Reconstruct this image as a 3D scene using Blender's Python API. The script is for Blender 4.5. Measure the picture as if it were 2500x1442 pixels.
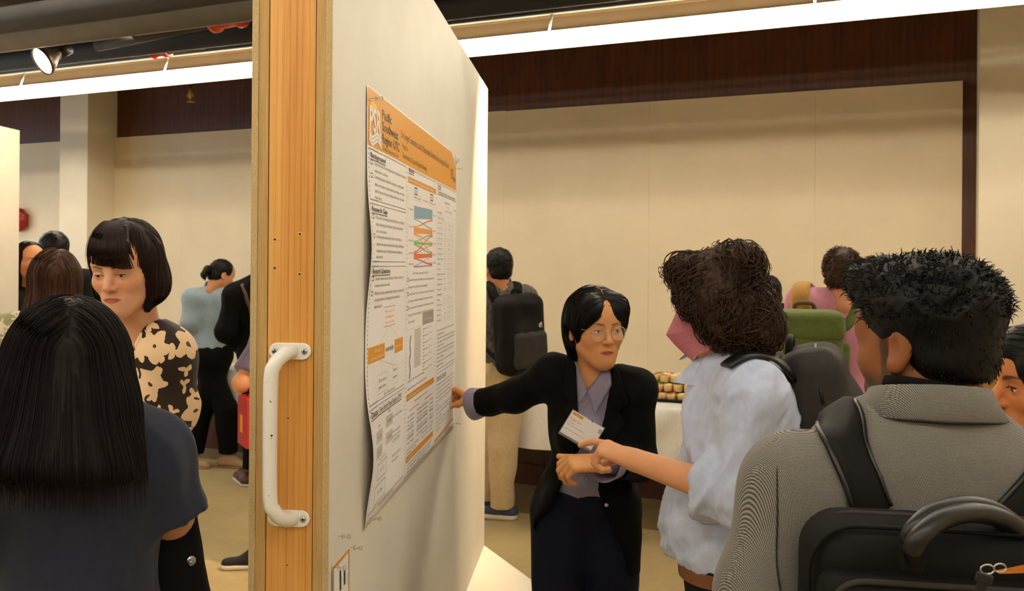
import bpy, bmesh, math, random
import numpy as np
from mathutils import Vector, Matrix

for o in list(bpy.data.objects):
    bpy.data.objects.remove(o)
SC = bpy.context.scene
COL = SC.collection
random.seed(11)
RNG = np.random.default_rng(11)

# ---------------------------------------------------------------- camera
F = 2250.0; CX = 1250.0; CY = 645.0; EYE = 1.60
ROLL = math.radians(0.45)
cam_d = bpy.data.cameras.new('camera')
cam = bpy.data.objects.new('camera', cam_d); COL.objects.link(cam)
cam_d.sensor_width = 36.0; cam_d.sensor_fit = 'HORIZONTAL'
cam_d.lens = 36.0 * F / 2500.0
cam_d.shift_y = -(721.0 - CY) / 2500.0
cr, sr = math.cos(ROLL), math.sin(ROLL)
cam.matrix_world = Matrix(((cr, -sr, 0, 0), (0, 0, -1, 0), (sr, cr, 0, EYE), (0, 0, 0, 1)))
cam_d.clip_start = 0.05
cam_d.dof.use_dof = True; cam_d.dof.focus_distance = 1.7; cam_d.dof.aperture_fstop = 11.0
SC.camera = cam

# ---------------------------------------------------------------- world and exposure
world = bpy.data.worlds.new('world'); SC.world = world
world.use_nodes = True
world.node_tree.nodes['Background'].inputs[0].default_value = (0.35, 0.42, 0.55, 1)
world.node_tree.nodes['Background'].inputs[1].default_value = 0.4
SC.view_settings.view_transform = 'Standard'
SC.view_settings.look = 'None'
SC.view_settings.exposure = 0.18
SC.view_settings.gamma = 1.0
SC.view_settings.use_curve_mapping = False
LENS_POWER = 41.0         # fluorescent diffusers
LENS_COL = (1.0, 0.89, 0.70)
SPOT_COL = (1.0, 0.68, 0.36)
DAY_COL = (0.62, 0.78, 1.0)
LENS_COL2 = (1.0, 0.92, 0.78)
LENS_POWER2 = 22.5
SC.cycles.max_bounces = 8; SC.cycles.diffuse_bounces = 5; SC.cycles.glossy_bounces = 3; SC.cycles.transmission_bounces = 4; SC.cycles.transparent_max_bounces = 6
SC.cycles.adaptive_threshold = .03; SC.cycles.use_light_tree = False; SC.cycles.caustics_reflective = False; SC.cycles.caustics_refractive = False

# ---------------------------------------------------------------- small helpers
def V(*a): return np.array(a, float)
def nrm(v): v = np.asarray(v, float); return v / (np.linalg.norm(v) + 1e-12)
def at(x, y, Y):
    """point seen at pixel (x, y) standing Y metres in front of the lens"""
    dx, dy = x - CX, CY - y
    wx = dx * cr - dy * sr; wz = dx * sr + dy * cr
    return V(wx / F * Y, Y, EYE + wz / F * Y)
def lin(r, g, b):
    f = lambda c: (c / 255 / 12.92) if c <= 10 else ((c / 255 + .055) / 1.055) ** 2.4
    return (f(r), f(g), f(b), 1.0)

def tag(o, label=None, cat=None, group=None, kind=None):
    if label: o['label'] = label
    if cat: o['category'] = cat
    if group: o['group'] = group
    if kind: o['kind'] = kind
    return o
def empty(name, loc, label=None, cat=None, group=None):
    o = bpy.data.objects.new(name, None); COL.objects.link(o)
    o.location = tuple(float(c) for c in loc); o.empty_display_size = .1
    tag(o, label, cat, group)
    return o
def link(name, me, m=None, parent=None):
    o = bpy.data.objects.new(name, me); COL.objects.link(o)
    if m is not None:
        for mm in (m if isinstance(m, (list, tuple)) else [m]): me.materials.append(mm)
    if parent is not None:
        o.parent = parent
        if parent.type == 'EMPTY': o.matrix_parent_inverse = Matrix.Translation(parent.location).inverted()
    return o
def mesh_np(name, verts, quads=None, tris=None, smooth=True):
    me = bpy.data.meshes.new(name)
    verts = np.asarray(verts, np.float32)
    nq = 0 if quads is None else len(quads); nt = 0 if tris is None else len(tris)
    me.vertices.add(len(verts)); me.vertices.foreach_set('co', verts.ravel())
    idx = []; starts = []; tot = []
    if nq:
        idx.append(np.asarray(quads, np.int32).ravel()); starts.append(np.arange(nq, dtype=np.int32) * 4); tot.append(np.full(nq, 4, np.int32))
    if nt:
        idx.append(np.asarray(tris, np.int32).ravel()); starts.append(nq * 4 + np.arange(nt, dtype=np.int32) * 3); tot.append(np.full(nt, 3, np.int32))
    idx = np.concatenate(idx)
    me.loops.add(len(idx)); me.loops.foreach_set('vertex_index', idx)
    me.polygons.add(nq + nt)
    me.polygons.foreach_set('loop_start', np.concatenate(starts))
    me.polygons.foreach_set('loop_total', np.concatenate(tot))
    me.polygons.foreach_set('use_smooth', np.full(nq + nt, smooth))
    me.update(calc_edges=True); me.validate()
    return me
class MB:
    """collects simple shapes, builds ONE mesh object"""
    def __init__(s): s.v = []; s.f = []; s.sm = []; s.mi = []
    def add(s, verts, faces, smooth=False, mi=0):
        b = len(s.v); s.v += [tuple(map(float, q)) for q in verts]
        s.f += [tuple(i + b for i in q) for q in faces]; s.sm += [smooth] * len(faces); s.mi += [mi] * len(faces)
        return s
    def box(s, c, h, R=np.eye(3), mi=0, bev=0.0):
        c = np.asarray(c, float); h = np.asarray(h, float); R = np.asarray(R, float)
        if bev <= 0:
            q = [c + R @ (h * V(a, b_, d)) for a in (-1, 1) for b_ in (-1, 1) for d in (-1, 1)]
            return s.add(q, [(0, 1, 3, 2), (4, 6, 7, 5), (0, 4, 5, 1), (2, 3, 7, 6), (0, 2, 6, 4), (1, 5, 7, 3)], mi=mi)
        bm = bmesh.new(); bmesh.ops.create_cube(bm, size=2)
        for v in bm.verts: v.co = Vector(h * np.array(v.co))
        bmesh.ops.bevel(bm, geom=list(bm.edges), offset=bev, segments=2, affect='EDGES', profile=.5)
        bm.verts.index_update()
        s.add([c + R @ np.array(v.co) for v in bm.verts], [[v.index for v in f.verts] for f in bm.faces], smooth=False, mi=mi)
        bm.free(); return s
    def tube(s, pts, r, n=10, cap=True, mi=0, flat=None):
        """tube along points; r number or list; flat=(normal, ratio)"""
        pts = [np.asarray(p, float) for p in pts]
        rs = r if hasattr(r, '__len__') else [r] * len(pts)
        rings = []; up = None
        for i, p in enumerate(pts):
            t = nrm(pts[min(i + 1, len(pts) - 1)] - pts[max(i - 1, 0)])
            if up is None:
                a = V(0, 0, 1) if abs(t[2]) < .9 else V(1, 0, 0)
                up = nrm(np.cross(np.cross(t, a), t))
            else:
                up = nrm(up - t * (up @ t))
            sd = np.cross(t, up)
            rings.append([p + rs[i] * (math.cos(2 * math.pi * k / n) * up + math.sin(2 * math.pi * k / n) * sd) for k in range(n)])
        vs = [q for ring in rings for q in ring]; fs = []
        for i in range(len(pts) - 1):
            for k in range(n):
                fs.append((i * n + k, i * n + (k + 1) % n, (i + 1) * n + (k + 1) % n, (i + 1) * n + k))
        s.add(vs, fs, smooth=True, mi=mi)
        if cap:
            b = len(s.v) - len(vs)
            s.f.append(tuple(b + k for k in reversed(range(n)))); s.sm.append(False); s.mi.append(mi)
            s.f.append(tuple(b + (len(pts) - 1) * n + k for k in range(n))); s.sm.append(False); s.mi.append(mi)
        return s
    def lathe(s, c, axis, prof, n=20, mi=0, smooth=True):
        """prof: list of (distance along the axis, radius)"""
        axis = nrm(axis); a = V(0, 0, 1) if abs(axis[2]) < .9 else V(1, 0, 0)
        u = nrm(np.cross(axis, a)); w = np.cross(axis, u); c = np.asarray(c, float)
        vs = [c + axis * h + r * (math.cos(2 * math.pi * k / n) * u + math.sin(2 * math.pi * k / n) * w) for h, r in prof for k in range(n)]
        fs = [(i * n + k, i * n + (k + 1) % n, (i + 1) * n + (k + 1) % n, (i + 1) * n + k) for i in range(len(prof) - 1) for k in range(n)]
        s.add(vs, fs, smooth=smooth, mi=mi); b = len(s.v) - len(vs)
        s.f.append(tuple(b + k for k in reversed(range(n)))); s.sm.append(False); s.mi.append(mi)
        s.f.append(tuple(b + (len(prof) - 1) * n + k for k in range(n))); s.sm.append(False); s.mi.append(mi)
        return s
    def strip(s, pts, width, nor, th, mi=0):
        """flat strap: centre line pts, normals nor (list), width (number or list), thickness"""
        pts = [np.asarray(p, float) for p in pts]; m = len(pts); vs = []
        for i, p in enumerate(pts):
            t = nrm(pts[min(i + 1, m - 1)] - pts[max(i - 1, 0)]); nn = nrm(nor[i] if hasattr(nor[0], '__len__') else nor)
            nn = nrm(nn - t * (nn @ t)); sd = np.cross(t, nn)
            w = width[i] if hasattr(width, '__len__') else width
            for a, b_ in ((-1, 0), (1, 0), (.86, 1), (-.86, 1)):
                vs.append(p + sd * w * .5 * a + nn * th * b_)
        fs = []
        for i in range(m - 1):
            for k in range(4):
                fs.append((i * 4 + k, i * 4 + (k + 1) % 4, i * 4 + 4 + (k + 1) % 4, i * 4 + 4 + k))
        fs += [(3, 2, 1, 0), tuple((m - 1) * 4 + k for k in range(4))]
        return s.add(vs, fs, smooth=False, mi=mi)
    def build(s, name, m=None, parent=None, merge=False):
        me = bpy.data.meshes.new(name); me.from_pydata(s.v, [], s.f)
        me.polygons.foreach_set('use_smooth', s.sm); me.polygons.foreach_set('material_index', s.mi)
        me.update()
        bm = bmesh.new(); bm.from_mesh(me); bmesh.ops.recalc_face_normals(bm, faces=bm.faces); bm.to_mesh(me); bm.free()
        return link(name, me, m, parent)
def bez(pts, n):
    """Catmull-Rom through points"""
    P = [np.asarray(p, float) for p in pts]; P = [2 * P[0] - P[1]] + P + [2 * P[-1] - P[-2]]; out = []
    for i in range(1, len(P) - 2):
        for k in range(n):
            t = k / n; a, b, c, d = P[i - 1], P[i], P[i + 1], P[i + 2]
            out.append(.5 * (2 * b + (c - a) * t + (2 * a - 5 * b + 4 * c - d) * t * t + (3 * b - a - 3 * c + d) * t ** 3))
    out.append(P[-2]); return out

# ---------------------------------------------------------------- materials
class NT:
    def __init__(s, name):
        s.m = bpy.data.materials.new(name); s.m.use_nodes = True
        s.t = s.m.node_tree; s.b = s.t.nodes['Principled BSDF']; s.tc = None
    def n(s, typ, **kw):
        nd = s.t.nodes.new(typ)
        for k, v in kw.items():
            if k in nd.inputs.keys(): nd.inputs[k].default_value = v
            else: setattr(nd, k, v)
        return nd
    def l(s, a, b): s.t.links.new(a, b)
    def co(s, kind='Object', scale=(1, 1, 1), rot=(0, 0, 0)):
        if s.tc is None: s.tc = s.n('ShaderNodeTexCoord')
        mp = s.n('ShaderNodeMapping'); mp.inputs['Scale'].default_value = scale; mp.inputs['Rotation'].default_value = rot
        s.l(s.tc.outputs[kind], mp.inputs['Vector']); return mp.outputs['Vector']
    def noise(s, vec, scale, detail=4, rough=.55, dist=0.0):
        nd = s.n('ShaderNodeTexNoise'); nd.inputs['Scale'].default_value = scale; nd.inputs['Detail'].default_value = detail
        nd.inputs['Roughness'].default_value = rough; nd.inputs['Distortion'].default_value = dist
        s.l(vec, nd.inputs['Vector']); return nd.outputs['Fac']
    def ramp(s, fac, stops):
        r = s.n('ShaderNodeValToRGB'); e = r.color_ramp.elements
        while len(e) < len(stops): e.new(.5)
        for i, (p, c) in enumerate(stops): e[i].position = p; e[i].color = c
        s.l(fac, r.inputs['Fac']); return r.outputs['Color']
    def mix(s, fac, a, b):
        m = s.n('ShaderNodeMix', data_type='RGBA')
        for sock, v in ((m.inputs[0], fac), (m.inputs[6], a), (m.inputs[7], b)):
            if hasattr(v, 'links') or isinstance(v, bpy.types.NodeSocket): s.l(v, sock)
            else: sock.default_value = v
        return m.outputs[2]
    def math(s, op, a, b=0.0, c=0.0):
        m = s.n('ShaderNodeMath', operation=op)
        for i, v in enumerate((a, b, c)):
            if isinstance(v, bpy.types.NodeSocket): s.l(v, m.inputs[i])
            else: m.inputs[i].default_value = v
        return m.outputs[0]
    def bump(s, h, strength=.3, dist=.002):
        b = s.n('ShaderNodeBump'); b.inputs['Strength'].default_value = strength; b.inputs['Distance'].default_value = dist
        s.l(h, b.inputs['Height']); s.l(b.outputs['Normal'], s.b.inputs['Normal']); return b
    def set(s, **kw):
        for k, v in kw.items():
            k = {'col': 'Base Color', 'rough': 'Roughness', 'metal': 'Metallic', 'spec': 'Specular IOR Level', 'sheen': 'Sheen Weight',
                 'sss': 'Subsurface Weight', 'trans': 'Transmission Weight', 'coat': 'Coat Weight', 'alpha': 'Alpha', 'emit': 'Emission Color', 'es': 'Emission Strength'}[k]
            if isinstance(v, bpy.types.NodeSocket): s.l(v, s.b.inputs[k])
            else: s.b.inputs[k].default_value = v
        return s
def plain(name, col, rough=.6, metal=0., var=.12, vs=6., bs=0., bstr=.2, spec=.5, sheen=0.):
    t = NT(name); v = t.co()
    c = np.array(col)
    d = tuple(np.clip(c[:3] * (1 - var), 0, 1)) + (1,); e = tuple(np.clip(c[:3] * (1 + var), 0, 1)) + (1,)
    t.set(col=t.ramp(t.noise(v, vs, 5), [(.3, d), (.7, e)]), rough=rough, metal=metal, spec=spec, sheen=sheen)
    if bs: t.bump(t.noise(v, bs, 3), bstr, .001)
    return t.m
def fabric(name, col, weave=900., folds=9., fstr=.35, rough=.85, var=.06, sheen=.15):
    """woven cloth: soft creases and a fine weave in the bump only"""
    t = NT(name); v = t.co(); c = np.array(col)
    d = tuple(c[:3] * (1 - var)) + (1,); e = tuple(np.clip(c[:3] * (1 + var), 0, 1)) + (1,)
    t.set(col=t.ramp(t.noise(t.co(scale=(1, 1, .6)), 60, 3), [(.35, d), (.65, e)]), rough=rough, sheen=sheen if max(c[:3]) > .05 else 0., spec=.25 if max(c[:3]) > .05 else .12)
    w = t.n('ShaderNodeTexWave', wave_type='BANDS', bands_direction='DIAGONAL'); w.inputs['Scale'].default_value = weave
    w.inputs['Distortion'].default_value = 2.; t.l(v, w.inputs['Vector'])
    h = t.math('ADD', t.math('MULTIPLY', t.noise(t.co(scale=(1, 1, .45), rot=(.2, .3, .1)), folds, 2, .5, 1.2), 8.0), t.math('MULTIPLY', w.outputs['Fac'], .06))
    t.bump(h, fstr, .004)
    return t.m

# ---------------------------------------------------------------- room shell
W0 = V(-.18, 6.86); WD = nrm(V(1, -.448)); WN = V(WD[1], -WD[0])     # back wall line, direction along it, normal into the room
def wp(t, out, z):
    p = W0 + WD * t + WN * out
    return V(p[0], p[1], z)
def on_wall(x, y, out=0.0):
    """(t, z) of the plane parallel to the back wall, `out` metres in front of it, seen at pixel (x, y)"""
    a = at(x, y, 1.0); dx = V(a[0], a[1]); k = ((W0 + WN * out) @ WN) / (dx @ WN)
    p = dx * k - W0
    return p @ WD, EYE + (a[2] - EYE) * k
RW = np.array([[WD[0], WN[0], 0], [WD[1], WN[1], 0], [0, 0, 1]])     # local axes: along wall, out of wall, up

def wall_paint(name, col, rough=.55, b=.08):
    t = NT(name); v = t.co()
    c = np.array(col[:3])
    t.set(col=t.ramp(t.noise(v, 2.2, 6), [(.3, tuple(c * .94) + (1,)), (.7, tuple(np.clip(c * 1.03, 0, 1)) + (1,))]), rough=rough)
    t.bump(t.noise(v, 260, 3), b, .001)
    return t.m
def wood_mat(name, c0, c1, scale=(14, 14, .7), rough=.45, grain=3.0, bstr=.15):
    t = NT(name); v = t.co(scale=scale)
    n1 = t.noise(v, grain, 4, .6, .6)
    w = t.n('ShaderNodeTexWave', wave_type='BANDS', bands_direction='X'); w.inputs['Scale'].default_value = 1.6; w.inputs['Distortion'].default_value = 3.2
    w.inputs['Detail'].default_value = 3; w.inputs['Detail Scale'].default_value = .8
    t.l(v, w.inputs['Vector'])
    f = t.math('ADD', t.math('MULTIPLY', w.outputs['Fac'], .10), t.math('MULTIPLY', n1, .9))
    t.set(col=t.ramp(f, [(.25, c0), (.75, c1)]), rough=rough)
    t.bump(f, bstr, .002)
    return t.m
def concrete():
    t = NT('polished_concrete'); v = t.co()
    a = t.noise(v, .9, 6, .6, .4); b = t.noise(v, 14, 6, .65)
    f = t.math('ADD', t.math('MULTIPLY', a, .7), t.math('MULTIPLY', b, .3))
    t.set(col=t.ramp(f, [(.3, lin(150, 132, 94)), (.5, lin(178, 158, 114)), (.72, lin(200, 180, 136))]),
          rough=t.math('ADD', .26, t.math('MULTIPLY', b, .22)), spec=.4)
    t.bump(b, .05, .002)
    return t.m
M_WALL = wall_paint('painted_wall_panel', lin(231, 215, 185))
M_PLAST = wall_paint('painted_plaster', lin(236, 224, 200))
M_DWOOD = wood_mat('dark_stained_panelling', lin(60, 27, 10), lin(98, 50, 20), scale=(5, 5, .5), rough=.38, grain=5)
M_CEIL = plain('dark_ceiling_board', lin(88, 78, 58), .9, var=.3, vs=3, bs=40, bstr=.5)
M_FLOOR = concrete()

def flat(name, pts, m, kind='structure', th=None):
    mb = MB(); mb.add(pts, [tuple(range(len(pts)))]); o = mb.build(name, m); tag(o, kind=kind); return o
T0, T1, OUT = -7.2, 6.2, 11.0; ZC = 3.95
def slab(name, t0, t1, o0, o1, z0, z1, m, parent=None):
    o = MB().box(wp((t0 + t1) / 2, (o0 + o1) / 2, (z0 + z1) / 2), (abs(t1 - t0) / 2, abs(o1 - o0) / 2, (z1 - z0) / 2), RW).build(name, m, parent)
    if parent is None: tag(o, kind='structure')
    return o
slab('floor', T0 - .2, T1 + .2, -.2, OUT + .2, -.1, 0, M_FLOOR)['label'] = 'polished olive brown concrete floor'
slab('ceiling', T0 - .2, T1 + .2, -.2, OUT + .2, ZC, ZC + .1, M_CEIL)['label'] = 'dark open ceiling above the pipes'
wb = slab('wall_back', T0 - .2, T1 + .2, -.2, 0, 0, ZC, M_DWOOD)
wb['label'] = 'dark brown wood panelled back wall behind the white panels'
tL = on_wall(285, 450)[0]; tR = on_wall(2350, 300, .03)[0]; PT = on_wall(1190, 264, .03)[1]
for x0, x1 in ((None, 444), (444, 836), (836, 1231), (1231, 1585), (1585, 1990), (1990, None)):
    a = tL if x0 is None else on_wall(x0, 400, .03)[0] + .0005
    b = tR if x1 is None else on_wall(x1, 400, .03)[0] - .0005
    o = slab('wall_panel', a, b, .0, .03, .34, 2.72 + .004 * ((x0 or 0) % 3), M_WALL, wb)
for a, b in ((tL - 1.6, tL - .34), (tL - 2.9, tL - 1.603), (tL - 3.4, tL - 2.903)):
    slab('wall_panel', a, b, .0, .03, .34, 2.72, M_WALL, wb)
slab('trim_1', tL - .34, tL, 0, .323, 0, ZC, M_PLAST)['label'] = 'square white painted pilaster behind the short haired woman'
pr = on_wall(2391, 300, .32)[0]
slab('trim_2', pr, pr + .6, 0, .32, 0, ZC, M_PLAST)['label'] = 'cream painted pilaster at the right end of the back wall'
slab('baseboard_back', tL, tR, 0, .02, 0, .15, M_DWOOD)
slab('wall_right', T1, T1 + .2, -.2, OUT + .2, 0, ZC, M_PLAST)
slab('wall_front', T0 - .2, T1 + .2, OUT, OUT + .2, 0, ZC, M_PLAST)
# left wall with two real windows that let the daylight in
wins = ((1.2, 3.4), (4.6, 6.8))
z0, z1 = .9, 2.9
slab('wall_left', T0 - .2, T0, -.2, wins[0][0], 0, ZC, M_PLAST)
slab('wall_left', T0 - .2, T0, wins[0][1], wins[1][0], 0, ZC, M_PLAST)
slab('wall_left', T0 - .2, T0, wins[1][1], OUT + .2, 0, ZC, M_PLAST)
gl = NT('window_glass'); gl.set(col=(.9, .95, 1, 1), rough=.02, alpha=.08)
for k, (a, b) in enumerate(wins):
    slab('wall_left', T0 - .2, T0, a, b, 0, z0, M_PLAST); slab('wall_left', T0 - .2, T0, a, b, z1, ZC, M_PLAST)
    f = MB()
    for o_ in (a + .03, (a + b) / 2, b - .03): f.box(wp(T0 - .1, o_, (z0 + z1) / 2), (.03, .03, (z1 - z0) / 2), RW)
    for z_ in (z0 + .03, z1 - .03): f.box(wp(T0 - .1, (a + b) / 2, z_), (.03, (b - a) / 2, .03), RW)
    fo = f.build('window_%d' % (k + 1), plain('white_window_frame', lin(225, 225, 220), .4)); tag(fo, 'white framed tall window in the left wall', kind='structure')
    for q in range(2):
        MB().box(wp(T0 - .1, a + (b - a) * (q + .5) / 2, (z0 + z1) / 2), (.004, (b - a) / 4 - .03, (z1 - z0) / 2 - .06), RW).build('pane', gl.m, fo)
    ld = bpy.data.lights.new('daylight', 'AREA'); ld.shape = 'RECTANGLE'; ld.size = b - a; ld.size_y = z1 - z0; ld.energy = 60; ld.color = DAY_COL
    lo = bpy.data.objects.new('daylight', ld); COL.objects.link(lo)
    p = wp(T0 - .35, (a + b) / 2, (z0 + z1) / 2); d = Vector((WD[0], WD[1], -.12))
    lo.location = p; lo.rotation_euler = d.to_track_quat('-Z', 'Z').to_euler()

# ---------------------------------------------------------------- long fluorescent pendant in view, and unseen rows added for light
t = NT('lamp_diffuser'); t.set(col=(.9, .88, .8, 1), emit=LENS_COL + (1,), es=LENS_POWER); M_LENS = t.m
t = NT('added_lamp_diffuser'); t.set(col=(.9, .9, .88, 1), emit=LENS_COL2 + (1,), es=LENS_POWER2); M_LENS2 = t.m  # glow of the unseen pendants added as room light
M_REFL = plain('tan_painted_reflector', lin(120, 96, 64), .7, var=.05)
M_RIM = plain('cream_lamp_rim', lin(232, 224, 196), .35, var=.05)
M_STRUT = plain('white_lamp_strut', lin(240, 238, 228), .35, var=.03)
M_BLACK = plain('black_metal', lin(24, 23, 21), .45, var=.2)
def pendant(out, zb, t0, t1, label, mod=1.52, off=0.0, flip=1):
    root = empty('pendant_lamp', wp((t0 + t1) / 2, out, zb), label, 'lamp', 'long fluorescent pendants')
    def ex(prof, name, m, a=t0, b=t1):
        n = len(prof); mb = MB()
        vs = [wp(a, out + u * flip, zb + v) for u, v in prof] + [wp(b, out + u * flip, zb + v) for u, v in prof]
        mb.add(vs, [tuple(range(n)), tuple(reversed(range(n, 2 * n)))] + [(i, n + i, n + (i + 1) % n, (i + 1) % n) for i in range(n)])
        return mb.build(name, m, root)
    k = math.ceil((t0 - off) / mod) * mod + off; cuts = [t0]
    while k < t1 - .05:
        cuts.append(k); k += mod
    cuts.append(t1)
    ex([(-.012, -.005), (0, -.005), (0, .195), (-.012, .195)], 'back_shield', M_RIM)
    for a, b in zip(cuts[:-1], cuts[1:]):
        ex([(.003, .036), (.07, .026), (.076, .084), (.003, .084)], 'diffuser', M_LENS if out < 2 else M_LENS2, a + .002, b - .002)
    ex([(0, .085), (.058, .085), (.058, .089), (0, .089)], 'top_cover', M_BLACK)
    ex([(-.012, .09), (.004, .09), (.0, .185), (-.012, .185)], 'reflector', M_REFL)
    ex([(-.03, .185), (.02, .185), (.02, .197), (-.03, .197)], 'lower_rim', M_REFL)
    ex([(-.05, .197), (.035, .197), (.032, .242), (-.05, .242)], 'rim', M_RIM)
    for c in cuts[1:-1]:
        MB().tube([wp(c - .16, out + .06 * flip, zb + .087), wp(c - .15, out + .03 * flip, zb + .20)], .007, 8).build('strut', M_STRUT, root)
        MB().tube([wp(c - .15, out, zb + .24), wp(c - .15, out, ZC)], .004, 6).build('suspension_wire', M_BLACK, root)
    return root
tA = on_wall(1410, 100, 1.0)[0]
pendant(1.0, 2.91, T0 + .6, T1 - .4, 'long bright white fluorescent pendant running in front of the back wall', off=tA % 1.52)
pendant(3.5, 3.05, T0 + .6, T1 - .4, 'added unseen fluorescent pendant overhead between the display boards and the tables', off=.4)  # unseen row, added to brighten the middle of the room
pendant(6.0, 3.05, T0 + .6, T1 - .4, 'added unseen fluorescent pendant lighting the people in front from overhead', off=.9, flip=-1)  # unseen row, added and turned towards the back wall to light the people
pendant(8.5, 3.05, T0 + .6, T1 - .4, 'added unseen fluorescent pendant behind the viewer', off=.2, flip=-1)  # unseen row, added as fill light from behind the camera

# ---------------------------------------------------------------- ceiling pipes, track and sprinklers
M_PIPE = plain('dark_grey_pipe', lin(52, 48, 42), .8, var=.2)
M_PIPEB = plain('black_pipe', lin(26, 26, 26), .8, var=.2)
M_DUCT = plain('grey_brown_duct', lin(84, 76, 62), .7, var=.15)
M_RED = plain('orange_red_coupling', lin(196, 62, 28), .4, var=.15)
def run_pipe(px, py, out, r, m, name, label, t0=T0 + .1, t1=T1 - .1, dz=0, n=16):
    _, z = on_wall(px, py, out)
    o = MB().tube([wp(t0, out, z), wp(t1, out, z + dz)], r, n).build(name, m); tag(o, label, 'pipe'); return z
run_pipe(200, 62, 2.75, .085, M_DUCT, 'ceiling_duct', 'thick grey brown ceiling pipe nearest above the spotlight')
run_pipe(300, 112, 1.75, .075, M_PIPEB, 'ceiling_pipe', 'fat black ceiling pipe just above the bright pendant')
run_pipe(420, 60, 1.9, .035, M_PIPE, 'ceiling_pipe', 'thin dark ceiling pipe behind the thick duct')
run_pipe(300, 8, 3.3, .06, M_PIPE, 'ceiling_pipe', 'dark ceiling pipe at the top left corner')
run_pipe(250, 146, 1.25, .03, M_PIPE, 'ceiling_pipe', 'thin grey conduit right behind the pendant rim')
_, ztr = on_wall(115, 86, 2.4)
tr = MB().box(wp(-.5, 2.4, ztr + .02), (5.4, .018, .02), RW).build('light_track', M_BLACK); tag(tr, 'thin black lighting track under the ceiling pipes', 'track')
for k, tt in enumerate((-4.6, -2.9, -1.2, .5, 2.2)):
    MB().tube([wp(tt, 2.4, ztr + .04), wp(tt, 2.4, ZC)], .006, 6).build('hanger_rod', M_BLACK, tr)
for k, (tt, oo) in enumerate(((-5.2, 3.0), (-3.6, 3.0), (-1.9, 3.0), (-.2, 3.0))):
    br = MB()
    br.tube([wp(tt, oo - .3, 3.02), wp(tt - .35, oo, ZC)], .012, 6); br.tube([wp(tt, oo - .3, 3.02), wp(tt + .02, oo - .3, ZC)], .010, 6)
    o = br.build('pipe_hanger', M_PIPEB); tag(o, 'thin black V shaped rod hanger of the duct, ' + ('leftmost one', 'just left of the spotlight', 'between spotlight and display board', 'above the display board')[k], 'hanger', 'rod hangers of the duct')
for k in range(5):
    tt = -6 + 2.2 * k
    o = MB().box(wp(tt, 5.4, ZC - .1), (.05, 5.3, .1), RW).build('ceiling_joist', plain('ceiling_joist_brown', lin(66, 56, 42), .8)); tag(o, 'dark ceiling beam running away, ' + ('first', 'second', 'third', 'fourth', 'fifth')[k] + ' from the left wall', 'beam', 'ceiling beams')
def coupling(px, py, out, r, L, ang, label, col=M_RED, ext=(.9, .5)):
    tt, z = on_wall(px, py, out); c = wp(tt, out, z)
    ax = nrm(V(WD[0] * math.cos(ang), WD[1] * math.cos(ang), math.sin(ang)))
    root = empty('pipe_coupling', c, label, 'pipe fitting', 'orange pipe couplings')
    MB().lathe(c, ax, [(-L, r * .8), (-L, r * 1.25), (-L * .7, r * 1.3), (-L * .62, r), (L * .62, r), (L * .7, r * 1.3), (L, r * 1.25), (L, r * .8)], 16).build('body', col, root)
    for s in (-1, 1):
        MB().box(c + ax * s * L * .82 + V(0, 0, r * 1.35), (r * .3, r * .3, r * .35), RW).build('bolt_lug', col, root)
    MB().tube([c - ax * (L + ext[0]), c - ax * L * .9], r * .72, 12).build('pipe', M_PIPE, root)
    MB().tube([c + ax * L * .9, c + ax * (L + ext[1])], r * .72, 12).build('pipe', M_PIPE, root)
coupling(556, 46, 2.1, .05, .11, .06, 'large orange red pipe coupling beside the board top')
coupling(250, 76, 1.5, .04, .07, -.3, 'small orange red pipe coupling right of the spotlight', ext=(.3, .3))
coupling(392, 124, 1.42, .04, .07, 0, 'dark red pipe coupling above the pendant rim', ext=(.2, .3))
# brass sprinkler head seen against the dark wood
tt, zz = on_wall(466, 232, .55); c = wp(tt, .55, zz); br = plain('brass', lin(190, 150, 60), .35, .8)
root = empty('sprinkler_head', c, 'small brass sprinkler head hanging before the dark wood', 'sprinkler')
MB().tube([c + V(0, 0, .05), V(c[0], c[1], ZC)], .012, 8).build('drop_pipe', M_PIPEB, root)
MB().lathe(c, V(0, 0, -1), [(-.06, .012), (-.03, .02), (0, .014), (.02, .011), (.045, .011)], 10).build('body', br, root)
MB().lathe(c + V(0, 0, -.05), V(0, 0, -1), [(0, .03), (.006, .03)], 12).build('deflector', br, root)
MB().box(c + V(.0, 0, -.005), (.035, .008, .012), RW).build('yoke', br, root)
# red fire bell peeking out behind the left board
tt, zz = on_wall(44, 536, .1); c = wp(tt - .02, .05, zz)
root = empty('fire_bell', c, 'round red fire bell on the wall behind the left board', 'bell')
MB().lathe(c, V(WN[0], WN[1], 0), [(-.02, .05), (0, .06), (.02, .115), (.05, .105), (.07, .07), (.075, .0)], 24).build('gong', plain('red_enamel', lin(150, 18, 18), .3), root)
MB().box(c + V(0, 0, 0) - V(WN[0], WN[1], 0) * .0, (.06, .05, .06), RW).build('bell_box', plain('red_box', lin(140, 20, 20), .4), root)

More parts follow.
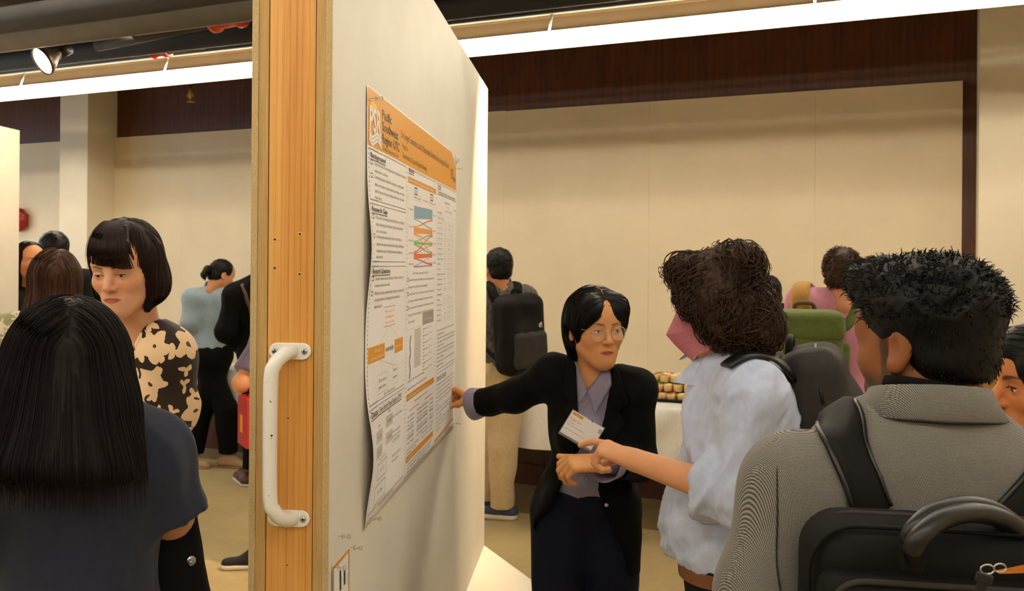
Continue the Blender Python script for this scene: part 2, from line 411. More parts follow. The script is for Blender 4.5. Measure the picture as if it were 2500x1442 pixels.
t = NT('spot_glow'); t.set(col=(1, .95, .85, 1), emit=(1, .82, .55, 1), es=40); M_GLOW = t.m
M_SPOTM = plain('bronze_spot_shade', lin(70, 60, 48), .4, .6)
def spot(pos, aim, label, power, size=math.radians(60), blend=.5, r=.062, track=True):
    pos = np.asarray(pos, float); ax = nrm(np.asarray(aim, float) - pos)
    root = empty('track_spotlight', pos, label, 'spotlight', 'track spotlights')
    MB().lathe(pos, ax, [(-.10, .022), (-.07, .03), (-.05, .034), (.0, r * .8), (.03, r), (.045, r), (.045, r * .92), (.03, r * .9)], 24).build('shade', M_SPOTM, root)
    MB().lathe(pos + ax * .034, ax, [(0, r * .88), (.003, r * .88)], 24).build('bulb_face', M_GLOW, root)
    MB().lathe(pos - ax * .15, ax, [(0, .026), (.0, .033), (.07, .033), (.07, .02)], 16).build('lamp_holder', M_BLACK, root)
    st = pos - ax * .12
    zs = ztr if track else ZC - .02
    MB().tube([st, V(st[0], st[1], zs)], .012, 8).build('stem', M_BLACK, root)
    MB().box((st[0], st[1], zs), (.05, .016, .02), RW).build('track_adapter', M_BLACK, root)
    ld = bpy.data.lights.new('spot_beam', 'SPOT'); ld.energy = power; ld.color = SPOT_COL; ld.spot_size = size; ld.spot_blend = blend; ld.shadow_soft_size = .05
    lo = bpy.data.objects.new('spot_beam', ld); COL.objects.link(lo); lo.parent = root; lo.matrix_parent_inverse = Matrix.Translation(root.location).inverted()
    lo.location = pos + ax * .06; lo.rotation_euler = Vector(ax).to_track_quat('-Z', 'Y').to_euler()
    return root
sp = at(90, 148, 5.35)
spot(sp + V(.05, .03, .02), sp + V(-.55, -.75, -.62), 'lit bronze track spotlight hanging at the upper left', 60, r=.085)

# ---------------------------------------------------------------- display boards
BD = nrm(V(203., F)); BN = V(BD[1], -BD[0])            # along the board (away from the viewer), normal of its poster face
B0 = V(-.334, 1.70)
def bp(s, out, z, o=B0):
    p = o + BD * s + BN * out
    return V(p[0], p[1], z)
RB = np.array([[BD[0], BN[0], 0], [BD[1], BN[1], 0], [0, 0, 1]])
def pine():
    t = NT('orange_pine'); v = t.co(scale=(1, 1, .035), rot=(0, 0, -math.atan2(BN[1], BN[0])))
    def saw(scale, dist, dets):
        w = t.n('ShaderNodeTexWave', wave_type='BANDS', bands_direction='X', wave_profile='SAW'); w.inputs['Scale'].default_value = scale; w.inputs['Distortion'].default_value = dist
        w.inputs['Detail'].default_value = 2; w.inputs['Detail Scale'].default_value = dets; t.l(v, w.inputs['Vector']); return w.outputs['Fac']
    a_ = saw(25, 5.0, .55); b_ = saw(41, 4.0, .8); f = t.noise(t.co(scale=(1, 1, .02)), 420, 3, .6); g = t.noise(v, 16, 4, .55)
    line = t.math('POWER', a_, 5.0); line2 = t.math('POWER', b_, 6.0)
    h = t.math('SUBTRACT', t.math('ADD', t.math('MULTIPLY', g, .75), t.math('MULTIPLY', f, .30)), t.math('ADD', t.math('MULTIPLY', line, .13), t.math('MULTIPLY', line2, .06)))
    t.set(col=t.ramp(h, [(.22, lin(182, 116, 48)), (.40, lin(213, 152, 76)), (.55, lin(226, 170, 96)), (.75, lin(238, 190, 122))]), rough=.42, spec=.4)
    t.bump(h, .10, .002); return t.m
def ply():
    t = NT('plywood_edge'); v = t.co('Object', rot=(0, 0, -math.atan2(BN[1], BN[0])))
    w = t.n('ShaderNodeTexWave', wave_type='BANDS', bands_direction='X'); w.inputs['Scale'].default_value = 115; w.inputs['Distortion'].default_value = .35
    w.inputs['Detail'].default_value = 2; t.l(v, w.inputs['Vector'])
    f = t.noise(t.co(scale=(1, 1, .04)), 190, 4)
    h = t.math('ADD', t.math('MULTIPLY', w.outputs['Fac'], .55), t.math('MULTIPLY', f, .45))
    t.set(col=t.ramp(h, [(.25, lin(158, 120, 60)), (.5, lin(193, 158, 98)), (.8, lin(214, 182, 124))]), rough=.75)
    t.bump(h, .3, .002); return t.m
def fibre():
    t = NT('fibreboard_edge'); v = t.co()
    f = t.noise(t.co(scale=(1, 1, .6), rot=(.5, .3, 0)), 330, 5, .7)
    t.set(col=t.ramp(f, [(.3, lin(186, 160, 112)), (.7, lin(216, 192, 146))]), rough=.95); t.bump(f, .8, .003); return t.m
def board_face():
    t = NT('painted_fibreboard'); v = t.co()
    f = t.noise(v, 420, 4, .7); g = t.noise(v, 3, 4)
    vo = t.n('ShaderNodeTexVoronoi'); vo.inputs['Scale'].default_value = 22; t.l(v, vo.inputs['Vector'])
    pin = t.math('LESS_THAN', vo.outputs['Distance'], .035)
    base = t.ramp(g, [(.3, lin(216, 210, 198)), (.7, lin(226, 221, 210))])
    t.set(col=t.mix(t.math('MULTIPLY', pin, .45), base, lin(120, 92, 66)), rough=.62); t.bump(f, .12, .001); return t.m
M_PINE = pine(); M_PLY = ply(); M_FIB = fibre(); M_BFACE = board_face()
M_SKIRT = wall_paint('painted_board_foot', lin(226, 220, 206))
M_WPAINT = plain('chipped_white_paint', lin(238, 236, 230), .32, var=.02)
M_STEEL = plain('bright_steel', lin(190, 188, 184), .25, .9)
ZT, ZB, BL = 2.385, .20, 2.44
TH = .0125; PL = .0185; ST = .087
def board(name, o, label, detail):
    root = empty(name, bp(0, -.07, 0, o), label, 'display board', 'movable display boards')
    bx = lambda nm, s0, s1, u0, u1, z0, z1, m, par=root, bev=0: MB().box(bp((s0 + s1) / 2, (u0 + u1) / 2, (z0 + z1) / 2, o), ((s1 - s0) / 2, (u1 - u0) / 2, (z1 - z0) / 2), RB, bev=bev).build(nm, m, par)
    W = 2 * (TH + PL) + ST + .004
    bx('face_sheet', .0006, BL, -.0004, 0, ZB, ZT, M_BFACE)
    bx('fibreboard', 0, BL, -TH, -.0004, ZB, ZT, M_FIB)
    bx('plywood', .002, BL, -TH - PL, -TH, ZB, ZT, M_PLY)
    st = bx('stud', .004, .045, -TH - PL - .002 - ST, -TH - PL - .002, ZB, ZT, M_PINE)
    bx('stud', BL - .045, BL - .004, -TH - PL - .002 - ST, -TH - PL - .002, ZB, ZT, M_PINE)
    bx('top_rail', .046, BL - .046, -TH - PL - .002 - ST, -TH - PL - .002, ZT - .04, ZT - .002, M_PINE)
    bx('bottom_rail', .046, BL - .046, -TH - PL - .002 - ST, -TH - PL - .002, ZB, ZB + .04, M_PINE)
    bx('plywood', .002, BL, -W + TH, -W + TH + PL, ZB, ZT, M_PLY)
    bx('fibreboard', 0, BL, -W + .0004, -W + TH, ZB, ZT, M_FIB)
    bx('face_sheet', .0006, BL, -W, -W + .0004, ZB, ZT, M_BFACE)
    # sloped feet
    for (s0, s1) in ((0.02, .62), (BL - .66, BL)):
        for sgn, u in ((1, .0005), (-1, -W - .0005)):
            if sgn < 0 and s0 < 1 and detail: continue
            mb = MB(); e = .48 * sgn
            vs = []
            for s in (s0, s1): vs += [bp(s, u, .34, o), bp(s, u + e, .012, o), bp(s, u + e, 0, o), bp(s, u, 0, o)]
            mb.add(vs, [(0, 1, 2, 3), (7, 6, 5, 4), (0, 4, 5, 1), (1, 5, 6, 2), (2, 6, 7, 3), (3, 7, 4, 0)])
            mb.build('foot', M_SKIRT, root)
    bx('plinth', .03, BL - .03, -W + .01, -.01, .0, ZB - .001, M_BLACK)
    if not detail: return root
    # screw holes in the stud, with pale torn rims
    mh = plain('screw_hole_dark', lin(30, 18, 10), .9); mr = plain('raw_wood_rim', lin(226, 178, 110), .8)
    for px, py in ((671, 584), (734, 571), (671, 654), (734, 669), (708, 1022), (708, 1382)):
        big = py < 900; u = -TH - PL - .002 - ST + (px - 655) / 115 * ST; z = at(px, py, 1.704)[2]; c = bp(.0038, u, z, o)
        ax = V(-BD[0], -BD[1], 0)
        MB().lathe(c, ax, [(0, .0046 if big else .002), (.0004, .0042 if big else .002)], 12).build('hole_rim', mr, st)
        MB().lathe(c + ax * .0004, ax, [(0, .0022 if big else .0014), (.0003, .0022 if big else .0014)], 10).build('screw_hole', mh, st)
    # white grab handle
    ax = V(-BD[0], -BD[1], 0); uc = -TH - PL - .002 - ST / 2
    zt, zb = at(700, 858, 1.70)[2], at(705, 1268, 1.70)[2]
    h = empty_child('grab_handle', root)
    u0 = uc - .012
    for z in (zt, zb):
        mb = MB(); n = 10; vs = []
        prof = [(math.cos(a) * .0155 + sx * .0245, math.sin(a) * .0155) for sx, a0 in ((1, -math.pi / 2), (-1, math.pi / 2)) for a in [a0 + math.pi * k / n for k in range(n + 1)]]
        for d, sc in ((.0005, 1.0), (.0035, 1.0), (.0048, .93)):
            for (a, b_) in prof: vs.append(bp(.004, uc + a * sc, z + b_ * sc, o) + ax * d)
        m = len(prof)
        mb.add(vs, [tuple(range(m)), tuple(range(2 * m, 3 * m))] + [(i * m + k, i * m + (k + 1) % m, (i + 1) * m + (k + 1) % m, (i + 1) * m + k) for i in (0, 1) for k in range(m)])
        mb.build('mounting_plate', M_WPAINT, h)
        for sx in (-1, 1):
            c = bp(.004, uc + sx * .028, z, o) + ax * .0048
            sc = MB().lathe(c, ax, [(0, .0055), (.001, .0058), (.002, .0045), (.0024, .0)], 14).build('screw', M_STEEL, h)
            MB().box(c + ax * .0022, (.0004, .0008, .0034), RB).box(c + ax * .0022, (.0004, .0034, .0008), RB).build('cross_slot', M_BLACK, sc)
    P = lambda d, du, z: bp(.004, uc + du, z, o) + ax * d
    pts = bez([P(.002, .004, zt), P(.022, -.002, zt - .003), P(.040, -.016, zt - .022), P(.044, -.0215, zt - .06), P(.044, -.0215, zb + .06), P(.040, -.014, zb + .022), P(.022, .0, zb + .003), P(.002, .006, zb)], 7)
    MB().tube(pts, .0133, 18).build('grip', M_WPAINT, h)
    mc = plain('chip_black', lin(26, 24, 22), .7)
    for dz, da, w, hh in ((-.085, .3, .0012, .0018), (-.087, .36, .0009, .0012), (-.205, -.15, .0014, .0028), (-.203, -.22, .0010, .0016), (-.147, .5, .0006, .0040), (-.152, .46, .0005, .0018), (-.05, -.2, .0006, .001), (-.23, 0, .0007, .001), (-.06, .5, .0006, .0009), (-.255, .2, .0008, .0007), (-.045, .1, .0005, .0007)):
        c = P(.044, -.0215, zt + dz) + (ax * math.cos(da) + V(BN[0], BN[1], 0) * math.sin(da)) * .0131
        MB().lathe(c - ax * .0004, ax * math.cos(da) + V(BN[0], BN[1], 0) * math.sin(da) + V(0, 0, hh * 8), [(0, max(w, hh * .55)), (.0007, max(w, hh * .5)), (.0008, 0)], 7, smooth=False).build('paint_chip', mc, h)
    return root
def empty_child(name, parent):
    o = bpy.data.objects.new(name, None); COL.objects.link(o); o.parent = parent; o.empty_display_size = .05
    o.matrix_parent_inverse = Matrix.Translation(parent.location).inverted()
    return o
BOARD = board('display_board', B0, 'tall white display board with pine edge, grab handle and poster', True)
e2 = at(48, 322, 5.57); o2 = V(e2[0], e2[1]) - BD * BL
board('display_board', o2, 'white display board cut off at the left picture edge', False)
# spotlight over the far end of the poster board
spot(bp(2.42, .45, 2.95), bp(2.38, .0, 2.05), 'track spotlight above the far end of the poster board', 310, math.radians(48), .6, track=False)
spot(bp(2.4, .72, 2.98, o2), bp(2.1, .0, 1.9, o2), 'track spotlight above the left display board', 50, math.radians(60), .8, track=False)

# ---------------------------------------------------------------- poster
S0, PW = .2486, 1.245; PZ1, PZ0 = 1.9765, 1.0374; PH = PZ1 - PZ0
def psurf(u, v):
    """paper surface: u 0..1 along the board, v 0..1 from the top; loose wavy left edge"""
    e = math.exp(-u / .07); w = .0025 + .004 * math.sin(u * 5.5 + .5) ** 2 * v * (1 - v) * 3
    w += e * (.012 * math.exp(-((v - .62) / .18) ** 2) * -.1 + .012 * math.exp(-((v - .37) / .11) ** 2) + .020 * math.exp(-((v - .84) / .11) ** 2))
    w += .004 * math.sin(v * 7) ** 2 * math.exp(-((u - 1) / .2) ** 2)
    return w
def pp(u, v, d=0.0):
    return bp(S0 + u * PW, psurf(min(max(u, 0), 1), v) + d, PZ1 - v * PH)
M_PAPER = plain('poster_paper', lin(243, 239, 238), .45, var=.01)
POSTER = empty('poster', pp(.5, 1.0), 'large white research poster with golden header pinned to the board', 'poster')
nu, nv = 60, 44; us = np.linspace(0, 1, nu); vs_ = np.linspace(0, 1, nv)
us = us ** 1.5
gv = [pp(u, v) for v in vs_ for u in us]
# curled upper right corner
for i, v in enumerate(vs_):
    for j, u in enumerate(us):
        c = max(0, (u - .93) / .07 + (0.05 - v) / .05 - 1)
        if c > 0: gv[i * nu + j] = gv[i * nu + j] + V(BN[0], BN[1], 0) * .02 * c * c + V(0, 0, -.018 * c) - V(BD[0], BD[1], 0) * .02 * c
gf = [(i * nu + j, i * nu + j + 1, (i + 1) * nu + j + 1, (i + 1) * nu + j) for i in range(nv - 1) for j in range(nu - 1)]
o = MB().add(gv, gf, True).build('sheet', M_PAPER, POSTER)
sol = o.modifiers.new('thickness', 'SOLIDIFY'); sol.thickness = .0004
def ink(name, r, g, b): return plain('ink_' + name, lin(r, g, b), .5, var=.02)
I_GOLD = ink('gold', 222, 152, 18); I_YEL = ink('yellow', 240, 190, 30); I_BLK = ink('black', 34, 32, 32); I_GRY = ink('grey', 96, 92, 90); I_LGR = ink('light_grey', 176, 172, 166)
I_WHT = ink('white', 238, 232, 226); I_BLU = ink('blue', 128, 164, 190); I_ORG = ink('orange', 236, 152, 62); I_GRN = ink('green', 122, 190, 106); I_RED = ink('red', 224, 106, 82); I_PUR = ink('purple', 168, 138, 176)
I_BRN = ink('brown', 104, 74, 20); I_SLATE = ink('slate', 138, 128, 160); I_PALE = ink('pale_grey', 206, 200, 192); I_PBLU = ink('pale_blue', 190, 192, 204); I_GBOX = ink('box_grey', 158, 152, 144)
def quad(pts, name, m, d=.0006, par=None, nu=1):
    """flat printed patch from poster (u, v) corners, subdivided so that it follows the sheet"""
    (a, b, c, e) = [np.array(q, float) for q in pts]; n = max(2, int(max(abs(c[0] - a[0]), abs(b[0] - a[0])) * 40) + 1); m_ = max(2, int(abs(c[1] - a[1]) * 30) + 1)
    g = []
    for i in range(m_ + 1):
        for j in range(n + 1):
            p = (a * (1 - j / n) + b * (j / n)) * (1 - i / m_) + (e * (1 - j / n) + c * (j / n)) * (i / m_)
            g.append(pp(p[0], p[1], d))
    f = [(i * (n + 1) + j, i * (n + 1) + j + 1, (i + 1) * (n + 1) + j + 1, (i + 1) * (n + 1) + j) for i in range(m_) for j in range(n)]
    return MB().add(g, f, True).build(name, m, par or POSTER)
def rect(u0, v0, u1, v1, name, m, d=.0006): return quad([(u0, v0), (u1, v0), (u1, v1), (u0, v1)], name, m, d)
class Lines:
    def __init__(s): s.mb = MB()
    def ln(s, a, b, w=.0011, n=None, d=.0009):
        a = np.array(a, float); b = np.array(b, float); dv = (b - a) * V(PW, PH); L = np.linalg.norm(dv); pr = V(-dv[1], dv[0]) / (L + 1e-9) * w / V(PW, PH)
        n = n or max(1, int(L / .04)); g = []
        for i in range(n + 1):
            c = a + (b - a) * i / n; g += [pp(*(c - pr / 2), d), pp(*(c + pr / 2), d)]
        s.mb.add(g, [(2 * i, 2 * i + 1, 2 * i + 3, 2 * i + 2) for i in range(n)]); return s
    def dots(s, a, b, step=.0095, w=.0032, L=.0045):
        a = np.array(a, float); b = np.array(b, float); T = np.linalg.norm((b - a) * V(PW, PH)); k = int(T / step)
        for i in range(k):
            c0 = a + (b - a) * (i / k); c1 = a + (b - a) * (i / k + L / T); s.ln(c0, c1, w, 1)
        return s
    def frame(s, u0, v0, u1, v1, w=.0012):
        for a, b in (((u0, v0), (u1, v0)), ((u1, v0), (u1, v1)), ((u1, v1), (u0, v1)), ((u0, v1), (u0, v0))): s.ln(a, b, w)
        return s
    def curve(s, pts, w, d=.0009):
        q = bez([V(*p) for p in pts], 10)
        for a, b in zip(q[:-1], q[1:]): s.ln(a, b, w, 1, d)
        return s
    def out(s, name, m): return s.mb.build(name, m, POSTER)
def text_mesh(s, bold=0.0):
    cu = bpy.data.curves.new('t', 'FONT'); cu.body = s; cu.size = 1.0; cu.resolution_u = 2; cu.offset = bold
    ob = bpy.data.objects.new('t', cu); COL.objects.link(ob)
    me = bpy.data.meshes.new_from_object(ob); bpy.data.objects.remove(ob); bpy.data.curves.remove(cu)
    co = np.array([v.co[:] for v in me.vertices]) if len(me.vertices) else np.zeros((0, 3)); fs = [tuple(p.vertices) for p in me.polygons]
    bpy.data.meshes.remove(me); return co, fs
def text(s, u, v, h, w=None, m=None, bold=.0, name='text_line', slant=0., par=None, d=.0011):
    """text with baseline at (u, v), cap height h (metres), total width w in u units"""
    co, fs = text_mesh(s, bold)
    if not len(co): return
    sx = (w * PW / max(co[:, 0].max(), 1e-6)) if w else h / .7
    g = [pp(u + (c[0] * sx) / PW, v - c[1] * h / .7 / PH + slant * c[0] * sx, d) for c in co]
    return MB().add(g, fs).build(name, m or I_GRY, par or POSTER)
rect(.004, .0015, .996, .133, 'header_band', I_GOLD)
quad([(.022, .028), (.066, .030), (.072, .052), (.020, .050)], 'logo_square', I_YEL, .0009)
text('PSR', .012, .097, .052, .088, I_WHT, .03, 'logo_letters', d=.0014)
for k in range(3):
    y = .101 + .0085 * k; L = Lines()
    L.curve([(.012, y - .002), (.032, y + .010), (.055, y + .002), (.075, y - .004), (.102, y + .008)], .0065, .0014); L.out('logo_wave', I_WHT)
for s, y, w in (('Pacific', .052, .078), ('Southwest', .081, .136), ('Region UTC', .110, .146)): text(s, .108, y, .021, w, I_BLK, .012, 'logo_name')
text('University Transportation Center', .112, .127, .009, .135, I_BRN)
text('Do Longer Commutes Lead to Depression? Evidence from a Longitudinal Study', .27, .068, .019, .60, I_BRN, .0, 'title_text')
text('Paige Liu', .285, .094, .013, .055, I_BRN); text('Department of City and Regional Planning', .285, .119, .014, .27, I_BRN)
text('UC', .90, .100, .038, .045, I_BRN); text('Berkeley', .945, .103, .02, .05, I_BRN)
# left column boxes with dotted borders
LN = Lines(); LT = Lines(); BX = Lines()
c0, c1 = .012, .318
for v0, v1 in ((.139, .255), (.264, .397), (.408, .727), (.737, .975)):
    LN.dots((c0, v0), (c0, v1)); LN.dots((c0, v0), (c0 + .07, v0)); LN.dots((c0, v1), (c0 + .07, v1))
    LT.ln((c0 + .07, v0), (c1, v0), .0013).ln((c0 + .07, v1), (c1, v1), .0013)
    LT.dots((c1 + .006, v0), (c1 + .006, v1), .011, .002)
LT.dots((.338, .139), (.338, .985), .011, .002); LT.dots((.684, .139), (.684, .985), .011, .0016)
LT.ln((.345, .139), (.675, .139), .0013).ln((.692, .139), (.99, .139), .0013).ln((.33, .988), (.675, .988), .0013).ln((.70, .748), (.99, .748), .0013).ln((.70, .760), (.99, .760), .0013)
def para(u, v, h, rows, m=None):
    for dv, s, w in rows: text(s, u, v + dv, h, w, m or I_GRY)
def bullet(u, v): BX.frame(u, v - .0085, u + .0135, v + .0005, .0018)
def head(s, u, v, w, h=.0112, m=None):
    text(s, u, v, h, w, m or I_BLK, .014, 'heading_text'); LT.ln((u, v + .0045), (u + w, v + .0045), .0024)
BH = .0075
head('Background', .022, .158, .112)
for v in (.1725, .203, .297, .342, .4405, .475): bullet(.024, v)
para(.05, 0, BH, [(.1725, 'Long commutes are becoming become more prevalent worldwide as', .268), (.189, 'urbanization continues.', .105), (.203, 'Commuting exposes individuals to congestion, crowded public', .245),
    (.2205, 'transit, and weather; requires attention and energy; and can be a', .255), (.2355, 'significant source of stress, potentially contributing to depressive', .25), (.251, 'disorders.', .055)])
head('Research Gap', .022, .281, .125)
para(.05, 0, BH, [(.297, 'Most studies on commuting and mental health focus on well-being', .25), (.313, 'without addressing more salient and urgent mental health issues', .243), (.329, 'such as depression.', .09),
    (.342, 'All existing studies examining the impact of commuting on', .225), (.359, 'depression have used cross-sectional data, making it challenging to', .25), (.375, 'understand any causal relationship between commuting and', .23), (.389, 'depression.', .06)])
head('Research Questions', .022, .425, .150)
para(.05, 0, BH, [(.4405, 'Does an increase in commute duration or distance contribute to an', .25), (.4565, 'increase in depression level?', .12), (.475, 'What factors that are closely related to changes in commuting, such', .255),
    (.490, 'as moving residence and changing job, also contribute to', .215), (.506, 'depression?', .06)])
LT.ln((.128, .508), (.222, .508)).ln((.128, .556), (.222, .556))
for k, s in enumerate(('Major changes in life', 'e.g., change job, new', 'house, move outside')): text(s, .136, .522 + .0135 * k, .0065, .075, I_ORG)
rect(.018, .595, .137, .632, 'diagram_box', I_GOLD); rect(.220, .597, .300, .632, 'diagram_box', I_GOLD)
text('Change in', .062, .610, .007, .055, I_WHT); text('Commute Distance', .034, .626, .007, .096, I_WHT); text('Change in Depression', .226, .618, .006, .068, I_WHT)
quad([(.143, .609), (.195, .609), (.195, .618), (.143, .618)], 'arrow', I_GBOX, .0009); quad([(.195, .604), (.213, .6134), (.213, .6136), (.195, .623)], 'arrow', I_GBOX, .0009)
DL = Lines(); DL.ln((.17, .556), (.10, .594), .0007).ln((.18, .556), (.255, .595), .0007).ln((.10, .633), (.225, .662), .0009).ln((.10, .633), (.12, .668), .0006).ln((.25, .634), (.13, .668), .0006)
DL.frame(.080, .668, .160, .712, .0008).frame(.200, .662, .250, .708, .0006); DL.out('diagram_lines', I_LGR)
para(.090, 0, .0072, [(.685, 'SES: age, education,', .06), (.701, 'gender, income', .055)]); para(.208, 0, .0068, [(.676, 'Satisfaction with', .036), (.694, 'neighborhood', .034)])
text('Figure 1. Conceptual Framework', .130, .722, .006, .095)
head('Data:', .020, .757, .062, .0135); text('China Family Panel Studies (CFPS)', .088, .757, .0125, .20, I_BLK, .002, 'heading_text'); LT.ln((.082, .7615), (.29, .7615), .0024)
for u, v, s in ((.055, .797, 'N=33,600'), (.055, .833, 'N=37,147'), (.147, .779, 'N=32,669'), (.147, .820, 'N=31,602')):
    rect(u, v, u + .06, v + .028, 'data_box', I_PALE); text(s, u + .012, v + .017, .0062, .036)
text('2010', .075, .790, .007, .022); text('2020', .165, .772, .007, .022)
DL = Lines(); DL.frame(.075, .878, .158, .915, .0013).frame(.058, .927, .150, .968, .0013).ln((.085, .868), (.15, .868)).ln((.085, .826), (.085, .866), .0006).ln((.172, .850), (.172, .862), .0006).ln((.11, .916), (.11, .926), .0006); DL.out('diagram_lines', I_GRY)
text('N= 1,357', .098, .900, .0068, .036); text('N = 7,594', .085, .950, .0068, .040)
para(.205, 0, .0058, [(.795, 'Not in labor market', .09), (.834, 'With household', .07), (.846, 'commute income', .075), (.858, 'in 2010/2020', .07), (.895, 'Adults working in', .085), (.908, 'family farm', .06)])
text('Figure 2. Sample filtering process', .10, .982, .006, .12)
# middle column
head('Methods', .350, .147, .058, .0105, I_GRY)
rect(.345, .161, .675, .178, 'section_bar', I_GOLD); text('Independent Variable: Change in commute duration and distance', .349, .1735, .0075, .29, I_WHT)
for u, v, s in ((.428, .195, '2010'), (.616, .195, '2020')):
    Lines().frame(u - .012, v - .010, u + .018, v + .008, .004).out('year_box', I_GRY); text(s, u - .006, v + .002, .005, .018, I_GRY)
text('Where do you work?', .405, .215, .006, .085); text('Where do you work?', .59, .215, .006, .075)
Lines().ln((.515, .212), (.575, .212), .002).out('gold_rule', I_GOLD)
Lines().ln((.395, .204), (.50, .204), .0006).ln((.40, .220), (.50, .220), .0006).ln((.58, .222), (.67, .222), .0006).out('thin_rules', I_LGR)
x0, x1 = .412, .629
def ribbon(a0, a1, b0, b1, m, d=.0009):
    n = 14; g = []
    for i in range(n + 1):
        t_ = i / n; e = t_ * t_ * (3 - 2 * t_); u = x0 + (x1 - x0) * t_
        g += [pp(u, a0 + (b0 - a0) * e, d), pp(u, a1 + (b1 - a1) * e, d)]
    MB().add(g, [(2 * i, 2 * i + 1, 2 * i + 3, 2 * i + 2) for i in range(n)]).build('flow_band', m, POSTER)
ribbon(.236, .272, .232, .263, I_BLU); ribbon(.272, .275, .290, .293, I_BLU, .0007)
ribbon(.297, .314, .295, .309, I_ORG); ribbon(.294, .297, .264, .269, I_ORG, .0012); ribbon(.314, .3165, .334, .337, I_ORG, .0007); ribbon(.3165, .318, .364, .367, I_ORG, .0008); ribbon(.318, .319, .398, .400, I_ORG, .0006)
ribbon(.338, .345, .337, .343, I_GRN); ribbon(.336, .338, .309, .313, I_GRN, .0013); ribbon(.345, .348, .367, .370, I_GRN, .0013)
ribbon(.373, .387, .370, .381, I_RED); ribbon(.366, .370, .313, .317, I_RED, .0014); ribbon(.370, .373, .343, .345, I_RED, .0014); ribbon(.385, .388, .400, .405, I_RED, .0014)
ribbon(.408, .412, .405, .409, I_PUR); ribbon(.406, .408, .381, .382, I_PUR, .0007)
for v, s, r in ((.252, 'No change (0)', .25), (.30, 'Increase (10)', .30), (.339, 'Decrease (20)', .34), (.374, 'Less (30)', .375), (.405, 'Other (40)', .40)):
    text(s, .352, v, .0055, .05); text(s, .636, r, .0055, .036)
text('Figure 3. Changes in commuting, from 2010 to 2020', .40, .431, .006, .18)
for k, (s, w) in enumerate((('Recode the commuters with no difference in the commuting time into', .30), ('distance commute, which were used interchangeably', .22), ('Commute mode only for the relevant outcome for the increase', .30), ('the change in mode and distance of commute to work', .285), ('The outcome variable is commute level of the depression total score', .30), ('the log of commute change as well, adjusting the sample size', .30), ('the model', .07))):
    text(s, .352, .450 + .0195 * k, .0068, w)
for v in (.450, .489, .528): bullet(.341, v)
DL = Lines(); DL.ln((.345, .585), (.52, .585), .0007); DL.out('thin_rules', I_LGR)
rect(.52, .548, .652, .585, 'table_head', I_GBOX); text('Commuting', .54, .572, .006, .09, I_PALE)
for k in range(7): text('Distance to work', .522, .600 + .0205 * k, .0055, .065); text('0  1', .60, .598 + .0205 * k, .0055, .03); text('(km)', .522, .609 + .0205 * k, .005, .02)
mp = Lines(); mp.curve([(.385, .602), (.376, .63), (.383, .652), (.372, .672), (.381, .70), (.372, .722)], .012); mp.out('map_shape', I_SLATE)
rect(.425, .590, .50, .700, 'map_block', I_PALE); Lines().ln((.43, .62), (.46, .64), .0008).ln((.46, .64), (.44, .69), .0008).ln((.47, .60), (.49, .67), .0008).out('map_lines', I_LGR)
rect(.470, .640, .478, .650, 'map_mark', I_GRN)
text('Location of China, Wuhan, Hubei province', .352, .731, .006, .18); text('Figure 4. Location of the city and the district', .352, .752, .006, .22)
rect(.345, .763, .665, .781, 'section_bar', I_GOLD); text('Dependent Variable: Change in depression score', .350, .7765, .0072, .24, I_WHT)
text('Depressive symptoms scale (CES-D)', .43, .797, .0055, .15)
Lines().ln((.375, .812), (.48, .812), .0025).ln((.55, .812), (.65, .812), .0025).out('gold_rule', I_ORG)
for u, w in ((.355, .07), (.46, .065), (.53, .06), (.61, .05)):
    for k in range(7):
        if k in (3, 5): rect(u, .822 + .012 * k, u + w, .830 + .012 * k, 'scale_cell', I_PBLU)
        else: text(('I feel bothered', 'my appetite', 'I feel down', '', 'restless sleep', '', 'was happy')[k], u, .830 + .012 * k, .006, w)
para(.352, 0, .0058, [(.918, 'Score: 0-60, higher score is more depressed', .13), (.929, 'Scale: 0-24', .10)]); para(.515, 0, .0058, [(.912, 'Total sum score of questions', .14), (.924, 'from year 2010 to 2020', .13)])
rect(.345, .934, .665, .951, 'section_bar', I_GOLD); text('Data Analysis', .350, .946, .0072, .08, I_WHT)
para(.358, 0, .0058, [(.962, 'Chi-square test for all variables and group differences analysis', .29), (.972, 'Linear model of commute and depression change over the years', .27), (.982, 'Fixed effects', .2)])
# right column
head('Results', .700, .152, .045, .010, I_GRY); text('Commuting and the odds of depression and health', .700, .170, .0085, .27, I_GRY, .006); LT.ln((.70, .174), (.985, .174), .002)
text('Depressed in 2020', .80, .196, .006, .075, I_GRY, .01); text('Model', .83, .211, .006, .03); text('Coef.  SE  Sig', .80, .224, .0055, .11); text('p-value', .93, .211, .0055, .05)
rows = ['Variables', 'Change in distance', 'under 10 km', 'over 10 km', 'same to under', 'under to same', 'over to over', 'under to over', 'Change in job', 'Changed residence', 'Stable', 'Moved', 'Change in depression', 'Income level', 'Changed income', 'Education', 'Demographics', 'Age', 'Gender male', 'Marital', 'Health', 'Constant']
TB = Lines()
for k, s in enumerate(rows):
    v = .236 + .0168 * k; text(s, .695, v, .0055, .03 + .0042 * len(s) * .8, I_GRY, .008 if k in (0, 16) else 0)
    if k not in (0, 1, 16):
        for j, u in enumerate((.80, .855, .885, .925)): text(('0.2*' if (k * 7 + j) % 5 == 0 else '0.1'), u, v, .0055, .022 if (k * 7 + j) % 5 == 0 else .014)
    if k % 1 == 0: TB.ln((.693, v + .005), (.985, v + .005), .0004)
TB.out('table_rules', I_LGR)
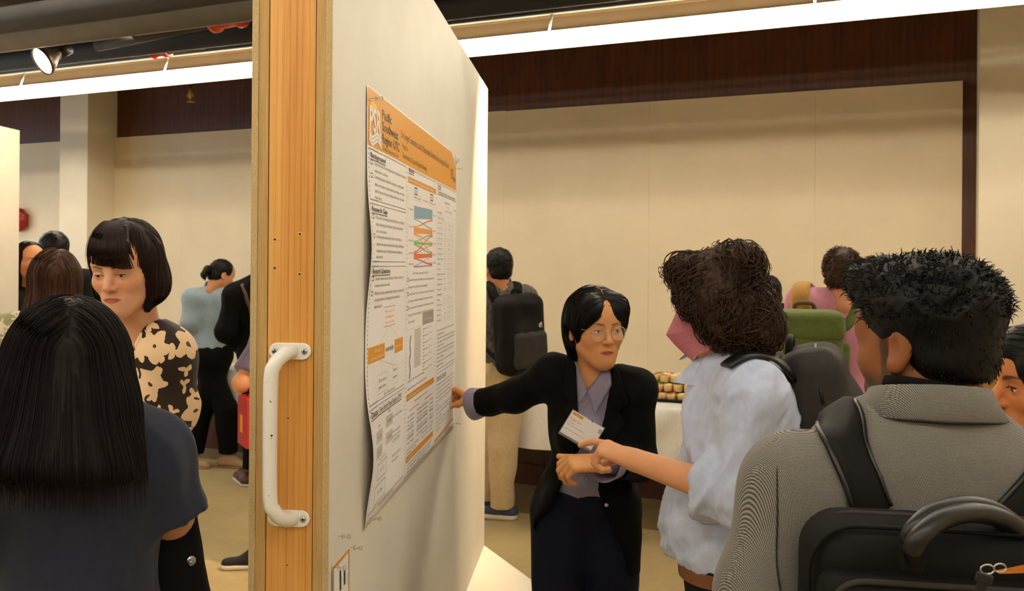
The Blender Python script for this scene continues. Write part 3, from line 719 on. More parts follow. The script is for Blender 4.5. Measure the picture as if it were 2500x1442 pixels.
rp = ('Increase of commute over 10 km increases the depression', 'score significantly among', 'Change of job and the residence were not related to the', 'score, suggest that commute may be directly linked to the', 'depression outcome', 'The longer the commute change the higher depression', 'For those moved to a longer commute the depression', 'score higher', 'The change of job and commute were both associated with', 'gender')
for k, s in enumerate(rp): text(s, .700, .622 + .0128 * k, .006, .27 if len(s) > 30 else .10)
head('Discussion & Conclusion', .700, .780, .14, .0105, I_GRY)
dp = ('The longitudinal data suggest commuting is a contributor', 'to depression in the workers in the city and the rural area', 'and the health system should take the commute into account', 'The study of the urban form and commute should consider', 'for mental health outcomes in the planning process of the city', 'policy', 'Providing housing near the job may reduce the commute and', 'improve the mental health of the workers', 'Future studies', 'Should consider the commute mode and the congestion', 'as mediators of depression', 'limitations')
for k, s in enumerate(dp): text(s, .700, .800 + .0135 * k, .006, .275 if len(s) > 40 else .012 * len(s) * .5)
quad([(.69, .972), (.985, .962), (.985, .969), (.69, .980)], 'footer_bar', I_GOLD)
LN.out('dotted_borders', I_BLK); LT.out('rules', I_GRY); tag(BX.out('check_boxes', I_BLK), kind='stuff')

# clear push pins
t = NT('clear_plastic'); t.set(col=(.95, .95, .92, 1), rough=.12, trans=.75, spec=.7); t.b.inputs['IOR'].default_value = 1.3; M_CLEAR = t.m
def pin(base, label, tilt=V(0, 0, 0)):
    n = nrm(V(BN[0], BN[1], 0) + tilt)
    root = empty('push_pin', base, label, 'push pin', 'clear push pins on the board')
    MB().tube([base, base + n * .012], .0006, 6).build('needle', M_STEEL, root)
    MB().lathe(base + n * .008, n, [(0, .0035), (.0015, .0052), (.003, .0042), (.005, .0026), (.009, .0024), (.0115, .0032), (.013, .0048), (.0155, .0052), (.0165, .0040)], 12).build('head', M_CLEAR, root)
pin(pp(.028, .024, .001), 'clear push pin in the top left corner of the poster'); pin(pp(.03, .985, .001), 'clear push pin in the bottom left corner of the poster')
pin(pp(.992, .052, .001), 'clear push pin at the top right corner of the poster'); pin(pp(.985, .985, .001), 'clear push pin at the bottom right corner of the poster')
def on_board(x, y):
    Y = 1.70 * 645 / (1453 - x); p = at(x, y, Y); return (Y - 1.70) / BD[1], p[2]
for (x, y), l in (((828, 1308), 'loose clear push pin above the number card'), ((858, 1336), 'clear push pin at the upper right corner of the number card'), ((818, 1384), 'clear push pin at the left edge of the number card')):
    s_, z_ = on_board(x, y); pin(bp(s_, .0015, z_), l)
# numbered card
(sa, za), (sb, zb_) = on_board(815, 1378), on_board(857, 1330)
sz = .14
CARD = empty('number_card', bp((sa + sb) / 2, .002, za - .2), 'small white card with gold border reading 11', 'card')
def cp(u, v, d): return bp(sa + (sb - sa) * u, .0018 + .004 * (1 - u) * v + d, zb_ - .002 - v * sz)
MB().add([cp(u, v, 0) for v in (0, .33, .66, 1) for u in (0, .5, 1)], [(i * 3 + j, i * 3 + j + 1, i * 3 + j + 4, i * 3 + j + 3) for i in range(3) for j in range(2)], True).build('card_sheet', M_PAPER, CARD)
mb = MB()
for (a, b, c, e) in ((.02, .02, .98, .065), (.02, .935, .98, .98), (.02, .065, .06, .935), (.94, .065, .98, .935)):
    mb.add([cp(a, b, .0006), cp(c, b, .0006), cp(c, e, .0006), cp(a, e, .0006)], [(0, 1, 2, 3)])
mb.build('gold_border', I_GOLD, CARD)
co, fs = text_mesh('11', .035)
MB().add([cp(.30 + c[0] / co[:, 0].max() * .42, .44 - c[1] * .36, .0007) for c in co], fs).build('number_text', I_BLK, CARD)
co, fs = text_mesh('PSR', .0)
MB().add([cp(.84 + c[1] * .05, .36 + c[0] / co[:, 0].max() * .16, .0007) for c in co], fs).build('small_text', I_GRY, CARD)

# ---------------------------------------------------------------- soft-body modelling: distance fields meshed on a rectilinear grid
def Rz(a): c, s = math.cos(a), math.sin(a); return np.array([[c, -s, 0], [s, c, 0], [0, 0, 1.]])
def Rx(a): c, s = math.cos(a), math.sin(a); return np.array([[1., 0, 0], [0, c, -s], [0, s, c]])
def Ry(a): c, s = math.cos(a), math.sin(a); return np.array([[c, 0, s], [0, 1., 0], [-s, 0, c]])
D = math.radians
def smin(a, b, k):
    if k <= 0: return np.minimum(a, b)
    h = np.maximum(k - np.abs(a - b), 0) / k
    return np.minimum(a, b) - h * h * k * .25
class SDF:
    def __init__(s): s.ops = []; s.lo = V(9, 9, 9) * 9; s.hi = -s.lo
    def _a(s, op, fn, lo, hi, k, clip):
        lo = np.asarray(lo, float); hi = np.asarray(hi, float)
        if clip:
            f0 = fn
            def fn(X, Y, Z):
                d = f0(X, Y, Z)
                for p, n in clip: d = np.maximum(d, (X - p[0]) * n[0] + (Y - p[1]) * n[1] + (Z - p[2]) * n[2])
                return d
        s.ops.append((op, fn, lo, hi, k))
        if op == 'u': s.lo = np.minimum(s.lo, lo); s.hi = np.maximum(s.hi, hi)
        return s
    def rc(s, a, b, r1, r2=None, k=.02, flat=None, op='u', clip=None):
        """tapered capsule; flat=(axis, factor) squeezes it along an axis"""
        a = np.asarray(a, float); b = np.asarray(b, float); r2 = r1 if r2 is None else r2
        ab = b - a; L2 = ab @ ab + 1e-12; m = max(r1, r2)
        def fn(X, Y, Z):
            x, y, z = X - a[0], Y - a[1], Z - a[2]
            t = np.clip((x * ab[0] + y * ab[1] + z * ab[2]) / L2, 0, 1)
            x, y, z = x - t * ab[0], y - t * ab[1], z - t * ab[2]
            if flat is not None:
                w, f = flat; c = (x * w[0] + y * w[1] + z * w[2]) * (1 / f - 1)
                x, y, z = x + c * w[0], y + c * w[1], z + c * w[2]
            return np.sqrt(x * x + y * y + z * z) - (r1 + (r2 - r1) * t)
        return s._a(op, fn, np.minimum(a, b) - m * (1 if flat is None else max(1, flat[1])), np.maximum(a, b) + m * (1 if flat is None else max(1, flat[1])), k, clip)
    def el(s, c, r, R=None, k=.02, op='u', clip=None):
        c = np.asarray(c, float); r = np.asarray(r, float); R = np.eye(3) if R is None else R
        def fn(X, Y, Z):
            x, y, z = X - c[0], Y - c[1], Z - c[2]
            u = (x * R[0, 0] + y * R[1, 0] + z * R[2, 0]) / r[0]; v = (x * R[0, 1] + y * R[1, 1] + z * R[2, 1]) / r[1]; w = (x * R[0, 2] + y * R[1, 2] + z * R[2, 2]) / r[2]
            k0 = np.sqrt(u * u + v * v + w * w); k1 = np.sqrt((u / r[0]) ** 2 + (v / r[1]) ** 2 + (w / r[2]) ** 2) + 1e-9
            return k0 * (k0 - 1) / k1
        e = np.sqrt(((R * r) ** 2).sum(1))
        return s._a(op, fn, c - e, c + e, k, clip)
    def bx(s, c, h, R=None, r=.01, k=.01, op='u', clip=None):
        c = np.asarray(c, float); h = np.asarray(h, float); R = np.eye(3) if R is None else R
        def fn(X, Y, Z):
            x, y, z = X - c[0], Y - c[1], Z - c[2]
            q = [np.abs(x * R[0, i] + y * R[1, i] + z * R[2, i]) - (h[i] - r) for i in range(3)]
            o = np.sqrt(sum(np.maximum(a, 0) ** 2 for a in q)); return o + np.minimum(np.maximum(np.maximum(q[0], q[1]), q[2]), 0) - r
        e = (np.abs(R) * h).sum(1)
        return s._a(op, fn, c - e, c + e, k, clip)
    def cut(s, p, n, k=.004):
        p = np.asarray(p, float); n = nrm(n)
        s.ops.append(('c', lambda X, Y, Z: (X - p[0]) * n[0] + (Y - p[1]) * n[1] + (Z - p[2]) * n[2], None, None, k)); return s
    def chain(s, pts, rs, k=.01, **kw):
        for i in range(len(pts) - 1): s.rc(pts[i], pts[i + 1], rs[i], rs[i + 1], k, **kw)
        return s
    def ev(s, P):
        X, Y, Z = P[..., 0], P[..., 1], P[..., 2]; Fv = np.full(X.shape, 1.0)
        for op, fn, lo, hi, k in s.ops:
            d = fn(X, Y, Z)
            Fv = smin(Fv, d, k) if op == 'u' else -smin(-Fv, d if op == 's' else -d, k)
        return Fv
    def grad(s, P, e=.002):
        g = np.stack([s.ev(P + V(*(e * (i == j) for j in range(3)))) - s.ev(P - V(*(e * (i == j) for j in range(3)))) for i in range(3)], -1)
        return g / (np.linalg.norm(g, axis=-1, keepdims=True) + 1e-9)
    def snap(s, P, off=0., it=3):
        for _ in range(it): P = P - s.grad(P) * (s.ev(P) - off)[..., None]
        return P
    def axes(s, res, fine):
        out = []
        for i in range(3):
            lo, hi = s.lo[i] - 2.5 * res, s.hi[i] + 2.5 * res; c = lo; L = [lo]
            while c < hi:
                st = res
                for f in fine:
                    if f[0][i] - f[2] <= c <= f[1][i] + f[2]: st = min(st, f[2])
                c += st; L.append(c)
            out.append(np.array(L))
        return out
    def mesh(s, res=.008, fine=(), disp=None):
        ax = s.axes(res, fine); Fv = np.full([len(a) for a in ax], 1.0, np.float32)
        for op, fn, lo, hi, k in s.ops:
            if op == 'c': sl = (slice(None),) * 3
            else:
                m = k + 3 * res
                sl = tuple(slice(max(0, np.searchsorted(ax[i], lo[i] - m) - 1), np.searchsorted(ax[i], hi[i] + m) + 1) for i in range(3))
            X, Y, Z = ax[0][sl[0]][:, None, None], ax[1][sl[1]][None, :, None], ax[2][sl[2]][None, None, :]
            d = fn(X, Y, Z)
            Fv[sl] = smin(Fv[sl], d, k) if op == 'u' else -smin(-Fv[sl], d if op == 's' else -d, k)
        v, q = nets(Fv, ax)
        return v, q
def nets(Fv, ax):
    S = Fv < 0; n = np.array(Fv.shape) - 1
    cnt = np.zeros(n, np.int8)
    for i in (0, 1):
        for j in (0, 1):
            for k in (0, 1): cnt += S[i:i + n[0], j:j + n[1], k:k + n[2]]
    act = np.argwhere((cnt > 0) & (cnt < 8)); idx = np.full(n, -1, np.int32); idx[tuple(act.T)] = np.arange(len(act))
    acc = np.zeros((len(act), 3)); num = np.zeros(len(act))
    cor = [(i, j, k) for i in (0, 1) for j in (0, 1) for k in (0, 1)]
    for a in cor:
        for b in cor:
            if sum(abs(a[t] - b[t]) for t in range(3)) != 1 or a > b: continue
            A = act + a; B = act + b
            fa = Fv[tuple(A.T)]; fb = Fv[tuple(B.T)]; m = (fa < 0) != (fb < 0)
            t = np.where(m, fa / (fa - fb + 1e-12 * (fa == fb)), 0)
            pa = np.stack([ax[i][A[:, i]] for i in range(3)], 1); pb = np.stack([ax[i][B[:, i]] for i in range(3)], 1)
            p = pa + (pb - pa) * t[:, None]; acc += p * m[:, None]; num += m
    verts = acc / num[:, None]
    quads = []
    for d in range(3):
        e = [1, 2, 0][d]; f = [2, 0, 1][d]
        sl0 = [slice(None)] * 3; sl1 = [slice(None)] * 3; sl0[d] = slice(0, -1); sl1[d] = slice(1, None)
        for q in (e, f): sl0[q] = slice(1, -1); sl1[q] = slice(1, -1)
        s0 = S[tuple(sl0)]; s1 = S[tuple(sl1)]; cr_ = np.argwhere(s0 != s1)
        if not len(cr_): continue
        pos = cr_.copy(); pos[:, e] += 1; pos[:, f] += 1
        fl = s0[tuple(cr_.T)]
        def cell(de, df):
            c = pos.copy(); c[:, e] += de; c[:, f] += df; return idx[tuple(c.T)]
        q = np.stack([cell(-1, -1), cell(0, -1), cell(0, 0), cell(-1, 0)], 1)
        q[~fl] = q[~fl][:, ::-1]; quads.append(q)
    return verts, np.concatenate(quads)
def vnormals(v, q):
    n = np.zeros_like(v); fn = np.cross(v[q[:, 2]] - v[q[:, 0]], v[q[:, 3]] - v[q[:, 1]])
    for i in range(4): np.add.at(n, q[:, i], fn)
    return n / (np.linalg.norm(n, axis=1, keepdims=True) + 1e-12)
_perm = np.random.default_rng(5).random(4096)
def vnoise(P):
    i = np.floor(P).astype(np.int64); f = P - i; f = f * f * (3 - 2 * f); r = 0
    for a in (0, 1):
        for b in (0, 1):
            for c in (0, 1):
                h = _perm[((i[..., 0] + a) * 73856093 ^ (i[..., 1] + b) * 19349663 ^ (i[..., 2] + c) * 83492791) & 4095]
                r = r + h * np.where(a, f[..., 0], 1 - f[..., 0]) * np.where(b, f[..., 1], 1 - f[..., 1]) * np.where(c, f[..., 2], 1 - f[..., 2])
    return r * 2 - 1
def folds(amp=.004, freq=14., axis=V(0, 0, 1), stretch=.35, seed=0.0, ridge=True):
    """cloth folds, long along `axis`"""
    axis = nrm(axis); a = V(1, 0, 0) if abs(axis[0]) < .8 else V(0, 1, 0); u = nrm(np.cross(axis, a)); w = np.cross(axis, u)
    B = np.stack([u, w, axis * stretch])
    def fn(v):
        p = v @ B.T * freq + seed; wv = vnoise(p * .5 + 3.1)[:, None] * .9
        n = vnoise(p + wv); return amp * ((1 - 2 * np.abs(n)) if ridge else n)
    return fn
def soft(name, S, mat, parent, res=.008, fine=(), disp=(), keep=None):
    v, q = S.mesh(res, fine)
    if disp:
        n = vnormals(v, q)
        for f in disp: v = v + n * f(v)[:, None]
    me = mesh_np(name, v, q); o = link(name, me, mat, parent)
    return o, v
def paint(o, cols):
    at_ = o.data.attributes.new('tint', 'FLOAT_COLOR', 'POINT'); c = np.ones((len(cols), 4), np.float32); c[:, :3] = cols; at_.data.foreach_set('color', c.ravel())
def strands_mesh(P, r0, r1=None, n=3):
    """P (S, K, 3) strand points -> verts, quads of thin tubes"""
    S_, K, _ = P.shape; r1 = r0 * .3 if r1 is None else r1
    t = np.gradient(P, axis=1); t /= np.linalg.norm(t, axis=2, keepdims=True) + 1e-9
    a = np.where(np.abs(t[..., 2:3]) < .8, V(0, 0, 1), V(1, 0, 0)); u = np.cross(t, a); u /= np.linalg.norm(u, axis=2, keepdims=True) + 1e-9; w = np.cross(t, u)
    rr = np.linspace(1, 0, K)[None, :, None] ** .6 * (r0 - r1) + r1
    vs = np.stack([P + rr * (math.cos(2 * math.pi * k / n) * u + math.sin(2 * math.pi * k / n) * w) for k in range(n)], 2)
    idx = np.arange(S_ * K * n).reshape(S_, K, n); q = []
    for k in range(n):
        k2 = (k + 1) % n; q.append(np.stack([idx[:, :-1, k], idx[:, :-1, k2], idx[:, 1:, k2], idx[:, 1:, k]], -1).reshape(-1, 4))
    return vs.reshape(-1, 3), np.concatenate(q)
def flow(S, seeds, dirf, n, step, off, lift=0., zmin=None):
    """hair strands sliding over a hair volume"""
    P = S.snap(seeds, off); out = [P]; fr_ = np.random.default_rng(len(seeds)).uniform(.02, .30, (len(seeds), 1))
    for i in range(n):
        g = S.grad(P); d = dirf(P, i); d = d - g * (d * g).sum(1, keepdims=True) * (1 - lift)
        d /= np.linalg.norm(d, axis=1, keepdims=True) + 1e-9
        P0 = P; P = P + d * step; g = S.grad(P); P = P - g * np.clip(S.ev(P) - off, -.02, .02)[:, None] * .8
        if zmin is not None:
            low = (P0[:, 2] < zmin)[:, None]; P = np.where(low, P0 + V(0, 0, -1)[None] * step * fr_ + (P0 - (out[-2] if len(out) > 1 else P0)) * V(.5, .5, 0), P)
        out.append(P)
    return np.stack(out, 1)
def hair_obj(parent, S, mat, strands, res=.006, r0=.0011, r1=.0004, disp=(), name='hair'):
    v, q = S.mesh(res)
    if disp:
        n = vnormals(v, q)
        for f in disp: v = v + n * f(v)[:, None]
    vs, qs = [v], [q]; b = len(v)
    for P in strands:
        sv, sq = strands_mesh(*P) if isinstance(P, tuple) else strands_mesh(P, r0, r1); vs.append(sv); qs.append(sq + b); b += len(sv)
    return link(name, mesh_np(name, np.concatenate(vs), np.concatenate(qs)), mat, parent)

# ---------------------------------------------------------------- people
def skin_mat(name):
    t = NT(name); at_ = t.n('ShaderNodeAttribute'); at_.attribute_name = 'tint'; v = t.co()
    f = t.noise(v, 38, 5, .6); g = t.noise(v, 420, 3, .6)
    dk = t.n('ShaderNodeHueSaturation'); dk.inputs['Value'].default_value = .86; dk.inputs['Saturation'].default_value = 1.08; t.l(at_.outputs['Color'], dk.inputs['Color'])
    t.set(col=t.mix(f, dk.outputs['Color'], at_.outputs['Color']), rough=.48, spec=.35)
    t.b.inputs['Subsurface Radius'].default_value = (.01, .004, .002); t.b.inputs['Subsurface Scale'].default_value = .6
    t.bump(g, .08, .001); return t.m
M_SKIN = skin_mat('skin')
def hair_mat(name, col, var=.5, rough=.38):
    t = NT(name); c = np.array(col[:3]); f = t.noise(t.co(scale=(1, 1, .12)), 260, 3)
    t.set(col=t.ramp(f, [(.3, tuple(c * (1 - var)) + (1,)), (.7, tuple(np.clip(c * (1 + var), 0, 1)) + (1,))]), rough=rough + .12, spec=.22)
    return t.m
M_EYEW = plain('eye_white', lin(222, 214, 204), .2, var=.03); M_IRIS = plain('dark_brown_iris', lin(44, 26, 16), .15, var=.2); M_PUP = plain('pupil', lin(6, 6, 6), .1)
class Head:
    """face looks along local -Y, up Z; origin between the ears at eye level"""
    def __init__(s, pos, yaw, pitch=0, roll=0, sc=1.0):
        s.o = np.asarray(pos, float); s.R = Rz(D(yaw)) @ Rx(D(pitch)) @ Ry(D(roll)); s.s = sc
    def p(s, x, y, z): return s.o + s.R @ (V(x, y, z) * s.s)
    def loc(s, P): return (P - s.o) @ s.R / s.s
    def el(s, S, c, r, k=.02, op='u', rot=None): S.el(s.p(*c), V(*r) * s.s, s.R if rot is None else s.R @ rot, k * s.s, op)
    def rc(s, S, a, b, r1, r2=None, k=.02, op='u', flat=None): S.rc(s.p(*a), s.p(*b), r1 * s.s, (r1 if r2 is None else r2) * s.s, k * s.s, (s.R @ V(*flat[0]), flat[1]) if flat else None, op)
    def shape(s, S, face=True, jaw=1.0, nose=1.0, lips=1.0, lid=.0052, mouth=0.0, ears=(1, 1), brow_r=1.0):
        e = lambda *a, **k: s.el(S, *a, **k); r = lambda *a, **k: s.rc(S, *a, **k)
        e((0, .014, .032), (.0745, .094, .086), .02)
        e((0, -.034, -.035), (.060 * jaw, .056, .078), .05)
        for g in (1, -1):
            r((g * .050 * jaw, -.002, -.055), (g * .016 * jaw, -.066, -.096), .020, .017, k=.035)
            e((g * .043, -.056, -.026), (.021, .020, .020), k=.025)
        e((0, -.074, -.098), (.019 * jaw, .016, .016), k=.03)
        r((0, .022, -.05), (0, .036, -.15), .046, .046, k=.03)
        for i, g in enumerate((1, -1)):
            if not ears[i]: continue
            rot = Rz(g * .35) @ Rx(-.15)
            e((g * .078, .018, -.006), (.0065, .0175, .029), k=.012, rot=rot); e((g * .080, .010, -.030), (.006, .010, .012), k=.01, rot=rot)
            e((g * .086, .011, -.004), (.006, .010, .017), k=.004, op='s', rot=rot)
        if not face: return
        r((-.036, -.0715, .021), (.036, -.0715, .021), .012 * brow_r, k=.03)
        e((0, -.055, .055), (.05, .030, .035), k=.04)
        for g in (1, -1):
            e((g * .0315, -.094, -.001), (.019, .013, .0125), k=.014, op='s')
            e((g * .0315, -.0735, 0), (.0152, .0142, .0142), k=.006)
            r((g * .0215, -.0935, -.0015), (g * .0415, -.089, -.0005), lid * .9, lid * .75, k=.0015, op='s', flat=((0, 1, 0), 2.2))
        r((0, -.086, .010), (0, -.1085 - .004 * (nose - 1) * 10, -.030 * (.9 + .1 * nose)), .0078 * nose, .0115 * nose, k=.012)
        for g in (1, -1):
            e((g * .0118 * nose, -.0965, -.0335), (.0085, .011, .0075), k=.006)
            e((g * .0062, -.105, -.0415), (.0038, .006, .0035), k=.002, op='s')
        r((0, -.090, -.046), (0, -.089, -.054), .003, k=.006, op='s')
        e((0, -.079, -.066), (.033, .0145, .021), k=.014)
        for g in (1, -1):
            r((g * .004, -.0928, -.0603), (g * .0245, -.0830, -.0650), .0042 * lips, .0020, k=.005)
            r((0, -.0918, -.0712), (g * .0205, -.0835, -.0670), .0054 * lips, .0024, k=.005)
            r((0, -.0972, -.0657 - mouth * .3), (g * .0255, -.0855, -.0660), .0011 + mouth * .35, .0009, k=.0018, op='s')
    def paint(s, v, base, lip=(.55, .22, .18), brow=None, beard=None, blush=.0, browh=.0, tilt=.0, brw=.0042):
        P = s.loc(v); c = np.tile(np.array(base[:3], float), (len(v), 1)); x = np.abs(P[:, 0]); front = P[:, 1] < -.045
        def blend(w, col): nonlocal c; c = c * (1 - w[:, None]) + np.array(col)[None] * w[:, None]
        if blush: blend(blush * np.exp(-(((x - .042) / .022) ** 2 + ((P[:, 2] + .03) / .02) ** 2)) * front, np.array(base[:3]) * V(1.1, .62, .5)); blend(blush * np.exp(-((x / .014) ** 2 + ((P[:, 2] + .032) / .012) ** 2)) * front, np.array(base[:3]) * V(1.1, .65, .55))
        if beard is not None:
            w = np.clip((-.035 - P[:, 2]) / .02, 0, 1) * np.clip((x - .0) / .02, .35, 1) * np.clip((.035 - P[:, 1]) / .02, 0, 1) * (P[:, 2] > -.125); blend(w * beard[1], beard[0])
            w = np.clip((.012 - np.abs(P[:, 1] + .012)) / .006, 0, 1) * np.clip((P[:, 2] + .06) / .02, 0, 1) * np.clip((.03 - P[:, 2]) / .02, 0, 1) * (x > .055); blend(w * beard[1], beard[0])
        zc = -.0655; up = np.where(P[:, 2] > zc, 1, 0)
        lw = np.clip(1 - (x / .0245) ** 2, 0, 1); hh = np.where(up > 0, .0075 * lw ** .7, .0092 * lw ** .6)
        w = np.clip((hh - np.abs(P[:, 2] - zc)) / .0022, 0, 1) * front * (P[:, 1] < -.07); blend(w, lip)
        if brow is not None:
            zc = .0195 + browh + .005 * np.sin(np.clip((x - .012) / .042, 0, 1) * 2.4) + tilt * (x - .03)
            th = brw * np.clip(1.15 - np.clip((x - .02) / .036, 0, 1) * .75, 0, 1)
            w = np.clip((th - np.abs(P[:, 2] - zc)) / .0022, 0, 1) * np.clip((x - .010) / .004, 0, 1) * np.clip((.056 - x) / .004, 0, 1) * (P[:, 1] < -.035); blend(w * .85, brow)
        return c
    def eyes(s, parent, look=(0, 0), squint=0.):
        for g in (1, -1):
            c = s.p(g * .0315, -.0745, 0); r = .0127 * s.s
            R = s.R @ Rz(D(look[0])) @ Rx(D(look[1])); ax = R @ V(0, -1, 0)
            mb = MB(); n = 20; prof = []; mi = []
            for k in range(15):
                a = math.pi * (k / 14); prof.append((math.cos(a) * r, math.sin(a) * r + 1e-5))
            # iris and pupil rings near the front pole
            angs = [0, .16, .2, .42, .47] + [.47 + (math.pi - .47) * k / 12 for k in range(1, 13)]
            u = nrm(np.cross(ax, V(0, 0, 1))); w_ = np.cross(ax, u); vs = []
            for a in angs:
                bul = 1 + .05 * max(0, 1 - a / .47)
                vs += [c + r * bul * math.cos(a) * ax + (r * math.sin(a) + 1e-6) * (math.cos(2 * math.pi * k / n) * u + math.sin(2 * math.pi * k / n) * w_) for k in range(n)]
            for i in range(len(angs) - 1):
                m_ = 2 if angs[i + 1] <= .2 else (1 if angs[i + 1] <= .45 else 0)
                for k in range(n): mb.f.append((i * n + k, i * n + (k + 1) % n, (i + 1) * n + (k + 1) % n, (i + 1) * n + k)); mb.sm.append(True); mb.mi.append(m_)
            mb.v = [tuple(q) for q in vs]
            mb.build('eye', [M_EYEW, M_IRIS, M_PUP], parent)
    def lashes(s, S, parent, mat, r=.0011, lid=.0052):
        for g in (1, -1):
            P = np.array([s.p(g * (.0195 + .0255 * t), -.094 + .004 * t, -.001 + lid * 1.05 * math.sin(math.pi * (t * .92 + .04)) ** .7) for t in np.linspace(0, 1, 9)])
            P = S.snap(P, .0005)
            MB().tube(list(P), [r * s.s * (.5 + .8 * t) for t in np.linspace(0, 1, 9)], 6).build('eyelashes', mat, parent)
    def glasses(s, parent, mat, lens=None, w=.0225, h=.021, ears=True):
        root = MB()
        for g in (1, -1):
            pts = []
            for k in range(29):
                a = 2 * math.pi * k / 28; cx = abs(math.cos(a)) ** .75 * math.copysign(1, math.cos(a)); cz = abs(math.sin(a)) ** .8 * math.copysign(1, math.sin(a))
                pts.append(s.p(g * (.0335 + cx * w), -.1005 + .004 * abs(cx * w / .02 + .6) * .5, -.006 + cz * h))
            root.tube(pts, .0011 * s.s, 6)
            if ears: root.tube(bez([s.p(g * (.0335 + w), -.0985, .001), s.p(g * .066, -.085, .003), s.p(g * .0765, -.02, .006), s.p(g * .080, .018, .004), s.p(g * .078, .034, -.022)], 6), .0011 * s.s, 6)
            root.tube(bez([s.p(g * .0125, -.0995, -.006), s.p(g * .009, -.0935, -.012)], 3), .0006 * s.s, 5)
        root.tube(bez([s.p(-.0095, -.1, .001), s.p(0, -.1025, .004), s.p(.0095, -.1, .001)], 5), .001 * s.s, 6)
        o = root.build('glasses', mat, parent)
        if lens is not None:
            for g in (1, -1):
                vs = [s.p(g * .0335, -.0985, -.006)] + [s.p(g * (.0335 + abs(math.cos(a)) ** .75 * math.copysign(w, math.cos(a))), -.0995, -.006 + abs(math.sin(a)) ** .8 * math.copysign(h, math.sin(a))) for a in [2 * math.pi * k / 28 for k in range(28)]]
                MB().add(vs, [(0, 1 + k, 1 + (k + 1) % 28) for k in range(28)], True).build('lens', lens, o)
        return o
class Body:
    def __init__(s, x, y, yaw, h=1.70, girth=1.0, fem=False, lean=0., side=0., twist=0., head=None, hipz=None):
        c = s.sc = h / 1.72; s.g = girth * c; s.fem = fem; s.yaw = yaw; s.h = h
        s.Rp = Rz(D(yaw)); s.Rc = Rz(D(yaw + twist)) @ Rx(D(lean)) @ Ry(D(side)); Rm = Rz(D(yaw + twist * .5)) @ Rx(D(lean * .5)) @ Ry(D(side * .5)); s.Rm = Rm
        J = s.J = {}
        hz = (.92 * c) if hipz is None else hipz
        J['hip'] = V(x, y, hz)
        sw = (.152 if fem else .172) * c
        J['waist'] = J['hip'] + Rm @ V(0, 0, .14 * c); up = lambda *p: J['waist'] + s.Rc @ (V(*p) * c)
        J['chest'] = up(0, .0, .18); J['uchest'] = up(0, .005, .28); J['neck'] = up(0, .022, .385)
        for g, n in ((1, 'L'), (-1, 'R')):
            J['sh' + n] = up(g * sw / c, .012, .335)
            J['el' + n] = J['sh' + n] + s.Rc @ (V(g * .045, .03, -.285) * c); J['wr' + n] = J['el' + n] + s.Rc @ (V(g * .0, -.06, -.24) * c)
            J['hj' + n] = J['hip'] + s.Rp @ (V(g * .088, 0, 0) * c); J['kn' + n] = V(x, y, 0) + s.Rp @ (V(g * .10, -.01, .49) * c); J['an' + n] = V(x, y, 0) + s.Rp @ (V(g * .11, .02, .085) * c)
            J['fd' + n] = s.Rp @ V(g * .15, -1, 0)
        hp = up(0, -.012, .55) if head is None or head.get('pos') is None else head['pos']
        hd = head or {}
        s.H = Head(hp, hd.get('yaw', yaw), hd.get('pitch', 0), hd.get('roll', 0), hd.get('sc', c))
        J['head'] = s.H.o
        s.hands = {}
    def torso(s, S, off=0., k=.05, hips=True, lo=None, belly=1.0, shoulders=True, chest=1.0, neckr=.0):
        J, R, g = s.J, s.Rc, s.g; e = lambda c, r, Rr, kk=k: S.el(c, V(*r) * g + off, Rr, kk)
        if hips: e(J['hip'] + s.Rp @ V(0, .012, .02) * s.sc, (.160 if not s.fem else .165, .115, .125), s.Rp)
        e(J['waist'], (.138 * belly if not s.fem else .125 * belly, .100 * belly, .14), s.Rm)
        e(J['chest'], (.148 * chest if not s.fem else .135 * chest, .108, .15), R); e(J['uchest'], (.140 * chest, .092, .10), R)
        if s.fem:
            for q in (1, -1): e(J['chest'] + R @ (V(q * .065, -.085, .015) * s.sc), (.055, .05, .055), R, .04)
        if shoulders:
            S.rc(J['shL'], J['shR'], .050 * g + off, None, k)
            for n in 'LR': S.rc(J['neck'] + R @ V(0, .0, -.01), J['sh' + n] + R @ V(0, 0, .008), .042 * g + off, .040 * g + off, k)
    def arm(s, S, n, off=0., t1=1.0, r=1.0, k=.03, cuff=0., up=True):
        J, g = s.J, s.g; a, b, c = J['sh' + n], J['el' + n], J['wr' + n]
        if up: S.rc(a, b, .049 * g * r + off, .040 * g * r + off, k) if t1 > 0 else S.rc(a, a + (b - a) * (1 + t1), .049 * g * r + off, .044 * g * r + off + cuff, k, clip=[(a + (b - a) * (1 + t1), nrm(b - a))])
        if t1 > 0:
            e = b + (c - b) * t1; S.rc(b, e, .040 * g * r + off, (.040 + (.027 - .040) * t1) * g * r + off + cuff, k, clip=[(e, nrm(c - b))] if off > 0 else None)
    def leg(s, S, n, off=0., t1=1.0, k=.04, flare=0., r=1.0):
        J, g = s.J, s.g; a, b, c = J['hj' + n], J['kn' + n], J['an' + n]
        S.rc(a, b, .086 * g * r + off, .060 * g * r + off + flare * .5, k)
        e = b + (c - b) * t1; S.rc(b, e, .058 * g * r + off + flare * .5, (.058 + (.040 - .058) * t1) * g * r + off + flare, k, clip=[(e, nrm(c - b))] if off > 0 else None)
        m = b + (c - b) * .3 - nrm(J['fd' + n]) * .018; S.el(m, V(.045, .05, .10) * g * r + off, None, k)
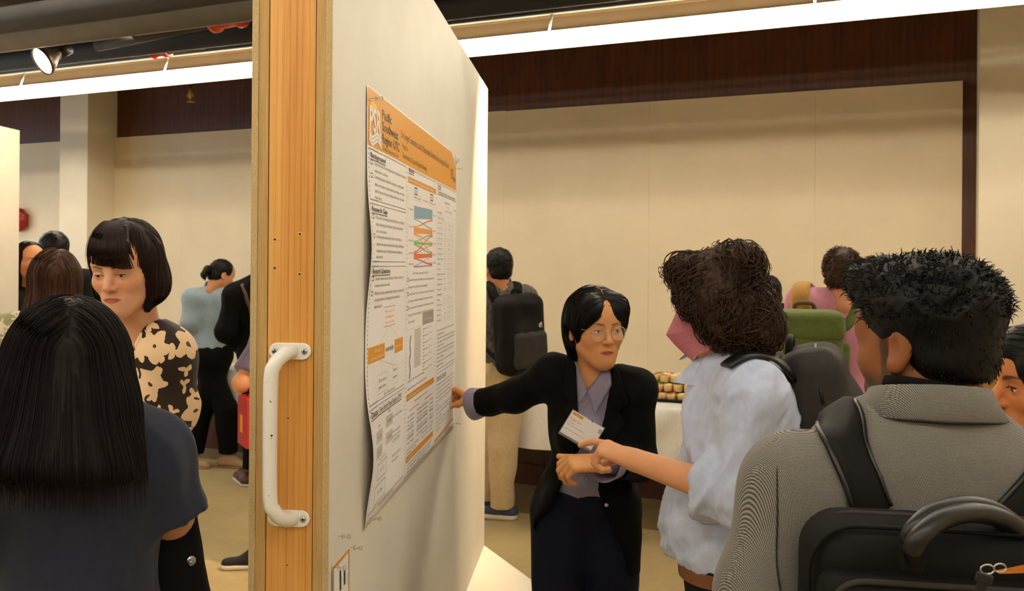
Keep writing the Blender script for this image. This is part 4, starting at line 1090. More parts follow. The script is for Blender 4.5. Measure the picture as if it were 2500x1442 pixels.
    def foot(s, S, n, off=0., k=.02):
        a = s.J['an' + n]; f = nrm(s.J['fd' + n]); c = s.sc; z = .035 * c
        S.rc(a, V(a[0], a[1], z) - f * .03, .038 * c + off, .034 * c + off, k); S.rc(V(a[0], a[1], z) - f * .03, V(a[0], a[1], z) + f * .10 * c, .034 * c + off, .036 * c + off, k); S.rc(V(a[0], a[1], z) + f * .10 * c, V(a[0], a[1], z - .008) + f * .165 * c, .036 * c + off, .026 * c + off, k)
    def hand(s, S, n, d, palm, curls=(40, 45, 50, 55), thumb=35, spread=4., sc=None, thumb_dir=None, tcurl=20):
        """d: finger direction, palm: direction the palm faces"""
        c = s.sc if sc is None else sc; w = s.J['wr' + n]; d = nrm(d); pn = nrm(np.asarray(palm) - d * (np.asarray(palm) @ d)); side = np.cross(pn, d) * (1 if n == 'L' else -1)
        # side points to the thumb
        k0 = .012 * c; S.rc(w, w + d * .03 * c, .026 * c, .027 * c, .02 * c, (pn, .72))
        tips = []
        for i, (o, L) in enumerate(((.027, .088), (.009, .092), (-.010, .088), (-.027, .079))):
            kn = w + d * L * c + side * o * c; S.rc(w + d * .02 * c + side * o * .6 * c, kn, .015 * c, .0115 * c, k0, (pn, .92))
            q = kn; a = 0; fl = ((.044, .026, .021), (.049, .030, .022), (.046, .028, .022), (.036, .021, .019))[i]; r = .0098 if i < 3 else .0086
            sd = nrm(d + side * math.tan(D(spread * (1.5 - i))))
            cu = curls[i] if hasattr(curls[i], '__len__') else (curls[i], curls[i] * 1.1, curls[i] * .7)
            for j in range(3):
                a += D(cu[j]); dr = math.cos(a) * sd + math.sin(a) * pn; q2 = q + dr * fl[j] * c
                S.rc(q, q2, r * c * (1 - .08 * j), r * c * (1 - .08 * (j + 1)), .003 * c if j else .006 * c); q = q2
            tips.append(q)
        b = w + d * .022 * c + side * .022 * c + pn * .006 * c; td = nrm(thumb_dir) if thumb_dir is not None else nrm(d * math.cos(D(thumb)) + side * math.sin(D(thumb)) + pn * .35)
        q = b + td * .045 * c; S.rc(b, q, .0165 * c, .0125 * c, .014 * c)
        ax = nrm(np.cross(td, pn + d * .3)); a = 0; dr = td
        for L, r in ((.034, .0112), (.028, .0098)):
            a += D(tcurl); dr = nrm(td * math.cos(a) - side * math.sin(a)); q2 = q + dr * L * c; S.rc(q, q2, r * c, r * .9 * c, .004 * c); q = q2
        tips.append(q); s.hands[n] = (w + d * .09 * c, .13 * c); return tips
    def skin(s, parent, base, res=.012, face=0.0025, hand=.0032, shape=None, pt=None, feet=False, arms=True, thin=-.006, hands=None, legs=False):
        S = SDF(); s.torso(S, thin)
        for n in 'LR':
            if arms: s.arm(S, n, 0.0)
            if legs: s.leg(S, n, thin)
            if feet: s.foot(S, n, -.006)
        fine = []
        S.rc(s.J['neck'] - V(0, 0, .02), s.H.p(0, .028, -.08), (.050 if s.fem else .056) * s.g, (.045 if s.fem else .052) * s.H.s, .035)
        s.H.shape(S, **(shape or {}))
        fine.append((s.H.o - .15 * s.H.s, s.H.o + .135 * s.H.s, face))
        for n, a in (hands or {}).items():
            s.hand(S, n, **a); c, r = s.hands[n]
            if hand: fine.append((c - r, c + r, hand))
        if arms and not hands:
            for n in 'LR':
                w = s.J['wr' + n]; d = nrm(w - s.J['el' + n]); s.hand(S, n, d, s.Rc @ V(-1 if n == 'L' else 1, .2, 0), (18, 20, 24, 26))
        s.S = S
        o, v = soft('body', S, M_SKIN, parent, res, fine)
        paint(o, s.H.paint(v, base, **(pt or {}))); return o
def person(name, x, y, label, group='people at the poster session'):
    return empty(name, (x, y, 0), label, 'person', group)
def shoe(parent, B, n, m_up, m_sole, sole=.022, L=.27, name='shoe', res=.012):
    a = B.J['an' + n]; f = nrm(V(B.J['fd' + n][0], B.J['fd' + n][1], 0)); sd = V(-f[1], f[0], 0); c = B.sc
    z0 = .0; S = SDF(); heel = V(a[0], a[1], 0) - f * .055 * c; toe = heel + f * (L - .05) * c
    S.rc(heel + V(0, 0, .045), toe + V(0, 0, .030), .040 * c, .034 * c, .02, (V(0, 0, 1), .9)); S.rc(heel + V(0, 0, .04), V(a[0], a[1], .09), .040 * c, .042 * c, .03)
    S.rc(heel + f * .10 + V(0, 0, .055), V(a[0], a[1], .085), .036 * c, .038 * c, .03)
    S.cut(V(0, 0, sole), V(0, 0, -1)); S.cut(V(a[0], a[1], .105 * c), V(0, 0, 1) - f * .25)
    o, _ = soft(name, S, m_up, parent, res)
    S = SDF(); S.rc(heel + V(0, 0, .02), toe + V(0, 0, .02), .043 * c, .038 * c, .01); S.cut(V(0, 0, sole), V(0, 0, 1), .003); S.cut(V(0, 0, .001), V(0, 0, -1), .003)
    soft('sole', S, m_sole, o, res)
    return o

# ---------------------------------------------------------------- clothing helpers
def ribbon_on(S, pts, width, parent, name, mat, off=.003, th=.004, n=6, across=5, nor=None):
    """band that lies on a soft surface, following the given path"""
    C = np.array(bez(pts, n)); C = S.snap(C, off) if S is not None else C
    t = np.gradient(C, axis=0); t /= np.linalg.norm(t, axis=1, keepdims=True)
    g = S.grad(C) if S is not None else np.array([nrm(nor)] * len(C))
    sd = np.cross(t, g); sd /= np.linalg.norm(sd, axis=1, keepdims=True); g = np.cross(sd, t)
    w = np.interp(np.linspace(0, 1, len(C)), np.linspace(0, 1, len(width)), width) if hasattr(width, '__len__') else np.full(len(C), width)
    rows = []
    for a in np.linspace(-.5, .5, across): rows.append(C + sd * (w * a)[:, None])
    G = np.stack(rows, 1); sh = G.shape; Q = G.reshape(-1, 3)
    if S is not None: Q = S.snap(Q, off, 2)
    gg = S.grad(Q) if S is not None else np.repeat(g, across, 0)
    ed = np.tile(np.where(np.abs(np.linspace(-1, 1, across)) > .99, .45, 1.), sh[0])[:, None]
    top = Q + gg * th * ed; bot = Q - gg * .002
    m, k = sh[0], across; v = np.concatenate([top, bot]); N = m * k; f = []
    for i in range(m - 1):
        for j in range(k - 1):
            a = i * k + j; f.append((a, a + 1, a + k + 1, a + k)); f.append((N + a, N + a + k, N + a + k + 1, N + a + 1))
        for j, fl in ((0, 0), (k - 1, 1)):
            a = i * k + j; f.append((a, a + k, N + a + k, N + a) if not fl else (a, N + a, N + a + k, a + k))
    for i, fl in ((0, 0), (m - 1, 1)):
        for j in range(k - 1):
            a = i * k + j; f.append((a, N + a, N + a + 1, a + 1) if not fl else (a, a + 1, N + a + 1, N + a))
    o = MB().add(v, f, True).build(name, mat, parent)
    ribbon_on.edges = (top.reshape(m, k, 3)[:, 0], top.reshape(m, k, 3)[:, -1]); return o
def shirt(parent, B, mat, off=.014, sleeve=1.0, hem=None, res=.008, disp=(), name='shirt', arm_off=None, cuff=0., neck=.058, neck_dz=.0, hips=True, extra=None, k=.05, belly=1., sides='LR', drop=None, chest=1., fine=(), necktilt=V(0, 0, 0)):
    S = SDF(); B.torso(S, off, k, hips=hips, belly=belly, chest=chest)
    if extra: extra(S)
    if hem is not None: S.cut(V(0, 0, hem), V(0, 0, -1), .012)
    for n in sides: B.arm(S, n, (off if arm_off is None else arm_off), sleeve, cuff=cuff, k=.035)
    nb = B.J['neck'] + V(0, 0, neck_dz)
    S.rc(nb + V(0, 0, .025) + necktilt, B.H.p(0, .02, -.06), neck * B.sc, neck * B.sc * 1.1, .012, op='s')
    o, v = soft(name, S, mat, parent, res, fine, disp); return o, S
def trousers(parent, B, mat, off=.010, waist=None, t1=.92, flare=0., res=.017, disp=(), name='trousers', r=1.0):
    S = SDF(); J = B.J
    S.el(J['hip'] + B.Rp @ V(0, .012, .02) * B.sc, V(.158 if not B.fem else .163, .112, .13) * B.g + off, B.Rp, .04); S.el(J['waist'], V(.132 if not B.fem else .122, .098, .12) * B.g + off, B.Rm, .04)
    S.el(J['hip'] + B.Rp @ V(0, .055, -.03) * B.sc, V(.12, .085, .09) * B.g + off, B.Rp, .05)
    for n in 'LR': B.leg(S, n, off, t1, flare=flare, r=r)
    S.cut(V(0, 0, J['waist'][2] - .01 if waist is None else waist), V(0, 0, 1), .01)
    o, v = soft(name, S, mat, parent, res, (), disp); return o, S
def collar(parent, B, mat, r=.062, h=.038, spread=.012, name='collar', gap=30, tilt=V(0, 0, 0), th=.003, dz=0.0, points=0.0):
    """stand-and-fall shirt collar round the neck; gap = half opening in degrees at the throat"""
    c = B.J['neck'] + V(0, 0, .028 + dz) * B.sc; R = B.Rc; up = nrm(B.H.p(0, .03, -.08) - B.J['neck']); f = R @ V(0, -1, 0); f = nrm(f - up * (f @ up)); s_ = np.cross(up, f)
    vs = []; n = 26; K = 5
    for layer in (0, 1):
        for i in range(n + 1):
            a = math.radians(gap) + (2 * math.pi - 2 * math.radians(gap)) * i / n; rad = math.cos(a) * f + math.sin(a) * s_
            e = min(i, n - i) / (n * .5); drop = (1 - e) ** 3
            for j in range(K):
                t = j / (K - 1)
                if t < .5: q = c + rad * (r + layer * -th) + up * (h * t * 2 - .008 * drop)
                else:
                    tt = (t - .5) * 2; q = c + rad * (r + .006 + (spread + points * drop * .6) * tt - layer * th) + up * (h * (1 - tt) - h * .35 * tt - (points * drop) * tt) + (f * points * drop * .3) * tt
                vs.append(q + tilt * math.cos(a))
    F_ = []; N = (n + 1) * K
    for i in range(n):
        for j in range(K - 1):
            a = i * K + j; F_.append((a, a + 1, a + K + 1, a + K)); F_.append((N + a, N + a + K, N + a + K + 1, N + a + 1))
    return MB().add(vs, F_, True).build(name, mat, parent)
def loc_dirs(H, d): return H.R @ nrm(d)
def verts_of(S, res, rng, n, keep=None):
    v, q = S.mesh(res)
    if keep is not None: v = v[keep(v)]
    return v[rng.integers(0, len(v), n)] + rng.normal(0, .002, (n, 3))
def short_hair(parent, H, mat, t=.012, n=900, L=.02, lift=.7, sweep=V(0, -.6, .5), seed=1, res=.006, back=-.075, r0=.0011, top=.0, fade=True, side=.0, jag=.35, steps=4, blobs=()):
    """short cut: volume over the skull, cut at hairline, with outward strands"""
    S = SDF(); H.el(S, (0, .016, .038 + top * .5), (.0745 + t + side, .094 + t, .086 + t + top * .5), .02)
    H.el(S, (0, .045, -.03), (.060 + t * .6 + side, .055 + t * .5, .055), .03)
    for c, r in blobs: H.el(S, c, r, .03)
    H.el(S, (0, -.105, -.045), (.085, .080, .110), .01, 's')
    for g in (1, -1): H.el(S, (g * .086, .004, -.028), (.022, .024, .040), .008, 's')
    S.cut(H.p(0, .05, back), H.R @ V(0, -.35, -1), .01)
    rng = np.random.default_rng(seed); st = []
    P = verts_of(S, .008, rng, n, lambda v: H.loc(v)[:, 2] > back + .01)
    g = S.grad(P); l = H.loc(P); up = np.clip((l[:, 2] + .02) / .08, .15, 1)[:, None]
    d = g * lift + (H.R @ sweep)[None] * up + rng.normal(0, jag, P.shape); d /= np.linalg.norm(d, axis=1, keepdims=True)
    Ls = (L * rng.uniform(.6, 1.25, n))[:, None] * (.35 + .65 * up); K = [P - g * .004]
    for i in range(steps): K.append(K[-1] + (d + np.array([0, 0, -.12 * i])) * Ls / steps)
    st.append(np.stack(K, 1))
    return hair_obj(parent, S, mat, st, res, r0, r0 * .35, [lambda v: .004 * vnoise(v * 70)])

# ---------------------------------------------------------------- shared looks
def C3(r, g, b): return lin(r, g, b)[:3]
H_BLACK = hair_mat('black_hair', lin(13, 11, 10)); H_BLACKB = hair_mat('black_brown_hair', lin(20, 13, 12), .4, .45); H_DBR = hair_mat('dark_brown_hair', lin(42, 25, 20)); H_BR = hair_mat('brown_hair', lin(72, 44, 30), .45); H_CURL = hair_mat('brown_curly_hair', lin(62, 42, 28), .6)
F_NAVY = fabric('navy_linen', lin(44, 50, 70), folds=7); F_BLACK = fabric('black_cloth', lin(15, 14, 13)); F_CHAR = fabric('charcoal_cloth', lin(32, 33, 36)); F_DENIM = fabric('dark_denim', lin(28, 32, 48))
F_BLUE = fabric('pale_blue_cotton', lin(196, 207, 236), folds=8, fstr=.5); F_PALEBL = fabric('grey_blue_cotton', lin(150, 168, 180), folds=8); F_LILAC = fabric('lilac_grey_shirt', lin(146, 138, 160)); F_PINK = fabric('pink_shirt', lin(206, 138, 162), folds=9, fstr=.6)
F_TWEED = fabric('grey_tweed', lin(92, 88, 82), var=.5); F_KHAKI = fabric('khaki_cotton', lin(206, 182, 142), folds=6, fstr=.6); F_OLIVE = fabric('green_canvas', lin(92, 104, 52), folds=4, fstr=.5); F_TANCV = fabric('tan_canvas', lin(176, 132, 66), folds=5, fstr=.5); F_TAUPE = fabric('taupe_cloth', lin(170, 140, 118))
F_PACK = fabric('black_nylon', lin(24, 23, 22), weave=1600, folds=5, fstr=.25, rough=.6); F_PACKG = fabric('grey_black_nylon', lin(58, 55, 52), weave=1600, folds=5, fstr=.3, rough=.65); F_PURP = fabric('purple_grey_knit', lin(122, 112, 140))
M_LEATH = plain('black_leather', lin(20, 19, 19), .38, var=.25, vs=40, bs=300, bstr=.15); M_SOLEW = plain('white_rubber', lin(226, 218, 204), .55); M_SHOEN = plain('navy_knit_shoe', lin(58, 60, 82), .8, bs=200); M_SHOEB = plain('black_canvas_shoe', lin(26, 25, 24), .8); M_SHOET = plain('beige_suede', lin(176, 146, 108), .9); M_SHOEM = plain('maroon_leather', lin(92, 48, 38), .5); M_SOLEB = plain('dark_rubber', lin(40, 36, 32), .8)
def blazer_mat():
    t = NT('nailhead_wool'); tc = t.n('ShaderNodeTexCoord'); sp = t.n('ShaderNodeSeparateXYZ'); t.l(tc.outputs['Object'], sp.inputs[0])
    u = t.math('MULTIPLY', t.math('ADD', sp.outputs['X'], t.math('MULTIPLY', sp.outputs['Y'], .55)), 1900.); v = t.math('MULTIPLY', sp.outputs['Z'], 1900.)
    a = t.math('SINE', t.math('ADD', u, v)); b = t.math('SINE', t.math('SUBTRACT', u, v)); f = t.math('MULTIPLY', a, b)
    m = t.math('ADD', t.math('MULTIPLY', f, .9), t.math('MULTIPLY', t.math('SUBTRACT', t.noise(t.co(), 700, 3), .5), .5))
    t.set(col=t.ramp(t.math('ADD', t.math('MULTIPLY', m, .5), .5), [(.38, lin(40, 36, 34)), (.64, lin(158, 153, 146))]), rough=.9, sheen=.15, spec=.2)
    h = t.math('ADD', t.math('MULTIPLY', t.noise(t.co(scale=(1, 1, .5)), 7, 2, .5, 1.), 7.), t.math('MULTIPLY', f, .3)); t.bump(h, .35, .003); return t.m
def floral(name, bg, petal, mid, scale, r0, seed=0., rough=.7):
    t = NT(name); v0 = t.co(scale=(1, .6, 1), rot=(0, 0, 0))
    ns = t.n('ShaderNodeTexNoise'); ns.inputs['Scale'].default_value = 24; t.l(v0, ns.inputs['Vector'])
    ad = t.n('ShaderNodeVectorMath', operation='MULTIPLY_ADD'); t.l(ns.outputs['Color'], ad.inputs[0]); ad.inputs[1].default_value = (.03, .03, .03); t.l(v0, ad.inputs[2])
    sp = t.n('ShaderNodeSeparateXYZ'); t.l(ad.outputs[0], sp.inputs[0]); cb = t.n('ShaderNodeCombineXYZ')
    t.l(t.math('ADD', sp.outputs['X'], t.math('MULTIPLY', sp.outputs['Y'], .8)), cb.inputs[0]); t.l(sp.outputs['Z'], cb.inputs[1]); cb.inputs[2].default_value = seed
    def layer(sc, r, k, am, off):
        vo = t.n('ShaderNodeTexVoronoi', voronoi_dimensions='2D'); vo.inputs['Scale'].default_value = sc; vo.inputs['Randomness'].default_value = .85
        o = t.n('ShaderNodeVectorMath', operation='ADD'); o.inputs[1].default_value = (off, off * .7, 0); t.l(cb.outputs[0], o.inputs[0]); t.l(o.outputs[0], vo.inputs['Vector'])
        d = t.n('ShaderNodeVectorMath', operation='SUBTRACT'); t.l(o.outputs[0], d.inputs[0]); t.l(vo.outputs['Position'], d.inputs[1])
        s2 = t.n('ShaderNodeSeparateXYZ'); t.l(d.outputs[0], s2.inputs[0]); cs = t.n('ShaderNodeSeparateXYZ'); t.l(vo.outputs['Color'], cs.inputs[0])
        L = t.math('SQRT', t.math('ADD', t.math('MULTIPLY', s2.outputs[0], s2.outputs[0]), t.math('MULTIPLY', s2.outputs[1], s2.outputs[1])))
        th = t.math('ARCTAN2', s2.outputs[1], s2.outputs[0]); c = t.math('COSINE', t.math('ADD', t.math('MULTIPLY', th, k), t.math('MULTIPLY', cs.outputs[0], 6.)))
        R_ = t.math('MULTIPLY', t.math('ADD', 1., t.math('MULTIPLY', c, am)), r); return t.math('LESS_THAN', L, R_), L
    f1, L1 = layer(scale, r0, 5., .26, 0.); f2, _ = layer(scale * 1.9, r0 * .36, 3., .55, 3.7)
    f = t.math('MAXIMUM', f1, f2); core = t.math('MULTIPLY', f1, t.math('LESS_THAN', L1, r0 * .16))
    t.set(col=t.mix(core, t.mix(f, bg, petal), mid), rough=rough, sheen=.1, spec=.3); t.bump(t.noise(t.co(scale=(1, 1, .4)), 9, 2), .5, .006); return t.m
F_FLOR = floral('cream_flowers_on_brown', lin(42, 27, 20), lin(232, 198, 158), lin(70, 44, 30), 8.4, .040); F_SAGE = floral('cream_flowers_on_sage', lin(150, 144, 104), lin(216, 200, 172), lin(150, 144, 104), 17., .022)
M_BLAZ = blazer_mat()
def soft_box(name, parent, c, h, R, mat, r=.04, res=.007, disp=(), extra=None):
    S = SDF(); S.bx(c, h, R, r, .01)
    if extra: extra(S)
    return soft(name, S, mat, parent, res, (), disp)[0], S
def pack_frame(B, dy=.0):
    """origin on the back surface between the shoulder blades, axes: side, backwards, up"""
    R = B.Rc; return B.J['uchest'] + R @ V(0, .10 * B.g + dy, -.02), R

def poly_fn(poly, y0, y1):
    """prism: polygon in the x-z plane, between depths y0 and y1"""
    poly = np.array(poly, float); A_ = poly; B_ = np.roll(poly, -1, 0)
    def fn(X, Y, Z):
        d = None; ins = None
        for a, b in zip(A_, B_):
            e = b - a; wx = X - a[0]; wz = Z - a[1]; t = np.clip((wx * e[0] + wz * e[1]) / (e @ e + 1e-12), 0, 1)
            q = (wx - e[0] * t) ** 2 + (wz - e[1] * t) ** 2; d = q if d is None else np.minimum(d, q)
            c1 = (Z >= a[1]) & (Z < b[1]) & (e[0] * wz - e[1] * wx < 0); c2 = (Z < a[1]) & (Z >= b[1]) & (e[0] * wz - e[1] * wx > 0)
            f = c1 | c2; ins = f if ins is None else ins ^ f
        d = np.sqrt(d) * np.where(ins, -1, 1); return np.maximum(d, np.maximum(Y - y1, y0 - Y))
    return fn
def px_poly(pts, Yd): return [(at(x, y, Yd)[0], at(x, y, Yd)[2]) for x, y in pts]
def prism(S, pts, Yd, y0, y1, op='s', k=.006):
    pl = px_poly(pts, Yd); q = np.array(pl); S._a(op, poly_fn(pl, y0, y1), V(q[:, 0].min(), y0, q[:, 1].min()), V(q[:, 0].max(), y1, q[:, 1].max()), k, None)
def shell_patch(name, S, pts, Yd, y1, t0, t1, mat, parent, res=.004):
    """thin layer lying on a soft surface with an outline given in front view"""
    pl = px_poly(pts, Yd); pf = poly_fn(pl, -99, y1); q = np.array(pl); T = SDF()
    def fn(X, Y, Z):
        P_ = np.stack(np.broadcast_arrays(X, Y, Z), -1); s_ = S.ev(P_); return np.maximum(np.maximum(s_ - t1, t0 - s_), pf(X, Y, Z))
    T._a('u', fn, V(q[:, 0].min() - .005, y1 - .22, q[:, 1].min() - .005), V(q[:, 0].max() + .005, y1, q[:, 1].max() + .005), .001, None)
    return soft(name, T, mat, parent, res)[0]

# ---------------------------------------------------------------- people left of the board
rng = np.random.default_rng(3)
# --- A: woman with long dark hair, seen from behind, nearest on the left
hp = at(168, 893, 1.65); P = person('person', hp[0] + .02, 1.65, 'woman with long dark hair in a navy blouse seen from behind at lower left')
A = Body(hp[0] + .0, 1.69, 198, 1.56, 1.0, True, head=dict(pos=hp, yaw=202, pitch=6, sc=.96), lean=2)
A.J['shR'] = at(366, 1112, 1.74); A.J['shL'] = at(-40, 1105, 1.56); A.J['elR'] = at(418, 1262, 1.77); A.J['wrR'] = at(398, 1275, 2.0); A.J['elL'] = at(-90, 1330, 1.62); A.J['wrL'] = at(-20, 1420, 1.85)
A.skin(P, lin(206, 150, 116), .012, .010, None, shape=dict(face=False), hands={'R': dict(d=(-.3, .6, -.5), palm=(-1, 0, -.2)), 'L': dict(d=(.3, .6, -.5), palm=(1, 0, -.2))})
shirt(P, A, F_NAVY, .022, -.02, .62, .008, [folds(.005, 11, V(.1, 0, 1), .3)], 'blouse', cuff=.014, arm_off=.016, neck=.055, k=.06)
trousers(P, A, F_BLACK, .012)
for n in 'LR': shoe(P, A, n, M_SHOEB, M_SOLEB)
H = A.H; S = SDF(); H.el(S, (0, .016, .034), (.088, .106, .094), .02)
S.rc(H.p(0, .035, .0), H.p(.002, .060, -.16), .104, .112, .03, (H.R @ V(0, 1, 0), .80)); S.rc(H.p(.002, .060, -.10), H.p(.012, .085, -.19), .112, .138, .05, (H.R @ V(0, 1, 0), .60))
S.cut(H.p(0, .09, -.198), V(-.12, -.10, -1), .03); H.el(S, (0, -.14, -.05), (.078, .085, .15), .01, 's')
part = lambda l: np.sign(l[:, 0] + .008 + 1e-6)
def d_long(P_, i):
    l = H.loc(P_); top = np.clip((l[:, 2] - .02) / .07, 0, 1)[:, None]
    d = np.zeros_like(P_); d[:, 2] = -1; return d + top * (part(l)[:, None] * H.R[:, 0][None] * 1.3 + H.R[:, 1][None] * .5)
keep = lambda v: H.loc(v)[:, 1] > -.06
zc_ = H.p(0, .09, -.185)[2]
st = [flow(S, verts_of(S, .012, rng, 1500, keep), d_long, 11, .017, rng.uniform(.001, .0045, 1500), 0, zc_), flow(S, verts_of(S, .012, rng, 850, lambda v: (H.loc(v)[:, 2] > .06) & keep(v)), d_long, 16, .018, rng.uniform(.001, .0045, 850), 0, zc_)]
def groove(Hd, a=.003, f=150, part_w=.006):
    def fn(v):
        l = Hd.loc(v); th = np.arctan2(l[:, 0], l[:, 1] + .02); n = vnoise(np.stack([th * 9, l[:, 2] * 4, l[:, 2] * 0], 1)); m = vnoise(np.stack([th * 28, l[:, 2] * 6, l[:, 2] * 0 + 4], 1))
        pz = -part_w * np.exp(-((l[:, 0] + .008) / .006) ** 2) * (l[:, 2] > .05)
        return a * n + a * .5 * m + pz
    return fn
hair_obj(P, S, H_BLACKB, st, .006, .0007, .0003, [groove(H, .0008)])
# scalp showing in the parting
q = S.snap(np.array([H.p(-.008, y, .2) for y in (-.04, -.02, .0, .02, .045)]), .001); ribbon_on(S, list(q), [.002, .005, .006, .005, .001], P, 'parting', plain('scalp', lin(120, 74, 56), .6), -.001, .0015, 5, 3)
# black tote bag hanging at her side
bag = empty('tote_bag', at(440, 1500, 1.80), 'black fabric tote bag with silver snap beside the navy blouse', 'bag')
c = at(425, 1440, 1.80); Rb = Rz(.25) @ Ry(.0)
Sb = SDF()
for a, b in (((-.03, 0, .18), (.055, 0, -.22)), ((-.09, 0, .14), (-.14, 0, -.22)), ((.0, 0, .17), (-.03, 0, -.22))): Sb.rc(c + Rb @ V(*a), c + Rb @ V(*b), .035, .07, .05, (Rb @ V(0, 1, 0), .8))
Sb.cut(c + V(0, 0, -.27), V(0, 0, -1), .01)
soft('bag_body', Sb, fabric('black_felt', lin(20, 20, 20), fstr=.3), bag, .008, (), [folds(.004, 10, V(.2, 0, 1), .4, 4.)])
sn = at(484, 1384, 1.72); sn = Sb.snap(np.array([sn]), .001)[0]; ax = Sb.grad(np.array([sn]))[0]
ax = nrm(ax + V(.2, -.8, 0)); MB().lathe(sn, ax, [(-.004, .010), (.002, .0105), (.004, .008), (.0045, .005), (.007, .0045), (.008, .0)], 20).build('snap', M_STEEL, bag)
MB().tube(bez([c + Rb @ V(-.08, 0, .15), c + Rb @ V(-.06, .02, .26), c + Rb @ V(-.02, .02, .26), c + Rb @ V(.0, 0, .16)], 8), .008, 8).build('strap', F_BLACK, bag)

# --- B: woman with a dark bob in a floral blouse
hp = at(306, 654, 2.52); P = person('person', hp[0] + .03, 2.62, 'woman with dark bob and bangs in a black blouse with cream flowers')
B = Body(hp[0] - .02, 2.60, -14, 1.66, .96, True, head=dict(pos=hp, yaw=-4, pitch=13, roll=-2, sc=1.0))
B.J['neck'] = at(342, 815, 2.60); B.J['shL'] = at(404, 868, 2.58); B.J['shR'] = at(258, 860, 2.68); B.J['uchest'] = at(338, 890, 2.62); B.J['chest'] = at(330, 980, 2.62); B.J['waist'] = at(312, 1080, 2.62); B.J['elL'] = at(424, 1000, 2.62); B.J['wrL'] = at(320, 1085, 2.42); B.J['elR'] = at(200, 1010, 2.75); B.J['wrR'] = at(250, 1120, 2.52)
skb = lin(222, 168, 134)
B.skin(P, skb, .014, .0023, None, shape=dict(jaw=.90, lid=.0034, lips=.85, nose=1.0, brow_r=.75), pt=dict(lip=C3(186, 98, 84), brow=C3(60, 38, 28), blush=.35, brw=.0036), hands={'L': dict(d=(-.6, -.4, -.2), palm=(0, .3, -1)), 'R': dict(d=(.6, -.4, -.2), palm=(0, .3, -1))})
B.H.eyes(P, look=(-4, 16)); B.H.lashes(B.S, P, H_DBR, .0010, .0030)
def vneck(S):
    n = B.J['neck']; f = B.Rc @ V(0, -1, 0)
    S.rc(n + V(0, 0, .06) + f * .05, n + f * .13 + V(0, 0, -.15), .062, .016, .012, op='s')
o, Sb2 = shirt(P, B, F_FLOR, .022, .9, .78, .007, [folds(.005, 13, V(.25, 0, 1), .3, 2.)], 'blouse', cuff=.006, arm_off=.020, neck=.060, k=.05)
# v opening: rebuild with the notch
bpy.data.objects.remove(o)
S = SDF(); B.torso(S, .022, .05); S.cut(V(0, 0, .78), V(0, 0, -1), .012)
for n in 'LR': B.arm(S, n, .024, .92, cuff=.004, k=.04)
S.rc(B.J['neck'] + V(0, 0, .03), B.H.p(0, .02, -.06), .060, .064, .012, op='s'); vneck(S)
soft('blouse', S, F_FLOR, P, .007, (), [folds(.005, 13, V(.25, 0, 1), .3, 2.)])
f = B.Rc @ V(0, -1, 0); sd = B.Rc @ V(1, 0, 0); n0 = B.J['neck']
for g in (1, -1):
    pts = [n0 + sd * g * .064 + V(0, 0, .035) - f * .01, n0 + sd * g * .052 + V(0, 0, .0) + f * .075, n0 + sd * g * .028 + f * .105 + V(0, 0, -.07), n0 + f * .12 + sd * g * .004 + V(0, 0, -.15)]
    ribbon_on(S, pts, .016, P, 'neckline', F_FLOR, .002, .003, 6, 4)
trousers(P, B, F_TAUPE, .012)
for n in 'LR': shoe(P, B, n, M_SHOEB, M_SOLEB)
H = B.H
S = SDF(); H.el(S, (0, .022, .040), (.089, .104, .094), .02)
for g in (1, -1):
    S.rc(H.p(g * .066, .012, .03), H.p(g * .072, .012, -.060), .038, .036, .03, (H.R @ V(1, 0, 0), .80)); S.rc(H.p(g * .072, .012, -.055), H.p(g * .054, -.012, -.108), .033, .014, .025, (H.R @ V(1, 0, 0), .75))
    H.el(S, (g * .045, .05, -.045), (.045, .05, .06), .04)
H.el(S, (0, .058, -.035), (.066, .055, .06), .04)
H.el(S, (0, -.135, -.052), (.058, .085, .098), .012, 's'); H.el(S, (0, -.06, -.10), (.052, .075, .06), .012, 's'); S.cut(H.p(0, 0, -.122), H.R @ V(0, .0, -1), .012)
def d_bob(P_, i):
    l = H.loc(P_); top = np.clip((l[:, 2] - .03) / .07, 0, 1)[:, None]; front = np.clip((-.02 - l[:, 1]) / .05, 0, 1)[:, None]
    d = np.zeros_like(P_); d[:, 2] = -1
    return d + top * (np.sign(l[:, 0] - .004)[:, None] * H.R[:, 0][None] * .9 + np.sign(l[:, 1])[:, None] * H.R[:, 1][None] * .7 * (1 + front)) + H.R[:, 0][None] * .25 * front
st = [flow(S, verts_of(S, .010, rng, 1300), d_bob, 9, .014, rng.uniform(-.001, .0025, 1300))]
